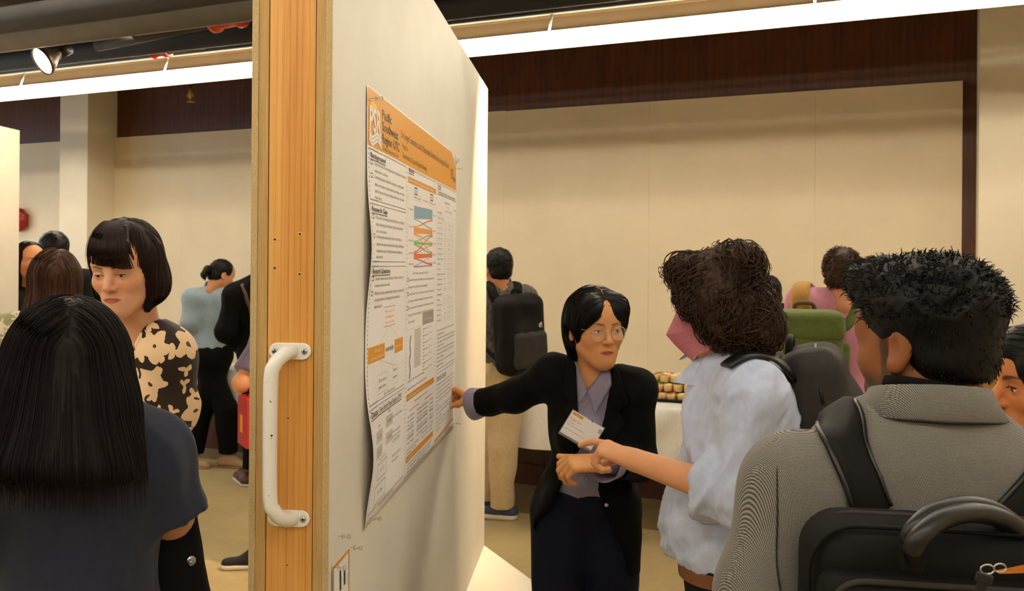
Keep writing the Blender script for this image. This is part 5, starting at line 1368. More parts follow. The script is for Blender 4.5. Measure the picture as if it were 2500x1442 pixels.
# bangs sweep over the forehead
nb = 420; a = rng.uniform(-1, 1, nb); x0 = a * .052 + .006 + rng.normal(0, .004, nb)
K = [np.stack([x0 * .5, np.full(nb, -.03), np.full(nb, .137)], 1)]
for i in range(1, 9):
    t = i / 8; zz = .137 - .040 * t - .070 * t * t + .014 * (np.abs(a) ** 2) * t - .020 * t * np.clip(a, 0, 1) * 1.1; yy = -.03 - .093 * np.sin(min(1, t * 1.15) * math.pi / 2) ** 1 * np.sqrt(np.clip(1 - (x0 / .085) ** 2, 0, 1)); yy = np.where(zz < .06, np.maximum(yy, -.1005), yy)
    K.append(np.stack([x0 * (.5 + .62 * t) + .006 * t, yy + rng.normal(0, .0006, nb), zz], 1))
Bg = np.stack(K, 1) @ (H.R.T * H.s) + H.o; st.append(Bg[:, :, :])
Sg = SDF()
for x in np.linspace(-.045, .058, 10):
    aa = x / .045; tipz = .041 + .012 * aa * aa - .016 * max(0, aa)
    rr_ = 1 - .35 * min(1, abs(aa)); H.rc(Sg, (x * .6, -.030, .116), (x * .95, -.088 * math.sqrt(1 - (x / .1) ** 2) - .002, .082), .008 * rr_, .008 * rr_, .012); H.rc(Sg, (x * .95, -.088 * math.sqrt(1 - (x / .1) ** 2) - .003, .082), (x * 1.12 + .004, -.0925 * math.sqrt(1 - (x / .12) ** 2), tipz), .008 * rr_, .003, .01)
hair_obj(P, S, H_DBR, st, .0055, .0010, .0004, [groove(H, .002, part_w=.0)])
v_, q_ = Sg.mesh(.0035); link('bangs', mesh_np('bangs', v_, q_), H_DBR, P)

# --- C: woman with brown hair from behind, sage floral blouse
hp = at(134, 690, 3.2); P = person('person', hp[0] - .02, 3.22, 'woman with long brown hair in a sage floral blouse seen from behind')
C = Body(hp[0] - .03, 3.22, 203, 1.64, 1.04, True, head=dict(pos=hp, yaw=206, pitch=4, sc=.95))
C.skin(P, lin(214, 160, 124), .016, .007, shape=dict(face=False))
shirt(P, C, F_SAGE, .024, .6, .85, .010, [folds(.004, 12)], 'blouse'); trousers(P, C, F_TAUPE, .012)
for n in 'LR': shoe(P, C, n, M_SHOEB, M_SOLEB)
H = C.H; S = SDF(); H.el(S, (0, .016, .034), (.080, .100, .092), .02); S.rc(H.p(0, .03, .0), H.p(0, .050, -.19), .084, .088, .03, (H.R @ V(0, 1, 0), .75)); S.rc(H.p(.05, .02, -.12), H.p(.115, -.02, -.21), .045, .05, .05); S.rc(H.p(.115, -.02, -.21), H.p(.13, -.06, -.30), .05, .045, .04)
S.cut(H.p(0, .09, -.30), V(0, 0, -1), .012); H.el(S, (0, -.14, -.05), (.074, .085, .15), .01, 's'); part = lambda l: np.sign(l[:, 0] + .012)
st = [flow(S, verts_of(S, .012, rng, 900, lambda v: H.loc(v)[:, 1] > -.05), d_long, 9, .018, rng.uniform(-.001, .003, 900))]
hair_obj(P, S, H_BR, st, .008, .0016, .0006, [groove(H)])

# --- D: tall man with black hair behind her, E: woman with glasses
hp = at(132, 615, 6.25); P = person('person', hp[0], 6.27, 'man with thick black hair standing before the white pilaster')
Dm = Body(hp[0], 6.28, 200, 1.79, 1.0, head=dict(pos=hp, yaw=206, sc=1.04)); Dm.skin(P, lin(190, 136, 104), .02, .010, shape=dict(face=False))
shirt(P, Dm, F_CHAR, .03, 1.0, .75, .014, (), 'jacket'); trousers(P, Dm, F_BLACK)
for n in 'LR': shoe(P, Dm, n, M_SHOEB, M_SOLEB)
short_hair(P, Dm.H, H_BLACK, .016, 500, .009, .4, seed=4, res=.009, r0=.002, side=.002)
hp = at(73, 637, 5.75); P = person('person', hp[0], 5.77, 'smiling woman with glasses half hidden behind the left board')
E = Body(hp[0], 5.78, 45, 1.66, 1.0, True, head=dict(pos=hp, yaw=50, pitch=3, sc=.98)); E.skin(P, lin(220, 158, 118), .018, .004, shape=dict(jaw=.98, brow_r=.7), pt=dict(lip=C3(170, 70, 62), brow=C3(50, 34, 26), blush=.3)); E.H.eyes(P, look=(8, 0)); E.H.glasses(P, M_STEEL)
shirt(P, E, F_CHAR, .024, 1.0, .80, .014, (), 'jacket'); trousers(P, E, F_BLACK)
for n in 'LR': shoe(P, E, n, M_SHOEB, M_SOLEB)
H = E.H; S = SDF(); H.el(S, (0, .02, .036), (.084, .102, .092), .02); S.rc(H.p(0, .05, .0), H.p(0, .07, -.20), .085, .09, .03, (H.R @ V(0, 1, 0), .55))
for g in (1, -1): S.rc(H.p(g * .070, -.005, .04), H.p(g * .080, .01, -.2), .026, .03, .03)
H.el(S, (0, -.13, -.055), (.060, .095, .110), .01, 's'); S.cut(H.p(0, 0, -.22), V(0, 0, -1), .01)
part = lambda l: np.sign(l[:, 0] + .002); hair_obj(P, S, H_BLACKB, [flow(S, verts_of(S, .014, rng, 300), d_long, 7, .02, .001)], .008, .0018, .0008)

# --- F: woman with a ponytail at the back table
fx = at(516, 700, 7.24); hp = at(541, 672, 7.24); P = person('person', fx[0], 7.24, 'woman with black ponytail in a grey blue shirt at the back table')
Fw = Body(fx[0], 7.24, 165, 1.62, .98, True, head=dict(pos=hp, yaw=132, pitch=22, sc=.97), lean=4)
Fw.J['anL'] = at(558, 1118, 7.2); Fw.J['anL'][2] = .075; Fw.J['anR'] = at(472, 1122, 7.2); Fw.J['anR'][2] = .075; Fw.J['knL'] = at(553, 1000, 7.18); Fw.J['knR'] = at(492, 1000, 7.22); Fw.J['fdL'] = V(.95, -.3, 0); Fw.J['fdR'] = V(.9, -.45, 0)
Fw.J['elR'] = at(462, 790, 7.15); Fw.J['wrR'] = at(520, 850, 7.5); Fw.J['elL'] = at(560, 800, 7.1); Fw.J['wrL'] = at(585, 835, 7.3)
Fw.J['shR'] = at(470, 728, 7.2); Fw.J['shL'] = at(557, 728, 7.2)
Fw.skin(P, lin(214, 152, 112), .014, .005, legs=True, feet=True, shape=dict(brow_r=.7), pt=dict(lip=C3(170, 84, 70), brow=C3(40, 28, 22)))
_, S = shirt(P, Fw, F_PALEBL, .022, 1.0, at(0, 840, 7.2)[2] - .02, .009, [folds(.004, 13, V(0, 0, 1), .3)], 'shirt', neck=.055); collar(P, Fw, F_PALEBL, .056, .036, .010)
trousers(P, Fw, F_BLACK, .022, at(0, 836, 7.2)[2], .90, .012, .010)
for n in 'LR': shoe(P, Fw, n, M_SHOET, M_SHOET, .012, .25, res=.007)
short_hair(P, Fw.H, H_BLACK, .007, 200, .008, .2, V(0, .8, .0), 6, .007, -.06, .0016)
H = Fw.H; S = SDF(); S.rc(H.p(0, .10, .02), H.p(0, .125, .0), .018, .028, .01); S.rc(H.p(0, .125, .0), H.p(0, .14, -.05), .028, .022, .02); S.rc(H.p(0, .14, -.05), H.p(0, .115, -.085), .020, .008, .02)
soft('ponytail', S, H_BLACK, P, .007, (), [folds(.004, 60, V(0, 0, 1), .3)]); MB().lathe(H.p(0, .098, .022), H.R @ V(0, 1, -.4), [(-.006, .019), (.006, .019)], 14).build('hair_tie', F_BLACK, P)

# --- G: person in a black sweater, half hidden by the board; H: person with a red bag
hp = at(650, 600, 6.55); P = person('person', hp[0], 6.6, 'person in a black sweater with a brown strap next to the ponytail woman')
G = Body(hp[0] + .0, 6.6, 172, 1.76, 1.08, head=dict(pos=hp, yaw=172)); G.J['shL'] = at(578, 725, 6.55); G.J['elL'] = at(552, 808, 6.5); G.J['wrL'] = at(615, 865, 6.75)
G.skin(P, lin(206, 150, 112), .018, .012, shape=dict(face=False)); _, S = shirt(P, G, F_BLACK, .036, 1.0, at(0, 950, 6.5)[2], .010, [folds(.006, 9, V(.3, 0, 1), .4)], 'sweater', arm_off=.03); trousers(P, G, F_BLACK)
G.J['anL'] = at(596, 1165, 6.65); G.J['anL'][2] = .08; G.J['fdL'] = V(-.5, .8, 0)
for n in 'LR': shoe(P, G, n, M_SHOEM, M_SOLEW, .02, res=.008)
short_hair(P, G.H, H_BLACK, .012, 200, .015, seed=8, res=.01, r0=.002)
ribbon_on(S, [at(585, 686, 6.45), at(592, 715, 6.4), at(602, 780, 6.4), at(622, 840, 6.4)], .030, P, 'strap', plain('brown_strap', lin(88, 66, 50), .6), .002, .004)
hp = at(700, 660, 4.85); P = person('person', hp[0], 4.9, 'person with bare elbow and purple grey sleeve peeking out behind the board')
Hh = Body(hp[0], 4.92, 178, 1.62, 1.1, head=dict(pos=hp, yaw=178)); Hh.J['shL'] = at(650, 830, 4.85); Hh.J['elL'] = at(588, 936, 4.72); Hh.J['wrL'] = at(640, 945, 4.98); Hh.J['anL'] = at(630, 1378, 4.83); Hh.J['anL'][2] = .085; Hh.J['fdL'] = V(-.95, -.15, 0); Hh.J['knL'] = at(672, 1180, 4.85)
Hh.skin(P, lin(232, 166, 126), .012, .012, shape=dict(face=False)); shirt(P, Hh, F_PURP, .02, -.22, .80, .012, (), 'shirt', cuff=.01); trousers(P, Hh, F_BLACK, r=.9)
for n in 'LR': shoe(P, Hh, n, M_SHOEB, M_SOLEW, .026, res=.007)
short_hair(P, Hh.H, H_DBR, .012, 150, .015, seed=9, res=.011, r0=.002)
rb = empty('paper_bag', at(610, 1085, 4.7), 'red paper gift bag with gold print hanging beside the board edge', 'bag')
MB().box(at(617, 1026, 4.72), (.055, .10, .125), Rz(.5), bev=.004).build('bag_body', plain('red_card', lin(176, 34, 44), .45), rb)
p0 = at(617, 1026, 4.72) + Rz(.5) @ V(0, 0, .125)
MB().tube(bez([p0 + V(-.03, 0, 0), p0 + V(-.015, 0, .05), p0 + V(.015, 0, .05), p0 + V(.03, 0, 0)], 6), .003, 6).build('handle', F_BLACK, rb)
MB().box(at(617, 1026, 4.72) + Rz(.5) @ V(-.0565, .0, -.01), (.0006, .03, .045), Rz(.5)).build('gold_print', I_ORG, rb)

# ---------------------------------------------------------------- people right of the board
# --- I: man with black backpack at the far end of the board
hp = at(1217, 657, 5.85); P = person('person', hp[0], 5.86, 'man in grey tweed and khaki trousers wearing a black backpack behind the board')
I = Body(hp[0] + .01, 5.86, -158, 1.71, 1.0, head=dict(pos=hp, yaw=-160, pitch=6, sc=1.0))
I.J['anR'] = at(1226, 1222, 5.8); I.J['anR'][2] = .085; I.J['knR'] = at(1226, 1090, 5.78); I.J['fdR'] = V(-.95, .2, 0); I.J['anL'] = at(1196, 1205, 6.0); I.J['anL'][2] = .085; I.J['fdL'] = V(-.9, .3, 0); I.J['knL'] = at(1196, 1090, 5.95)
I.J['elL'] = at(1172, 815, 5.9); I.J['wrL'] = at(1165, 880, 6.1); I.J['elR'] = at(1300, 850, 5.95); I.J['wrR'] = at(1270, 890, 6.1)
I.skin(P, lin(202, 138, 100), .014, .006, shape=dict(face=False)); _, S = shirt(P, I, F_TWEED, .020, 1.0, at(0, 952, 5.85)[2], .009, [folds(.004, 12)], 'shirt'); collar(P, I, F_TWEED, .060, .036, .010)
trousers(P, I, F_KHAKI, .020, t1=1.02, flare=.014, res=.008, disp=[folds(.006, 11, V(.3, 0, 1), .5, 7.)])
for n in 'LR': shoe(P, I, n, M_SHOEN, M_SOLEW, .032, .29, res=.007)
short_hair(P, I.H, H_BLACK, .013, 500, .014, .8, seed=12, res=.007, r0=.0016, back=-.07)
o, R = pack_frame(I, .11); bpk = empty('backpack', o - V(0, 0, .3), 'black backpack with small white logo on the man in tweed', 'backpack')
o = at(1268, 815, 5.62); R = Rz(D(-158 + 12)) @ Ry(D(4))
def bp_extra(S_):
    S_.el(o + R @ V(0, .075, -.06), V(.125, .055, .15), R, .03); S_.rc(o + R @ V(-.12, .02, -.16), o + R @ V(-.12, .02, -.02), .035, .03, .02); S_.rc(o + R @ V(.12, .02, -.16), o + R @ V(.12, .02, -.02), .035, .03, .02)
soft_box('main_bag', bpk, o, V(.155, .095, .245), R, F_PACK, .075, .008, [folds(.005, 10, V(.3, 0, 1), .5, 1.)], bp_extra)
soft_box('front_pocket', bpk, o + R @ V(0, .11, -.09), V(.115, .03, .11), R, F_PACKG, .028, .007, [folds(.004, 12)])
for g, n in ((1, 'L'), (-1, 'R')):
    sh = I.J['sh' + n]; ribbon_on(S, [o + R @ V(g * .07, -.09, .20), sh * .6 + I.J['neck'] * .4 + V(0, .02, .06), sh * .7 + I.J['chest'] * .3 + V(0, .14, .0)], .06, bpk, 'shoulder_strap', F_PACK, .004, .010, 8, 5)
    MB().strip([o + R @ V(g * .13, -.05, -.19), (o + R @ V(g * .13, -.05, -.19) + I.J['waist']) / 2 + V(.02 * -g, -.05, .0), I.J['waist'] + I.Rc @ V(g * .15, .02, .06)], .022, I.Rc @ V(g * .5, 1, 0), .003).build('lower_strap', F_PACK, bpk)
MB().tube(bez([o + R @ V(-.03, -.03, .235), o + R @ V(-.02, -.02, .27), o + R @ V(.02, -.02, .27), o + R @ V(.03, -.03, .235)], 6), .007, 8).build('grab_loop', F_PACK, bpk)
lg = MB(); lc = at(1297, 801, 5.30)
q0 = o + R @ V(-.085, .108, .055)
for k in range(3):
    rr = .010 + .0062 * k; lg.tube([q0 + R @ V(-.008 + rr * math.cos(a), .004, -.008 + rr * math.sin(a)) for a in np.linspace(0, math.pi / 2, 7)], .0022, 6)
lg.tube([q0 + R @ V(-.010, .004, -.012), q0 + R @ V(.012, .004, -.012)], .0022, 6)
lg.build('logo', plain('white_thread', lin(214, 204, 190), .7), bpk)

# --- J: the presenter
hp = at(1456, 799, 2.88); P = person('person', at(1435, 1200, 2.95)[0], 2.95, 'presenter in black blazer, lilac shirt and thin round glasses reaching to the poster')
J = Body(at(1432, 1200, 2.95)[0], 2.98, 2, 1.60, .95, True, lean=16, side=2, hipz=.80, head=dict(pos=hp, yaw=17, pitch=4, roll=-1, sc=.985))
J.J['shR'] = at(1352, 918, 2.94); J.J['shL'] = at(1548, 952, 2.85); J.J['elR'] = at(1258, 968, 3.04); J.J['wrR'] = at(1166, 984, 3.13); J.J['elL'] = at(1560, 1130, 2.84); J.J['wrL'] = at(1466, 1130, 2.64)
J.J['neck'] = at(1447, 925, 2.955); J.J['uchest'] = at(1449, 985, 2.94); J.J['chest'] = at(1446, 1050, 2.92); J.J['waist'] = at(1440, 1180, 2.92)
skj = lin(222, 160, 108)
J.skin(P, skj, .016, .0023, .0034, shape=dict(jaw=.90, lid=.0046, lips=1.0, nose=.92, brow_r=.6, mouth=.003), pt=dict(lip=C3(186, 92, 80), brow=C3(84, 58, 42), blush=.15, brw=.0036),
       hands={'R': dict(d=(-.75, .35, .42), palm=(-.1, -.35, -1), curls=((38, 55, 35), (60, 80, 50), (70, 85, 50), (75, 85, 50)), thumb_dir=(-.8, .1, -.25), tcurl=0), 'L': dict(d=(-1, -.02, -.02), palm=(0, .55, -1), curls=((35, 55, 30), (45, 60, 35), (50, 60, 35), (50, 60, 35)), thumb=30, thumb_dir=(-1, .25, .05), tcurl=0)})
J.H.eyes(P, look=(18, -2)); J.H.lashes(J.S, P, H_BLACK, .0008, .0050)
tg = NT('spectacle_lens'); tg.set(col=(1, 1, 1, 1), rough=.03, alpha=.10, spec=.8)
J.H.glasses(P, plain('rose_gold_wire', lin(214, 172, 134), .3, .5), tg.m)
# shirt under the blazer
shS, SS = shirt(P, J, F_LILAC, .008, 1.06, .83, .007, [folds(.003, 14, V(0, 0, 1), .3, 5.)], 'shirt', arm_off=.003, cuff=.0, neck=.050, neck_dz=-.01)
nk = at(1447, 925, 2.90)
prism(SS, [(1408, 850), (1411, 895), (1436, 958), (1494, 890), (1490, 850)], 2.80, 2.4, 2.93)
bpy.data.objects.remove(shS); soft('shirt', SS, F_LILAC, P, .0055, (), [folds(.003, 14, V(0, 0, 1), .3, 5.)])
for wing in ([(1410, 876), (1416, 902), (1436, 958), (1414, 992), (1400, 900)], [(1494, 884), (1437, 958), (1453, 1014), (1496, 940)]): shell_patch('collar', SS, wing, 2.80, 2.95, .001, .009, F_LILAC, P)
shell_patch('placket', SS, [(1420, 968), (1437, 962), (1441, 1200), (1424, 1200)], 2.80, 2.95, .0, .004, F_LILAC, P, .005)
for z in (-.165, -.245):
    q = SS.snap(np.array([nk + V(.012, -.12, z)]), .001)[0]; MB().lathe(q, SS.grad(np.array([q]))[0], [(0, .0055), (.002, .005), (.0022, .0)], 12).build('button', plain('grey_button', lin(120, 112, 130), .4), P)
# blazer
S = SDF(); J.torso(S, .016, .05)
zj = at(1450, 1318, 2.9)[2]
S.el(J.J['hip'] + V(.01, .0, .02), V(.160, .125, .20), J.Rp, .06)
S.rc(J.J['waist'] + V(-.10, -.06, -.05), J.J['hip'] + V(-.118, -.05, -.02), .05, .05, .05); S.rc(J.J['waist'] + V(.10, -.06, -.05), J.J['hip'] + V(.122, -.05, -.16), .05, .05, .05)
S.cut(V(0, 0, zj), V(-.28, 0, -1), .01)
for n in 'LR':
    J.arm(S, n, .016, .88 if n == 'R' else .66, cuff=.006, k=.03)
S.rc(nk + V(0, 0, .03), J.H.p(0, .02, -.06), .066, .070, .012, op='s')
# front opening and lapels
SJ = SDF(); SJ.ops = list(S.ops[:-1])
prism(S, [(1406, 850), (1409, 985), (1418, 1088), (1376, 1188), (1334, 1262), (1312, 1300), (1300, 1460), (1560, 1460), (1530, 1364), (1492, 1292), (1464, 1205), (1470, 1060), (1492, 960), (1497, 885), (1490, 850)], 2.78, 2.3, 2.93, 's', .008)
soft('blazer', S, F_BLACK, P, .0065, (), [folds(.004, 11, V(.3, 0, 1), .4, 3.)])
for lap in ([(1400, 872), (1411, 900), (1412, 985), (1420, 1088), (1378, 1010), (1392, 988), (1376, 966), (1388, 900)], [(1500, 888), (1494, 960), (1472, 1062), (1468, 1120), (1530, 1030), (1512, 1008), (1534, 985), (1514, 910)]): shell_patch('lapel', SJ, lap, 2.78, 2.96, .002, .010, F_BLACK, P)
q = SJ.snap(np.array([at(1478, 1248, 2.76)]), .001)[0]; MB().lathe(q, SJ.grad(np.array([q]))[0], [(0, .007), (.003, .006), (.0032, 0)], 12).build('blazer_button', M_STEEL, P)
# turned back shirt cuff at the pointing hand
for n, k_ in (('R', .94), ('L', .80)):
    d = nrm(J.J['wr' + n] - J.J['el' + n]); c = J.J['el' + n] + (J.J['wr' + n] - J.J['el' + n]) * k_
    MB().lathe(c - d * .03, d, [(0, .046), (.028, .050), (.058, .056), (.060, .054), (.03, .045), (.0, .040)], 22).build('shirt_cuff', F_LILAC, P)
trousers(P, J, F_DENIM, .014, .895, r=1.12, res=.008, disp=[folds(.003, 12)], name='jeans')
for n in 'LR': shoe(P, J, n, M_SHOEB, M_SOLEB)
# hair: centre parting, tucked behind the ear
H = J.H; S = SDF(); H.el(S, (0, .020, .038), (.090, .108, .095), .02)
for g in (1, -1): H.el(S, (g * .062, .005, .030), (.038, .060, .070), .03); H.el(S, (g * .050, .045, -.02), (.042, .055, .07), .03)
for g in (1, -1): H.el(S, (g * .044, -.048, .062), (.042, .050, .052), .02)
for g in (1, -1): S.rc(H.p(g * .064, .034, -.03), H.p(g * .058, .040, -.115), .026, .016, .02)
H.el(S, (0, .058, -.05), (.055, .045, .06), .03)
for g in (1, -1): S.rc(H.p(g * .003, -.125, .078), H.p(g * .036, -.118, .0), .006, .034, .010, None, 's')
H.el(S, (0, -.13, -.055), (.066, .095, .070), .012, 's'); H.el(S, (0, -.07, -.10), (.060, .09, .07), .012, 's')
S.rc(H.p(.070, .0, .02), H.p(.064, .022, -.09), .024, .012, .02); H.el(S, (-.088, .004, -.018), (.034, .026, .036), .006, 's')
def d_part(P_, i):
    l = H.loc(P_); top = np.clip((l[:, 2] - .0) / .08, 0, 1)[:, None]; d = np.zeros_like(P_); d[:, 2] = -1
    return d + top * (np.sign(l[:, 0] - .002)[:, None] * H.R[:, 0][None] * 1.4 + H.R[:, 1][None] * .45)
st = [flow(S, verts_of(S, .010, rng, 1100), d_part, 8, .013, rng.uniform(-.001, .0018, 1100))]
hair_obj(P, S, H_BLACK, st, .0055, .0010, .0004, [groove(H, .0015, part_w=.0)])
q = S.snap(np.array([H.p(.002, y, .2) for y in (-.085, -.06, -.03, .0)]), .0005); ribbon_on(S, list(q), [.004, .004, .003, .001], P, 'parting', plain('scalp_light', lin(150, 104, 76), .6), -.001, .0012, 5, 3)
# name badge hanging on the shirt
bd = empty('name_badge', at(1420, 1050, 2.66), 'white name badge hanging tilted on the presenter with the lilac shirt', 'badge')
c = at(1421, 1049, 2.665); th_ = D(-30); bx_ = V(math.cos(th_), 0, math.sin(th_)); bz = V(-math.sin(th_), 0, math.cos(th_)); by = V(0, -1, 0); bz = nrm(bz + by * .12); by = np.cross(bz, bx_) * -1
if by[1] > 0: by = -by
def bq(u, v, d=0.): return c + bx_ * u * .104 + bz * v * .074 + by * d
mb = MB(); mb.add([bq(-.5, -.5), bq(.5, -.5), bq(.5, .5), bq(-.5, .5), bq(-.5, -.5, .001), bq(.5, -.5, .001), bq(.5, .5, .001), bq(-.5, .5, .001)], [(0, 1, 2, 3), (4, 5, 6, 7), (0, 1, 5, 4), (1, 2, 6, 5), (2, 3, 7, 6), (3, 0, 4, 7)]); mb.build('card', M_PAPER, bd)
mb = MB(); mb.add([bq(-.52, -.60, -.001), bq(.52, -.60, -.001), bq(.52, .53, -.001), bq(-.52, .53, -.001)], [(0, 1, 2, 3)]); tp = NT('badge_sleeve'); tp.set(col=(.5, .52, .5, 1), rough=.2, alpha=.5); mb.build('sleeve', tp.m, bd)
def bt(s_, u, v, h, w, m, nm='text_line'):
    co, fs = text_mesh(s_, .0); MB().add([bq(u + q[0] / co[:, 0].max() * w, v + q[1] * h / .7, .0016) for q in co], fs).build(nm, m, bd)
def br_(u0, v0, u1, v1, m, nm='print_patch'): MB().add([bq(u0, v0, .0014), bq(u1, v0, .0014), bq(u1, v1, .0014), bq(u0, v1, .0014)], [(0, 1, 2, 3)]).build(nm, m, bd)
br_(-.46, .36, -.14, .47, I_GOLD); bt('Presenter', -.42, .39, .045, .20, I_WHT); bt('Paige Liu', -.46, .15, .10, .34, I_ORG); bt('PhD Student', -.46, .02, .04, .20, I_GRY); bt('University of California, Berkeley', -.46, -.08, .04, .56, I_GRY); bt('Department of City and Regional Planning', -.46, -.27, .04, .62, I_GRY)
br_(.40, .22, .49, .40, I_LGR); br_(.32, -.26, .46, -.20, I_YEL); br_(.33, -.36, .46, -.28, I_ORG)
MB().tube(bez([nk + V(.055, -.06, -.02), nk + V(.03, -.15, -.16), bq(.1, .52, .004)], 8), .0015, 5).build('lanyard', F_BLACK, bd)

# --- K: man with curly hair, mask, pale blue shirt and backpack
hp = at(1758, 738, 2.30); P = person('person', at(1800, 1300, 2.34)[0], 2.34, 'man with long curly brown hair and mauve face mask in a pale blue shirt')
K = Body(at(1785, 1300, 2.36)[0], 2.36, -110, 1.74, 1.04, lean=10, hipz=.87, head=dict(pos=hp, yaw=-104, pitch=16, sc=1.0))
K.J['neck'] = at(1785, 905, 2.33); K.J['uchest'] = at(1812, 985, 2.34); K.J['chest'] = at(1808, 1070, 2.34); K.J['waist'] = at(1785, 1235, 2.36)
K.J['shL'] = at(1838, 985, 2.17); K.J['shR'] = at(1812, 965, 2.50); K.J['elL'] = at(1812, 1212, 2.13); K.J['wrL'] = at(1548, 1122, 2.31); K.J['elR'] = at(1830, 1180, 2.62); K.J['wrR'] = at(1800, 1330, 2.66)
skk = lin(228, 166, 124)
K.skin(P, skk, .014, .006, .0034, shape=dict(lid=.005, nose=1.05), pt=dict(brow=C3(50, 34, 24), blush=.2), hands={'L': dict(d=(-.80, .52, .22), palm=(-.15, .35, -1), curls=((12, 18, 8), (62, 80, 50), (70, 82, 50), (74, 82, 50)), thumb_dir=(-.5, .75, -.35), tcurl=0, spread=2), 'R': dict(d=(-.1, .1, -1), palm=(0, -1, 0))})
K.H.eyes(P, look=(0, 8))
zh = at(0, 1335, 2.36)[2]
def k_extra(S_):
    S_.el(K.J['waist'] + K.Rm @ V(0, -.035, -.05), V(.155, .135, .14), K.Rm, .05)
_, S = shirt(P, K, F_BLUE, .024, .30, zh, .007, [folds(.014, 9, V(.5, 0, 1), .5, 2.), folds(.008, 24, V(.6, .3, .6), .4, 6.)], 'shirt', arm_off=.026, cuff=.014, neck=.058, extra=k_extra, k=.05); SKs = S
collar(P, K, F_BLUE, .066, .048, .030, gap=30, points=.05, dz=.0)
d = nrm(K.J['wrL'] - K.J['elL']); c = K.J['elL'] + (K.J['wrL'] - K.J['elL']) * .26
MB().lathe(c - d * .035, d, [(0, .066), (.02, .068), (.05, .069), (.052, .064), (.02, .055), (0, .050)], 26).build('rolled_cuff', F_BLUE, P)
tk, ST_ = trousers(P, K, F_CHAR, .014, zh + .01)
zb = at(0, 1352, 2.36)[2]; ring = []
for a in np.linspace(0, 2 * math.pi, 33): ring.append(K.J['hip'] + V(math.cos(a) * .2, math.sin(a) * .2, 0))
Qb = ST_.snap(np.array([V(q[0], q[1], zb) for q in ring]), .004); Qb[:, 2] = zb
MB().strip(list(Qb), .034, [nrm(V(q[0] - K.J['hip'][0], q[1] - K.J['hip'][1], 0)) for q in Qb], .004).build('belt', plain('brown_leather', lin(120, 72, 40), .45, var=.2), P)
for n in 'LR': shoe(P, K, n, M_SHOEB, M_SOLEB)
# folded mask
H = K.H; mk = NT('mauve_mask'); mk.set(col=mk.ramp(mk.noise(mk.co(), 300, 3), [(.3, lin(176, 102, 116)), (.7, lin(196, 122, 134))]), rough=.8); mk = mk.m
G_ = []
prof = [(-.101, .006), (-.120, -.018), (-.142, -.044), (-.128, -.074), (-.110, -.104), (-.094, -.126)]; ed = [(-.030, -.010), (-.024, -.026), (-.020, -.046), (-.022, -.062), (-.030, -.080), (-.044, -.100)]
for (cy, cz), (ey, ez) in zip(prof, ed):
    row = []
    for u in np.linspace(-1, 1, 9):
        w = abs(u); row.append(H.p(u * .073, (cy - .009) * (1 - w) + ey * w - .022 * math.sin(math.pi * w), cz * (1 - w) + ez * w))
    G_.append(row)
mv = [q for r_ in G_ for q in r_]
MB().add(mv, [(i * 9 + j, i * 9 + j + 1, i * 9 + j + 10, i * 9 + j + 9) for i in range(5) for j in range(8)], False).build('face_mask', mk, P)
for z0_, z1_ in ((-.020, .01), (-.085, -.03)): MB().tube(bez([H.p(.070, -.02, z0_), H.p(.082, .0, (z0_ + z1_) / 2), H.p(.080, .028, z1_)], 5), .0014, 6).build('ear_loop', mk, P)
# curly hair
S = SDF(); H.el(S, (0, .012, .040), (.098, .106, .096), .02)
for c_, r_ in (((.055, .03, -.03), (.055, .075, .085)), ((-.055, .03, -.03), (.055, .075, .085)), ((0, .062, -.05), (.085, .056, .080)), ((.06, -.045, .03), (.045, .05, .06)), ((-.06, -.045, .03), (.045, .05, .06)), ((0, -.06, .105), (.07, .05, .035)), ((.03, .088, -.06), (.05, .036, .045)), ((.045, .06, -.095), (.045, .055, .04)), ((-.02, .072, -.10), (.06, .045, .045)), ((.066, -.02, -.035), (.028, .035, .055)), ((.03, .06, .085), (.07, .07, .05))): H.el(S, c_, r_, .03)
H.el(S, (0, -.140, -.035), (.080, .096, .100), .012, 's'); H.el(S, (0, -.06, -.12), (.08, .07, .06), .012, 's')
def curls(n, turns, amp, L, seed, keep=None):
    r_ = np.random.default_rng(seed); Pp = verts_of(S, .010, r_, n, keep); K_ = 18
    def dd(P_, i):
        d_ = np.zeros_like(P_); d_[:, 2] = -1; l = H.loc(P_); top = np.clip((l[:, 2] - .02) / .08, 0, 1)[:, None]
        return d_ + top * (H.R[:, 0][None] * np.sign(l[:, 0:1]) * .8 + H.R[:, 1][None] * np.sign(l[:, 1:2] - .01) * .9) + W_
    W_ = r_.normal(0, .45, (n, 3))
    B_ = flow(S, Pp, dd, K_ - 1, L / K_, r_.uniform(-.004, .006, n), .25); t_ = np.gradient(B_, axis=1); t_ /= np.linalg.norm(t_, axis=2, keepdims=True) + 1e-9
    u_ = np.cross(t_, V(.3, .5, .8)); u_ /= np.linalg.norm(u_, axis=2, keepdims=True) + 1e-9; w_ = np.cross(t_, u_)
    ph = r_.uniform(0, 6.28, (n, 1)) + np.linspace(0, 1, K_)[None] * 6.28 * r_.uniform(turns * .6, turns * 1.3, (n, 1)); am = amp * r_.uniform(.5, 1.4, (n, 1)) * np.linspace(.3, 1.15, K_)[None]
    return B_ + u_ * (np.cos(ph) * am)[..., None] + w_ * (np.sin(ph) * am)[..., None]
hair_obj(P, S, H_CURL, [(curls(600, 1.3, .013, .13, 5), .0024, .0008), curls(1000, 1.5, .013, .13, 7), curls(200, 1.9, .018, .17, 6)], .006, .0010, .0004, [lambda v: .006 * vnoise(v * 38) + .004 * vnoise(v * 80 + 7)])
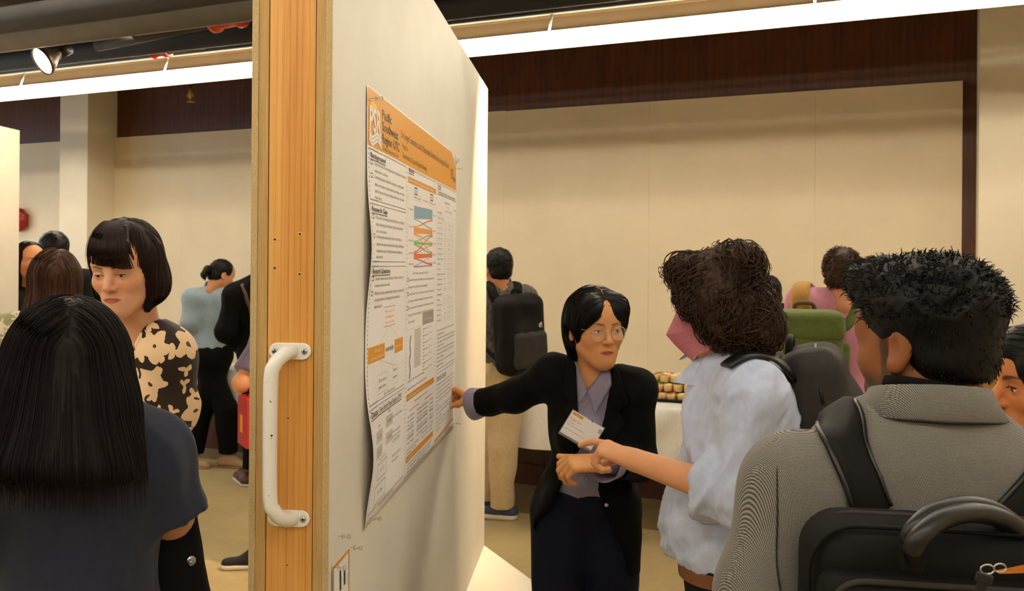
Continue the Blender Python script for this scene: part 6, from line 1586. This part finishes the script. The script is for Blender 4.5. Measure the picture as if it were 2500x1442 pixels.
# his backpack
_, SK = None, SDF(); K.torso(SK, .030, .05); K.arm(SK, 'L', .028, .2); K.arm(SK, 'R', .028, .2)
bk = empty('backpack', at(2020, 1100, 2.36), 'dark grey backpack on the man in the pale blue shirt', 'backpack'); Rk = K.Rc; o = at(2010, 1060, 2.40)
def k2(S_): S_.el(o + Rk @ V(0, .07, -.02), V(.13, .06, .16), Rk, .03)
soft_box('main_bag', bk, o, V(.155, .085, .23), Rk, F_PACKG, .06, .008, [folds(.004, 10)], k2)
soft_box('back_panel', bk, o + Rk @ V(0, -.085, 0), V(.145, .018, .22), Rk, F_PACK, .015, .008)
soft_box('side_pocket', bk, o + Rk @ V(.155, .02, -.08), V(.02, .06, .11), Rk, F_PACK, .018, .008)
MB().tube([o + Rk @ V(.158 * math.cos(a) if abs(math.cos(a)) < .98 else .156 * math.copysign(1, math.cos(a)), .02, .10 + .133 * max(0, math.sin(a))) for a in np.linspace(0, math.pi, 15)], .004, 6).build('zip', M_BLACK, bk)
MB().tube(bez([o + Rk @ V(-.05, -.05, .215), o + Rk @ V(-.04, -.04, .255), o + Rk @ V(.04, -.04, .255), o + Rk @ V(.05, -.05, .215)], 6), .010, 8).build('grab_loop', F_PACK, bk)
ribbon_on(SKs, [at(1948, 912, 2.30), at(1905, 880, 2.22), at(1855, 862, 2.20), at(1800, 872, 2.17), at(1768, 890, 2.16)], [.050, .056, .056, .05, .045], bk, 'shoulder_strap', M_LEATH, .018, .009, 8, 6)
ribbon_on(SKs, [at(1960, 905, 2.48), at(1880, 885, 2.52), at(1790, 910, 2.52), at(1740, 1000, 2.50)], .055, bk, 'shoulder_strap', M_LEATH, .018, .009, 8, 5)
MB().strip([at(1805, 1270, 2.16), at(1808, 1360, 2.17), at(1806, 1440, 2.2)], .030, V(0, -1, 0), .003).build('hanging_strap', F_PACK, bk)

# --- N: man in pink shirt with green rucksack, O: man behind
hp = at(2058, 674, 4.6); P = person('person', hp[0], 4.62, 'man with curly brown hair in a pink shirt by the back wall')
N = Body(hp[0] + .0, 4.62, 160, 1.69, 1.08, head=dict(pos=hp, yaw=155, pitch=8, sc=1.02), lean=3); N.J['elR'] = at(2112, 860, 4.68); N.J['wrR'] = at(2075, 880, 4.95); N.J['elL'] = at(1935, 850, 4.55); N.J['wrL'] = at(1975, 880, 4.9); N.J['shL'] = at(1962, 740, 4.55); N.J['shR'] = at(2094, 745, 4.70)
N.skin(P, lin(224, 158, 120), .014, .006, shape=dict(face=False)); _, S = shirt(P, N, F_PINK, .022, .9, .80, .008, [folds(.007, 10, V(.2, 0, 1), .3, 8.)], 'shirt', k=.05); collar(P, N, F_PINK, .062, .038, .012); trousers(P, N, F_CHAR)
for n in 'LR': shoe(P, N, n, M_SHOEB, M_SOLEB)
H = N.H; S3 = SDF(); H.el(S3, (0, .018, .045), (.090, .106, .095), .02); H.el(S3, (0, .055, -.02), (.072, .055, .06), .03); H.el(S3, (0, -.115, -.05), (.085, .08, .11), .01, 's'); S3.cut(H.p(0, .05, -.075), H.R @ V(0, -.3, -1), .01)
for g in (1, -1): H.el(S3, (g * .088, .006, -.026), (.024, .026, .040), .008, 's')
S, S_keep = S3, S; st = [curls(600, 1.8, .008, .05, 21)]
hair_obj(P, S3, H_CURL, st, .007, .0020, .0008, [lambda v: .007 * vnoise(v * 45)]); S = S_keep
gb = empty('rucksack', at(1965, 980, 4.35), 'green canvas rucksack with tan strap on the man in pink', 'rucksack'); Rn = Rz(D(168)); o = at(1968, 872, 4.33)
soft_box('main_bag', gb, o, V(.155, .10, .22), Rn, F_OLIVE, .045, .008, [folds(.006, 9, V(.3, 0, 1), .6, 3.)])
soft_box('top_flap', gb, o + Rn @ V(0, .015, .155), V(.162, .11, .065), Rn, F_OLIVE, .04, .008, [folds(.005, 10)])
soft_box('side_pocket', gb, o + Rn @ V(-.16, .0, -.05), V(.03, .07, .13), Rn, F_OLIVE, .025, .008)
ribbon_on(S, [at(1972, 706, 4.66), at(1958, 722, 4.52), at(1955, 755, 4.42), at(1978, 800, 4.40)], [.085, .095, .115, .13], gb, 'shoulder_strap', F_TANCV, .010, .010, 8, 6)
ribbon_on(S, [o + Rn @ V(-.06, -.10, .20), at(2058, 800, 4.5), at(2100, 735, 4.6)], .05, gb, 'shoulder_strap', F_OLIVE, .004, .010, 8, 5)
MB().tube(bez([o + Rn @ V(.05, -.06, .215), o + Rn @ V(.04, -.05, .25), o + Rn @ V(-.03, -.05, .25), o + Rn @ V(-.04, -.06, .215)], 6), .010, 8).build('grab_loop', plain('brown_webbing', lin(90, 68, 50), .8), gb)
for g in (1, -1): MB().box(o + Rn @ V(g * .07, .125, .02), (.012, .006, .05), Rn, bev=.003).build('flap_strap', M_LEATH, gb)
hp = at(1868, 724, 5.2); P = person('person', hp[0], 5.22, 'man with dark cropped hair half hidden behind the curly haired man')
O = Body(hp[0], 5.24, -140, 1.60, 1.0, head=dict(pos=hp, yaw=-150, pitch=12)); O.skin(P, lin(196, 134, 92), .016, .006, shape=dict(face=True)); shirt(P, O, F_CHAR, .028, 1.0, .75, .012, [folds(.005, 10)], 'jacket'); trousers(P, O, F_BLACK)
for n in 'LR': shoe(P, O, n, M_SHOEB, M_SOLEB)
short_hair(P, O.H, H_BLACK, .008, 300, .008, seed=31, res=.008, r0=.0016)

# --- P: person with tan backpack (hidden behind the man in the blazer)
hp = at(2378, 735, 3.1); P = person('person', hp[0], 3.14, 'person in a black jacket wearing a tan backpack beyond the blazer man')
Pp_ = Body(hp[0], 3.16, 165, 1.62, 1.0, head=dict(pos=hp, yaw=165)); Pp_.skin(P, lin(210, 150, 112), .018, .012, shape=dict(face=False)); shirt(P, Pp_, F_BLACK, .026, 1.0, .78, .012, (), 'jacket'); trousers(P, Pp_, F_BLACK)
for n in 'LR': shoe(P, Pp_, n, M_SHOEB, M_SOLEB)
short_hair(P, Pp_.H, H_BLACK, .010, 150, .01, seed=33, res=.011, r0=.002)
tb = empty('backpack', at(2440, 1060, 2.95), 'tan canvas backpack with black toggles right of the blazer man', 'backpack'); o = at(2462, 975, 2.93); Rt = Rz(D(160))
soft_box('main_bag', tb, o, V(.11, .075, .175), Rt, F_TANCV, .04, .007, [folds(.005, 11)])
soft_box('pocket', tb, o + Rt @ V(0, .085, -.06), V(.085, .022, .09), Rt, F_TANCV, .02, .007, [folds(.003, 14)]); soft_box('top_flap', tb, o + Rt @ V(0, .01, .13), V(.115, .085, .05), Rt, F_TANCV, .03, .007, [folds(.004, 11)])
for (x_, y_) in ((2439, 875), (2424, 903)): MB().lathe(at(x_, y_, 2.82), V(0, -1, 0), [(0, .008), (.008, .009), (.01, .006)], 10).build('toggle', M_BLACK, tb)

# --- M: woman in profile at the right edge
hp = at(2556, 942, 1.97); P = person('person', hp[0] + .03, 2.0, 'woman in profile with dark hair at the right picture edge')
Mw = Body(hp[0] + .03, 2.0, -95, 1.48, .95, True, head=dict(pos=hp, yaw=-93, pitch=2, sc=1.02)); Mw.J['elL'] = Mw.J['shL'] + V(.06, .02, -.24); Mw.J['wrL'] = Mw.J['elL'] + V(-.05, .1, -.2)
Mw.skin(P, lin(206, 132, 84), .016, .0028, shape=dict(jaw=.95, nose=1.18, lips=1.25, lid=.0050, brow_r=.7, mouth=.004), pt=dict(lip=C3(168, 78, 76), brow=C3(28, 20, 18), brw=.0056, blush=.15)); Mw.H.eyes(P, look=(0, 10)); Mw.H.lashes(Mw.S, P, H_BLACK, .0014, .005)
shirt(P, Mw, F_CHAR, .018, 1.0, .7, .010, (), 'top', k=.05); trousers(P, Mw, F_BLACK)
for n in 'LR': shoe(P, Mw, n, M_SHOEB, M_SOLEB)
H = Mw.H; q = Mw.S.snap(np.array([H.p(.0125, -.104, -.030)]), .001)[0]; MB().lathe(q, Mw.S.grad(np.array([q]))[0], [(0, .0013), (.001, .0012), (.0015, 0)], 8).build('nose_stud', M_STEEL, P)
S = SDF(); H.el(S, (0, .020, .038), (.083, .103, .092), .02); H.el(S, (0, .075, -.01), (.06, .05, .06), .03)
for g in (1, -1): H.el(S, (g * .055, -.020, .045), (.034, .066, .050), .02)
H.el(S, (0, -.028, .078), (.070, .066, .055), .02)
H.el(S, (0, -.130, -.050), (.066, .074, .098), .01, 's')
for g in (1, -1): H.el(S, (g * .090, .010, -.04), (.03, .04, .05), .01, 's')
hair_obj(P, S, H_BLACK, [flow(S, verts_of(S, .010, rng, 700), lambda P_, i: H.R[:, 1][None] * 1.0 + H.R[:, 0][None] * np.sign(H.loc(P_)[:, 0:1]) * .9 - V(0, 0, .3)[None], 6, .014, rng.uniform(-.001, .0015, 700))], .006, .0010, .0004)

# --- L: man in a nailhead blazer with a black backpack, nearest on the right
hp = at(2255, 838, 1.47); P = person('person', at(2250, 1000, 1.42)[0], 1.42, 'man with thick black hair in a black and white nailhead blazer')
L = Body(at(2248, 1000, 1.40)[0], 1.42, 166, 1.64, 1.06, head=dict(pos=hp, yaw=-151, pitch=4, sc=1.06))
L.J['shL'] = at(1945, 1195, 1.36); L.J['shR'] = at(2560, 1268, 1.50); L.J['elL'] = at(1872, 1450, 1.33); L.J['wrL'] = at(1900, 1800, 1.45); L.J['elR'] = L.J['shR'] + V(.04, .02, -.28); L.J['neck'] = at(2268, 1040, 1.415)
L.J['uchest'] = at(2252, 1160, 1.42); L.J['chest'] = at(2250, 1290, 1.42)
skl = lin(142, 88, 54)
L.skin(P, skl, .014, .0038, shape=dict(nose=1.05, ears=(1, 1)), pt=dict(beard=(C3(44, 30, 24), .75), brow=C3(20, 16, 14), lip=C3(120, 68, 56))); L.H.eyes(P); L.H.lashes(L.S, P, H_BLACK, .0012)
for g in (1, -1): MB().lathe(L.H.p(g * .0835, .006, -.036), L.H.R @ V(g, 0, 0), [(0, .002), (.0015, .0018), (.002, 0)], 8).build('ear_stud', M_STEEL, P)
S = SDF(); L.torso(S, .030, .05, chest=1.04, shoulders=False); S.rc(L.J['shL'], L.J['shR'], .070, None, .05)
for n in 'LR': S.rc(L.J['neck'] + V(0, .0, -.045), L.J['sh' + n] + V(0, 0, .012), .054, .052, .04); S.rc(L.J['chest'] + V(-.13 if n == 'L' else .13, .03, .0), L.J['sh' + n] + V(.03 if n == 'L' else -.03, 0, -.03), .09, .07, .06)
S.cut(V(0, 0, .66), V(0, 0, -1), .01)
for n in 'LR': L.arm(S, n, .026, 1.0, k=.03)
S.rc(L.J['neck'] + V(0, .01, .02), L.H.p(0, .025, -.06), .068, .070, .012, op='s')
soft('blazer', S, M_BLAZ, P, .0065, (), [folds(.004, 9, V(.1, 0, 1), .3, 4.)])
# collar, seams
nk = L.J['neck']; upv = nrm(L.H.p(0, .03, -.08) - nk); R = L.Rc
cv = []; n = 30
for i in range(n + 1):
    a = -2.35 + 4.7 * i / n; back = R @ V(math.sin(a), math.cos(a), 0); e = abs(a) / 2.35
    base = nk + back * (.074 + .010 * e) + V(0, 0, .072 - .040 * e * e)
    cv.append([base - back * .006 - V(0, 0, .03), base - back * .002, base + back * .007 + V(0, 0, .002), base + back * .016 - V(0, 0, .018), base + back * .030 - V(0, 0, .046 - .006 * e), base + back * .027 - V(0, 0, .050 - .006 * e), base + back * .010 - V(0, 0, .03)])
vs = [q for r_ in cv for q in r_]; k = 7
MB().add(vs, [(i * k + j, i * k + j + 1, (i + 1) * k + j + 1, (i + 1) * k + j) for i in range(n) for j in range(k - 1)], True).build('blazer_collar', M_BLAZ, P)
MB().lathe(nk + V(0, .0, .046), nrm(upv + V(0, 0, 2)), [(0, .070), (.018, .068), (.018, .062), (0, .064)], 26).build('shirt_collar', F_BLACK, P)
thr = plain('dark_seam', lin(40, 35, 31), .9)
ribbon_on(S, [at(2300, 1060, 1.25), at(2302, 1160, 1.25), at(2304, 1260, 1.25), at(2305, 1500, 1.25)], .0022, P, 'back_seam', thr, .0006, .0006, 8, 3)
ribbon_on(S, [at(1878, 1075, 1.30), at(1880, 1150, 1.28), at(1888, 1260, 1.27), at(1900, 1420, 1.27), at(1905, 1500, 1.27)], .0022, P, 'sleeve_seam', thr, .0006, .0006, 8, 3)
trousers(P, L, F_CHAR)
for n in 'LR': shoe(P, L, n, M_SHOEB, M_SOLEB)
# hair: faded sides, tousled top
H = L.H; Sh = SDF(); H.el(Sh, (0, .016, .034), (.0800, .100, .089), .02); H.el(Sh, (0, .056, -.025), (.063, .050, .045), .03)
for c_, r_ in (((0, .0, .080), (.072, .088, .052)), ((.01, -.068, .098), (.056, .042, .034)), ((0, .055, .055), (.076, .058, .060)), ((-.045, .03, .055), (.040, .065, .045)), ((.045, .02, .060), (.038, .070, .040))): H.el(Sh, c_, r_, .03)
H.el(Sh, (0, -.120, -.045), (.080, .075, .105), .012, 's')
for g in (1, -1): H.el(Sh, (g * .088, .004, -.022), (.024, .026, .040), .008, 's')
Sh.cut(H.p(0, .09, -.060), H.R @ V(0, -.15, -1), .012)
r_ = np.random.default_rng(77)
def spikes(n, Lh, lift, keep, jag, sweep):
    Pq = verts_of(Sh, .008, r_, n, keep); g = Sh.grad(Pq); l = H.loc(Pq)
    fr = np.clip((-.0 - l[:, 1]) / .08, 0, 1)[:, None]; d = g * lift + H.R[:, 1][None] * (-.9 * fr + .15) + (H.R @ sweep)[None] + vnoise(Pq * 22)[:, None] * .6 * H.R[:, 0][None] + r_.normal(0, jag, Pq.shape); d /= np.linalg.norm(d, axis=1, keepdims=True)
    Ls = (Lh * r_.uniform(.6, 1.2, n))[:, None]; Kk = [Pq - g * .003]
    for i in range(5): Kk.append(Kk[-1] + (d + V(0, 0, -.10 * i)[None] - g * .10 * i) * Ls / 5)
    return np.stack(Kk, 1)
st = [spikes(3000, .0185, .36, lambda v: H.loc(v)[:, 2] > .035, .28, V(0, 0, .25)), spikes(1500, .007, .30, lambda v: (H.loc(v)[:, 2] <= .04) & (H.loc(v)[:, 2] > -.055), .25, V(0, 0, -.7))]
hair_obj(P, Sh, H_BLACK, st, .0055, .0011, .0003, [lambda v: (.004 * vnoise(v * 60) + .003 * vnoise(v * 120)) * np.clip((H.loc(v)[:, 2] - .02) / .03, .1, 1)])
# his backpack
bl = empty('backpack', at(2330, 1600, 1.15), 'large black backpack with leather handle on the man in the blazer', 'backpack')
Rl = Rz(D(170)); o = at(2300, 1420, 1.19); o = V(o[0], o[1], 0); zt_ = at(2250, 1290, 1.14)[2]
w2 = .175; bc = V(o[0] + .0, o[1], zt_ - .22)
def lq(u, d, z): return V(bc[0], bc[1], 0) + Rl @ V(-u, d, 0) + V(0, 0, z)
Sb = SDF(); Sb.bx(bc + Rl @ V(0, -.01, 0), V(w2, .062, .22), Rl, .055, .02); soft('main_bag', Sb, F_PACK, bl, .006, (), [folds(.002, 8, V(1, 0, .2), .4)])
Sp = SDF(); Sp.bx(bc + Rl @ V(0, .052, .0), V(w2 - .014, .026, .160), Rl, .022, .01); Sp.el(bc + Rl @ V(0, .07, -.04), V(.13, .022, .11), Rl, .03); soft('front_pocket', Sp, F_PACK, bl, .006, (), [folds(.002, 8, V(1, 0, .2), .4, 5.)])
def round_path(w, zt, d, r, zl, n=8):
    pts = [lq(-w, d, zl)] + [lq(-w + r - r * math.cos(a), d, zt - r + r * math.sin(a)) for a in np.linspace(0, math.pi / 2, n)] + [lq(w - r + r * math.sin(a), d, zt - r + r * math.cos(a)) for a in np.linspace(0, math.pi / 2, n)] + [lq(w, d, zl)]
    return pts
MB().tube(round_path(w2 - .004, zt_ - .006, .040, .06, zt_ - .40), .0032, 8).build('piping', F_PACK, bl); MB().tube(round_path(w2 - .006, zt_ + .001, .0, .06, zt_ - .40), .0035, 8).build('piping', F_PACKG, bl)
pz = bc[2] + .160
MB().tube(round_path(w2 - .018, pz - .004, .076, .05, zt_ - .42), .004, 8).build('pocket_piping', F_PACKG, bl)
# handle
hb = [at(2234, 1368, 1.105), at(2230, 1342, 1.09), at(2248, 1308, 1.085), at(2298, 1268, 1.10), at(2370, 1251, 1.12), at(2450, 1268, 1.14), at(2520, 1322, 1.15), at(2535, 1365, 1.14)]
MB().tube(bez(hb, 7), [.008] * 7 + [.0125] * 36 + [.008] * 7, 12).build('handle', M_LEATH, bl)
MB().tube(bez([q + V(0, .016, .007) for q in hb], 7), [.007] * 7 + [.010] * 36 + [.007] * 7, 12).build('handle', M_LEATH, bl)
for q in (hb[0], hb[-1]): MB().box(q + V(0, .01, 0), (.014, .006, .016), Rl, bev=.004).build('handle_patch', F_PACK, bl)
# zip puller with ring
zp = at(2408, 1388, 1.06); MB().tube([zp + V(math.cos(a) * .008, -.002, math.sin(a) * .0055) for a in np.linspace(0, 6.28, 15)], .0011, 6).build('zip_ring', M_STEEL, bl); MB().tube([zp + V(.014 + math.cos(a) * .007, -.003, .002 + math.sin(a) * .005) for a in np.linspace(0, 6.28, 15)], .0011, 6).build('zip_ring', M_STEEL, bl)
MB().box(zp + V(-.004, -.002, -.010), (.010, .003, .006), Ry(.3), bev=.002).build('zip_slider', M_BLACK, bl); MB().box(zp + V(-.012, -.002, -.034), (.006, .0015, .022), Ry(.35), bev=.001).build('zip_pull', M_LEATH, bl)
MB().add([at(2430, 1392, 1.075), at(2500, 1378, 1.085), at(2500, 1398, 1.085), at(2440, 1400, 1.075)], [(0, 1, 2, 3)]).build('orange_lining', plain('orange_lining', lin(196, 112, 20), .7), bl)
for pts, w in (([at(2040, 1000, 1.46), at(2052, 1025, 1.36), at(2090, 1095, 1.30), at(2138, 1180, 1.265), at(2192, 1285, 1.23)], [.066, .066, .064, .062, .060]), ([at(2500, 1085, 1.52), at(2494, 1105, 1.44), at(2478, 1150, 1.37), at(2457, 1220, 1.32), at(2436, 1310, 1.27)], [.066, .066, .064, .062, .060])):
    ribbon_on(S, pts, w, bl, 'shoulder_strap', F_PACK, .003, .009, 9, 7)
    for E_ in ribbon_on.edges:
        g_ = S.grad(E_); MB().tube(list(E_[3:] + g_[3:] * .001), .0036, 8).build('strap_piping', M_LEATH, bl)

# ---------------------------------------------------------------- tables with food along the back wall
F_CLOTH = fabric('white_tablecloth', lin(240, 238, 234), folds=5, fstr=.4, var=.03)
M_TLEG = plain('grey_table_leg', lin(120, 120, 122), .4, .6)
def table(t0, t1, o0, o1, zt, drop, label, legs=True):
    root = empty('folding_table', wp((t0 + t1) / 2, (o0 + o1) / 2, 0), label, 'table', 'cloth covered tables at the back wall')
    MB().box(wp((t0 + t1) / 2, (o0 + o1) / 2, zt - .02), ((t1 - t0) / 2 - .01, (o1 - o0) / 2 - .01, .018), RW).build('tabletop', plain('grey_plastic_top', lin(150, 148, 142), .5), root)
    for tt in (t0 + .22, t1 - .22):
        for oo in (o0 + .12, o1 - .22):
            MB().tube([wp(tt, oo, zt - .04), wp(tt, oo, .02)], .014, 10).build('leg', M_TLEG, root); MB().lathe(wp(tt, oo, .0), V(0, 0, 1), [(0, .019), (.025, .019)], 10).build('foot', M_BLACK, root)
        MB().tube([wp(tt, o0 + .12, .30), wp(tt, o1 - .22, .30)], .010, 8).build('cross_bar', M_TLEG, root)
    # cloth: one draped sheet
    cl = empty('tablecloth', wp((t0 + t1) / 2, (o0 + o1) / 2, zt), 'white cloth draped over the ' + label.split(' ', 1)[1], 'tablecloth', 'white tablecloths')
    nx, ny = 60, 40; vs = []
    for i in range(nx + 1):
        for j in range(ny + 1):
            a = t0 - drop + (t1 - t0 + 2 * drop) * i / nx; b = o0 + (o1 + drop - o0) * j / ny
            da = max(t0 - a, a - t1, 0); db = max(b - o1, 0); dn = max(da, db)
            aa = min(max(a, t0), t1); bb = min(b, o1); z = zt + .004
            if dn > 0:
                w = .010 * math.sin(a * 21 + b * 17) + .008 * math.sin(a * 9.3 + 1) ; k = min(1, dn / .1)
                if db >= da: bb = o1 + .008 + k * (.012 + w); z = zt + .004 - db; aa = a if da == 0 else aa + (.012 if a > t1 else -.012) * min(1, da / .1) * 1.2
                else: aa = (t1 + .008 + k * (.012 + w)) if a > t1 else (t0 - .008 - k * (.012 + w)); z = zt + .004 - da
                if da > 0 and db > 0: z = zt + .004 - max(da, db)
            vs.append(wp(aa, bb, max(z, .05)))
    fs = [(i * (ny + 1) + j, i * (ny + 1) + j + 1, (i + 1) * (ny + 1) + j + 1, (i + 1) * (ny + 1) + j) for i in range(nx) for j in range(ny)]
    MB().add(vs, fs, True).build('cloth', F_CLOTH, cl); return root
ta = on_wall(1690, 1000, .8)[0]
table(ta - 1.95, ta + .10, .06, .76, .745, .32, 'the long food table before the wide white wall panels')
table(ta + .20, ta + 2.03, .06, .76, .745, .32, 'the food table hidden behind the people at right')
tb_ = on_wall(560, 1000, .5)[0]
table(tb_ - .95, tb_ + .90, .06, .43, .745, .34, 'the narrow table in front of the ponytail woman')
# platters with cut wraps
M_TORT = plain('tortilla', lin(228, 196, 136), .8, var=.12, vs=60); M_FILL = plain('salad_green', lin(120, 142, 56), .7, var=.4, vs=120); M_TOM = plain('tomato_red', lin(196, 88, 48), .6, var=.3, vs=90); M_CRE = plain('cream_filling', lin(238, 216, 168), .7, var=.1, vs=90)
def wrap_proto(kind):
    mb = MB().lathe(V(0, 0, 0), V(0, 0, 1), [(0, .020), (.002, .027), (.040, .028), (.043, .026)], 14); m1 = mb.build('wrap', M_TORT).data
    mb = MB().lathe(V(0, 0, .0425), V(0, 0, 1), [(0, .024), (.004, .021), (.005, .012)], 12); m2 = mb.build('filling', (M_FILL, M_TOM, M_CRE)[kind]).data
    for o_ in [o_ for o_ in COL.objects if o_.data in (m1, m2)]: bpy.data.objects.remove(o_)
    return m1, m2
protos = [wrap_proto(k) for k in range(3)]
def platter(tc, oc, w, d, label, rows, seed):
    z = .752; root = empty('platter', wp(tc, oc, z), label, 'platter', 'black food platters')
    n = 30; vs = []
    for r_, h in ((.86, 0), (.95, .004), (1.0, .018), (1.03, .020), (1.03, .016), (.98, .012), (.9, -.002)):
        vs += [wp(tc + math.copysign(abs(math.cos(a)) ** .5, math.cos(a)) * w * r_, oc + math.copysign(abs(math.sin(a)) ** .5, math.sin(a)) * d * r_, z + h) for a in [2 * math.pi * k / n for k in range(n)]]
    fs = [(i * n + k, i * n + (k + 1) % n, (i + 1) * n + (k + 1) % n, (i + 1) * n + k) for i in range(6) for k in range(n)] + [tuple(reversed(range(n)))]
    MB().add(vs, fs, True).build('tray', plain('black_plastic_tray', lin(22, 22, 22), .35), root)
    r = np.random.default_rng(seed)
    for lay, (nx, ny) in enumerate(rows):
        for i in range(nx):
            for j in range(ny):
                q = wp(tc + (i - (nx - 1) / 2) * .063 + r.normal(0, .0015), oc + (j - (ny - 1) / 2) * .064 + r.normal(0, .0015), z + .006 + lay * .052 + r.uniform(0, .003)); k = int(r.integers(0, 3))
                e = empty('wrap_slice', q, 'cut tortilla wrap slice with green and red filling on ' + ('the front platter' if seed == 2 else 'the rear platter'), 'wrap', 'wrap slices on the platters'); e.rotation_euler = (r.normal(0, .10), r.normal(0, .10), r.uniform(0, 6))
                for m_, nm in zip(protos[k], ('tortilla', 'filling')):
                    o_ = bpy.data.objects.new(nm, m_); COL.objects.link(o_); o_.parent = e
tp = on_wall(1640, 968, .45)[0]
platter(tp + .02, .40, .24, .17, 'black platter heaped with wrap slices beside the presenter', [(7, 5), (6, 4), (5, 3)], 1)
t2 = on_wall(1715, 990, .60)[0]; platter(t2 + .06, .66, .13, .10, 'black platter of wrap slices at the front table edge behind the blue shirt', [(4, 3), (3, 2)], 2)
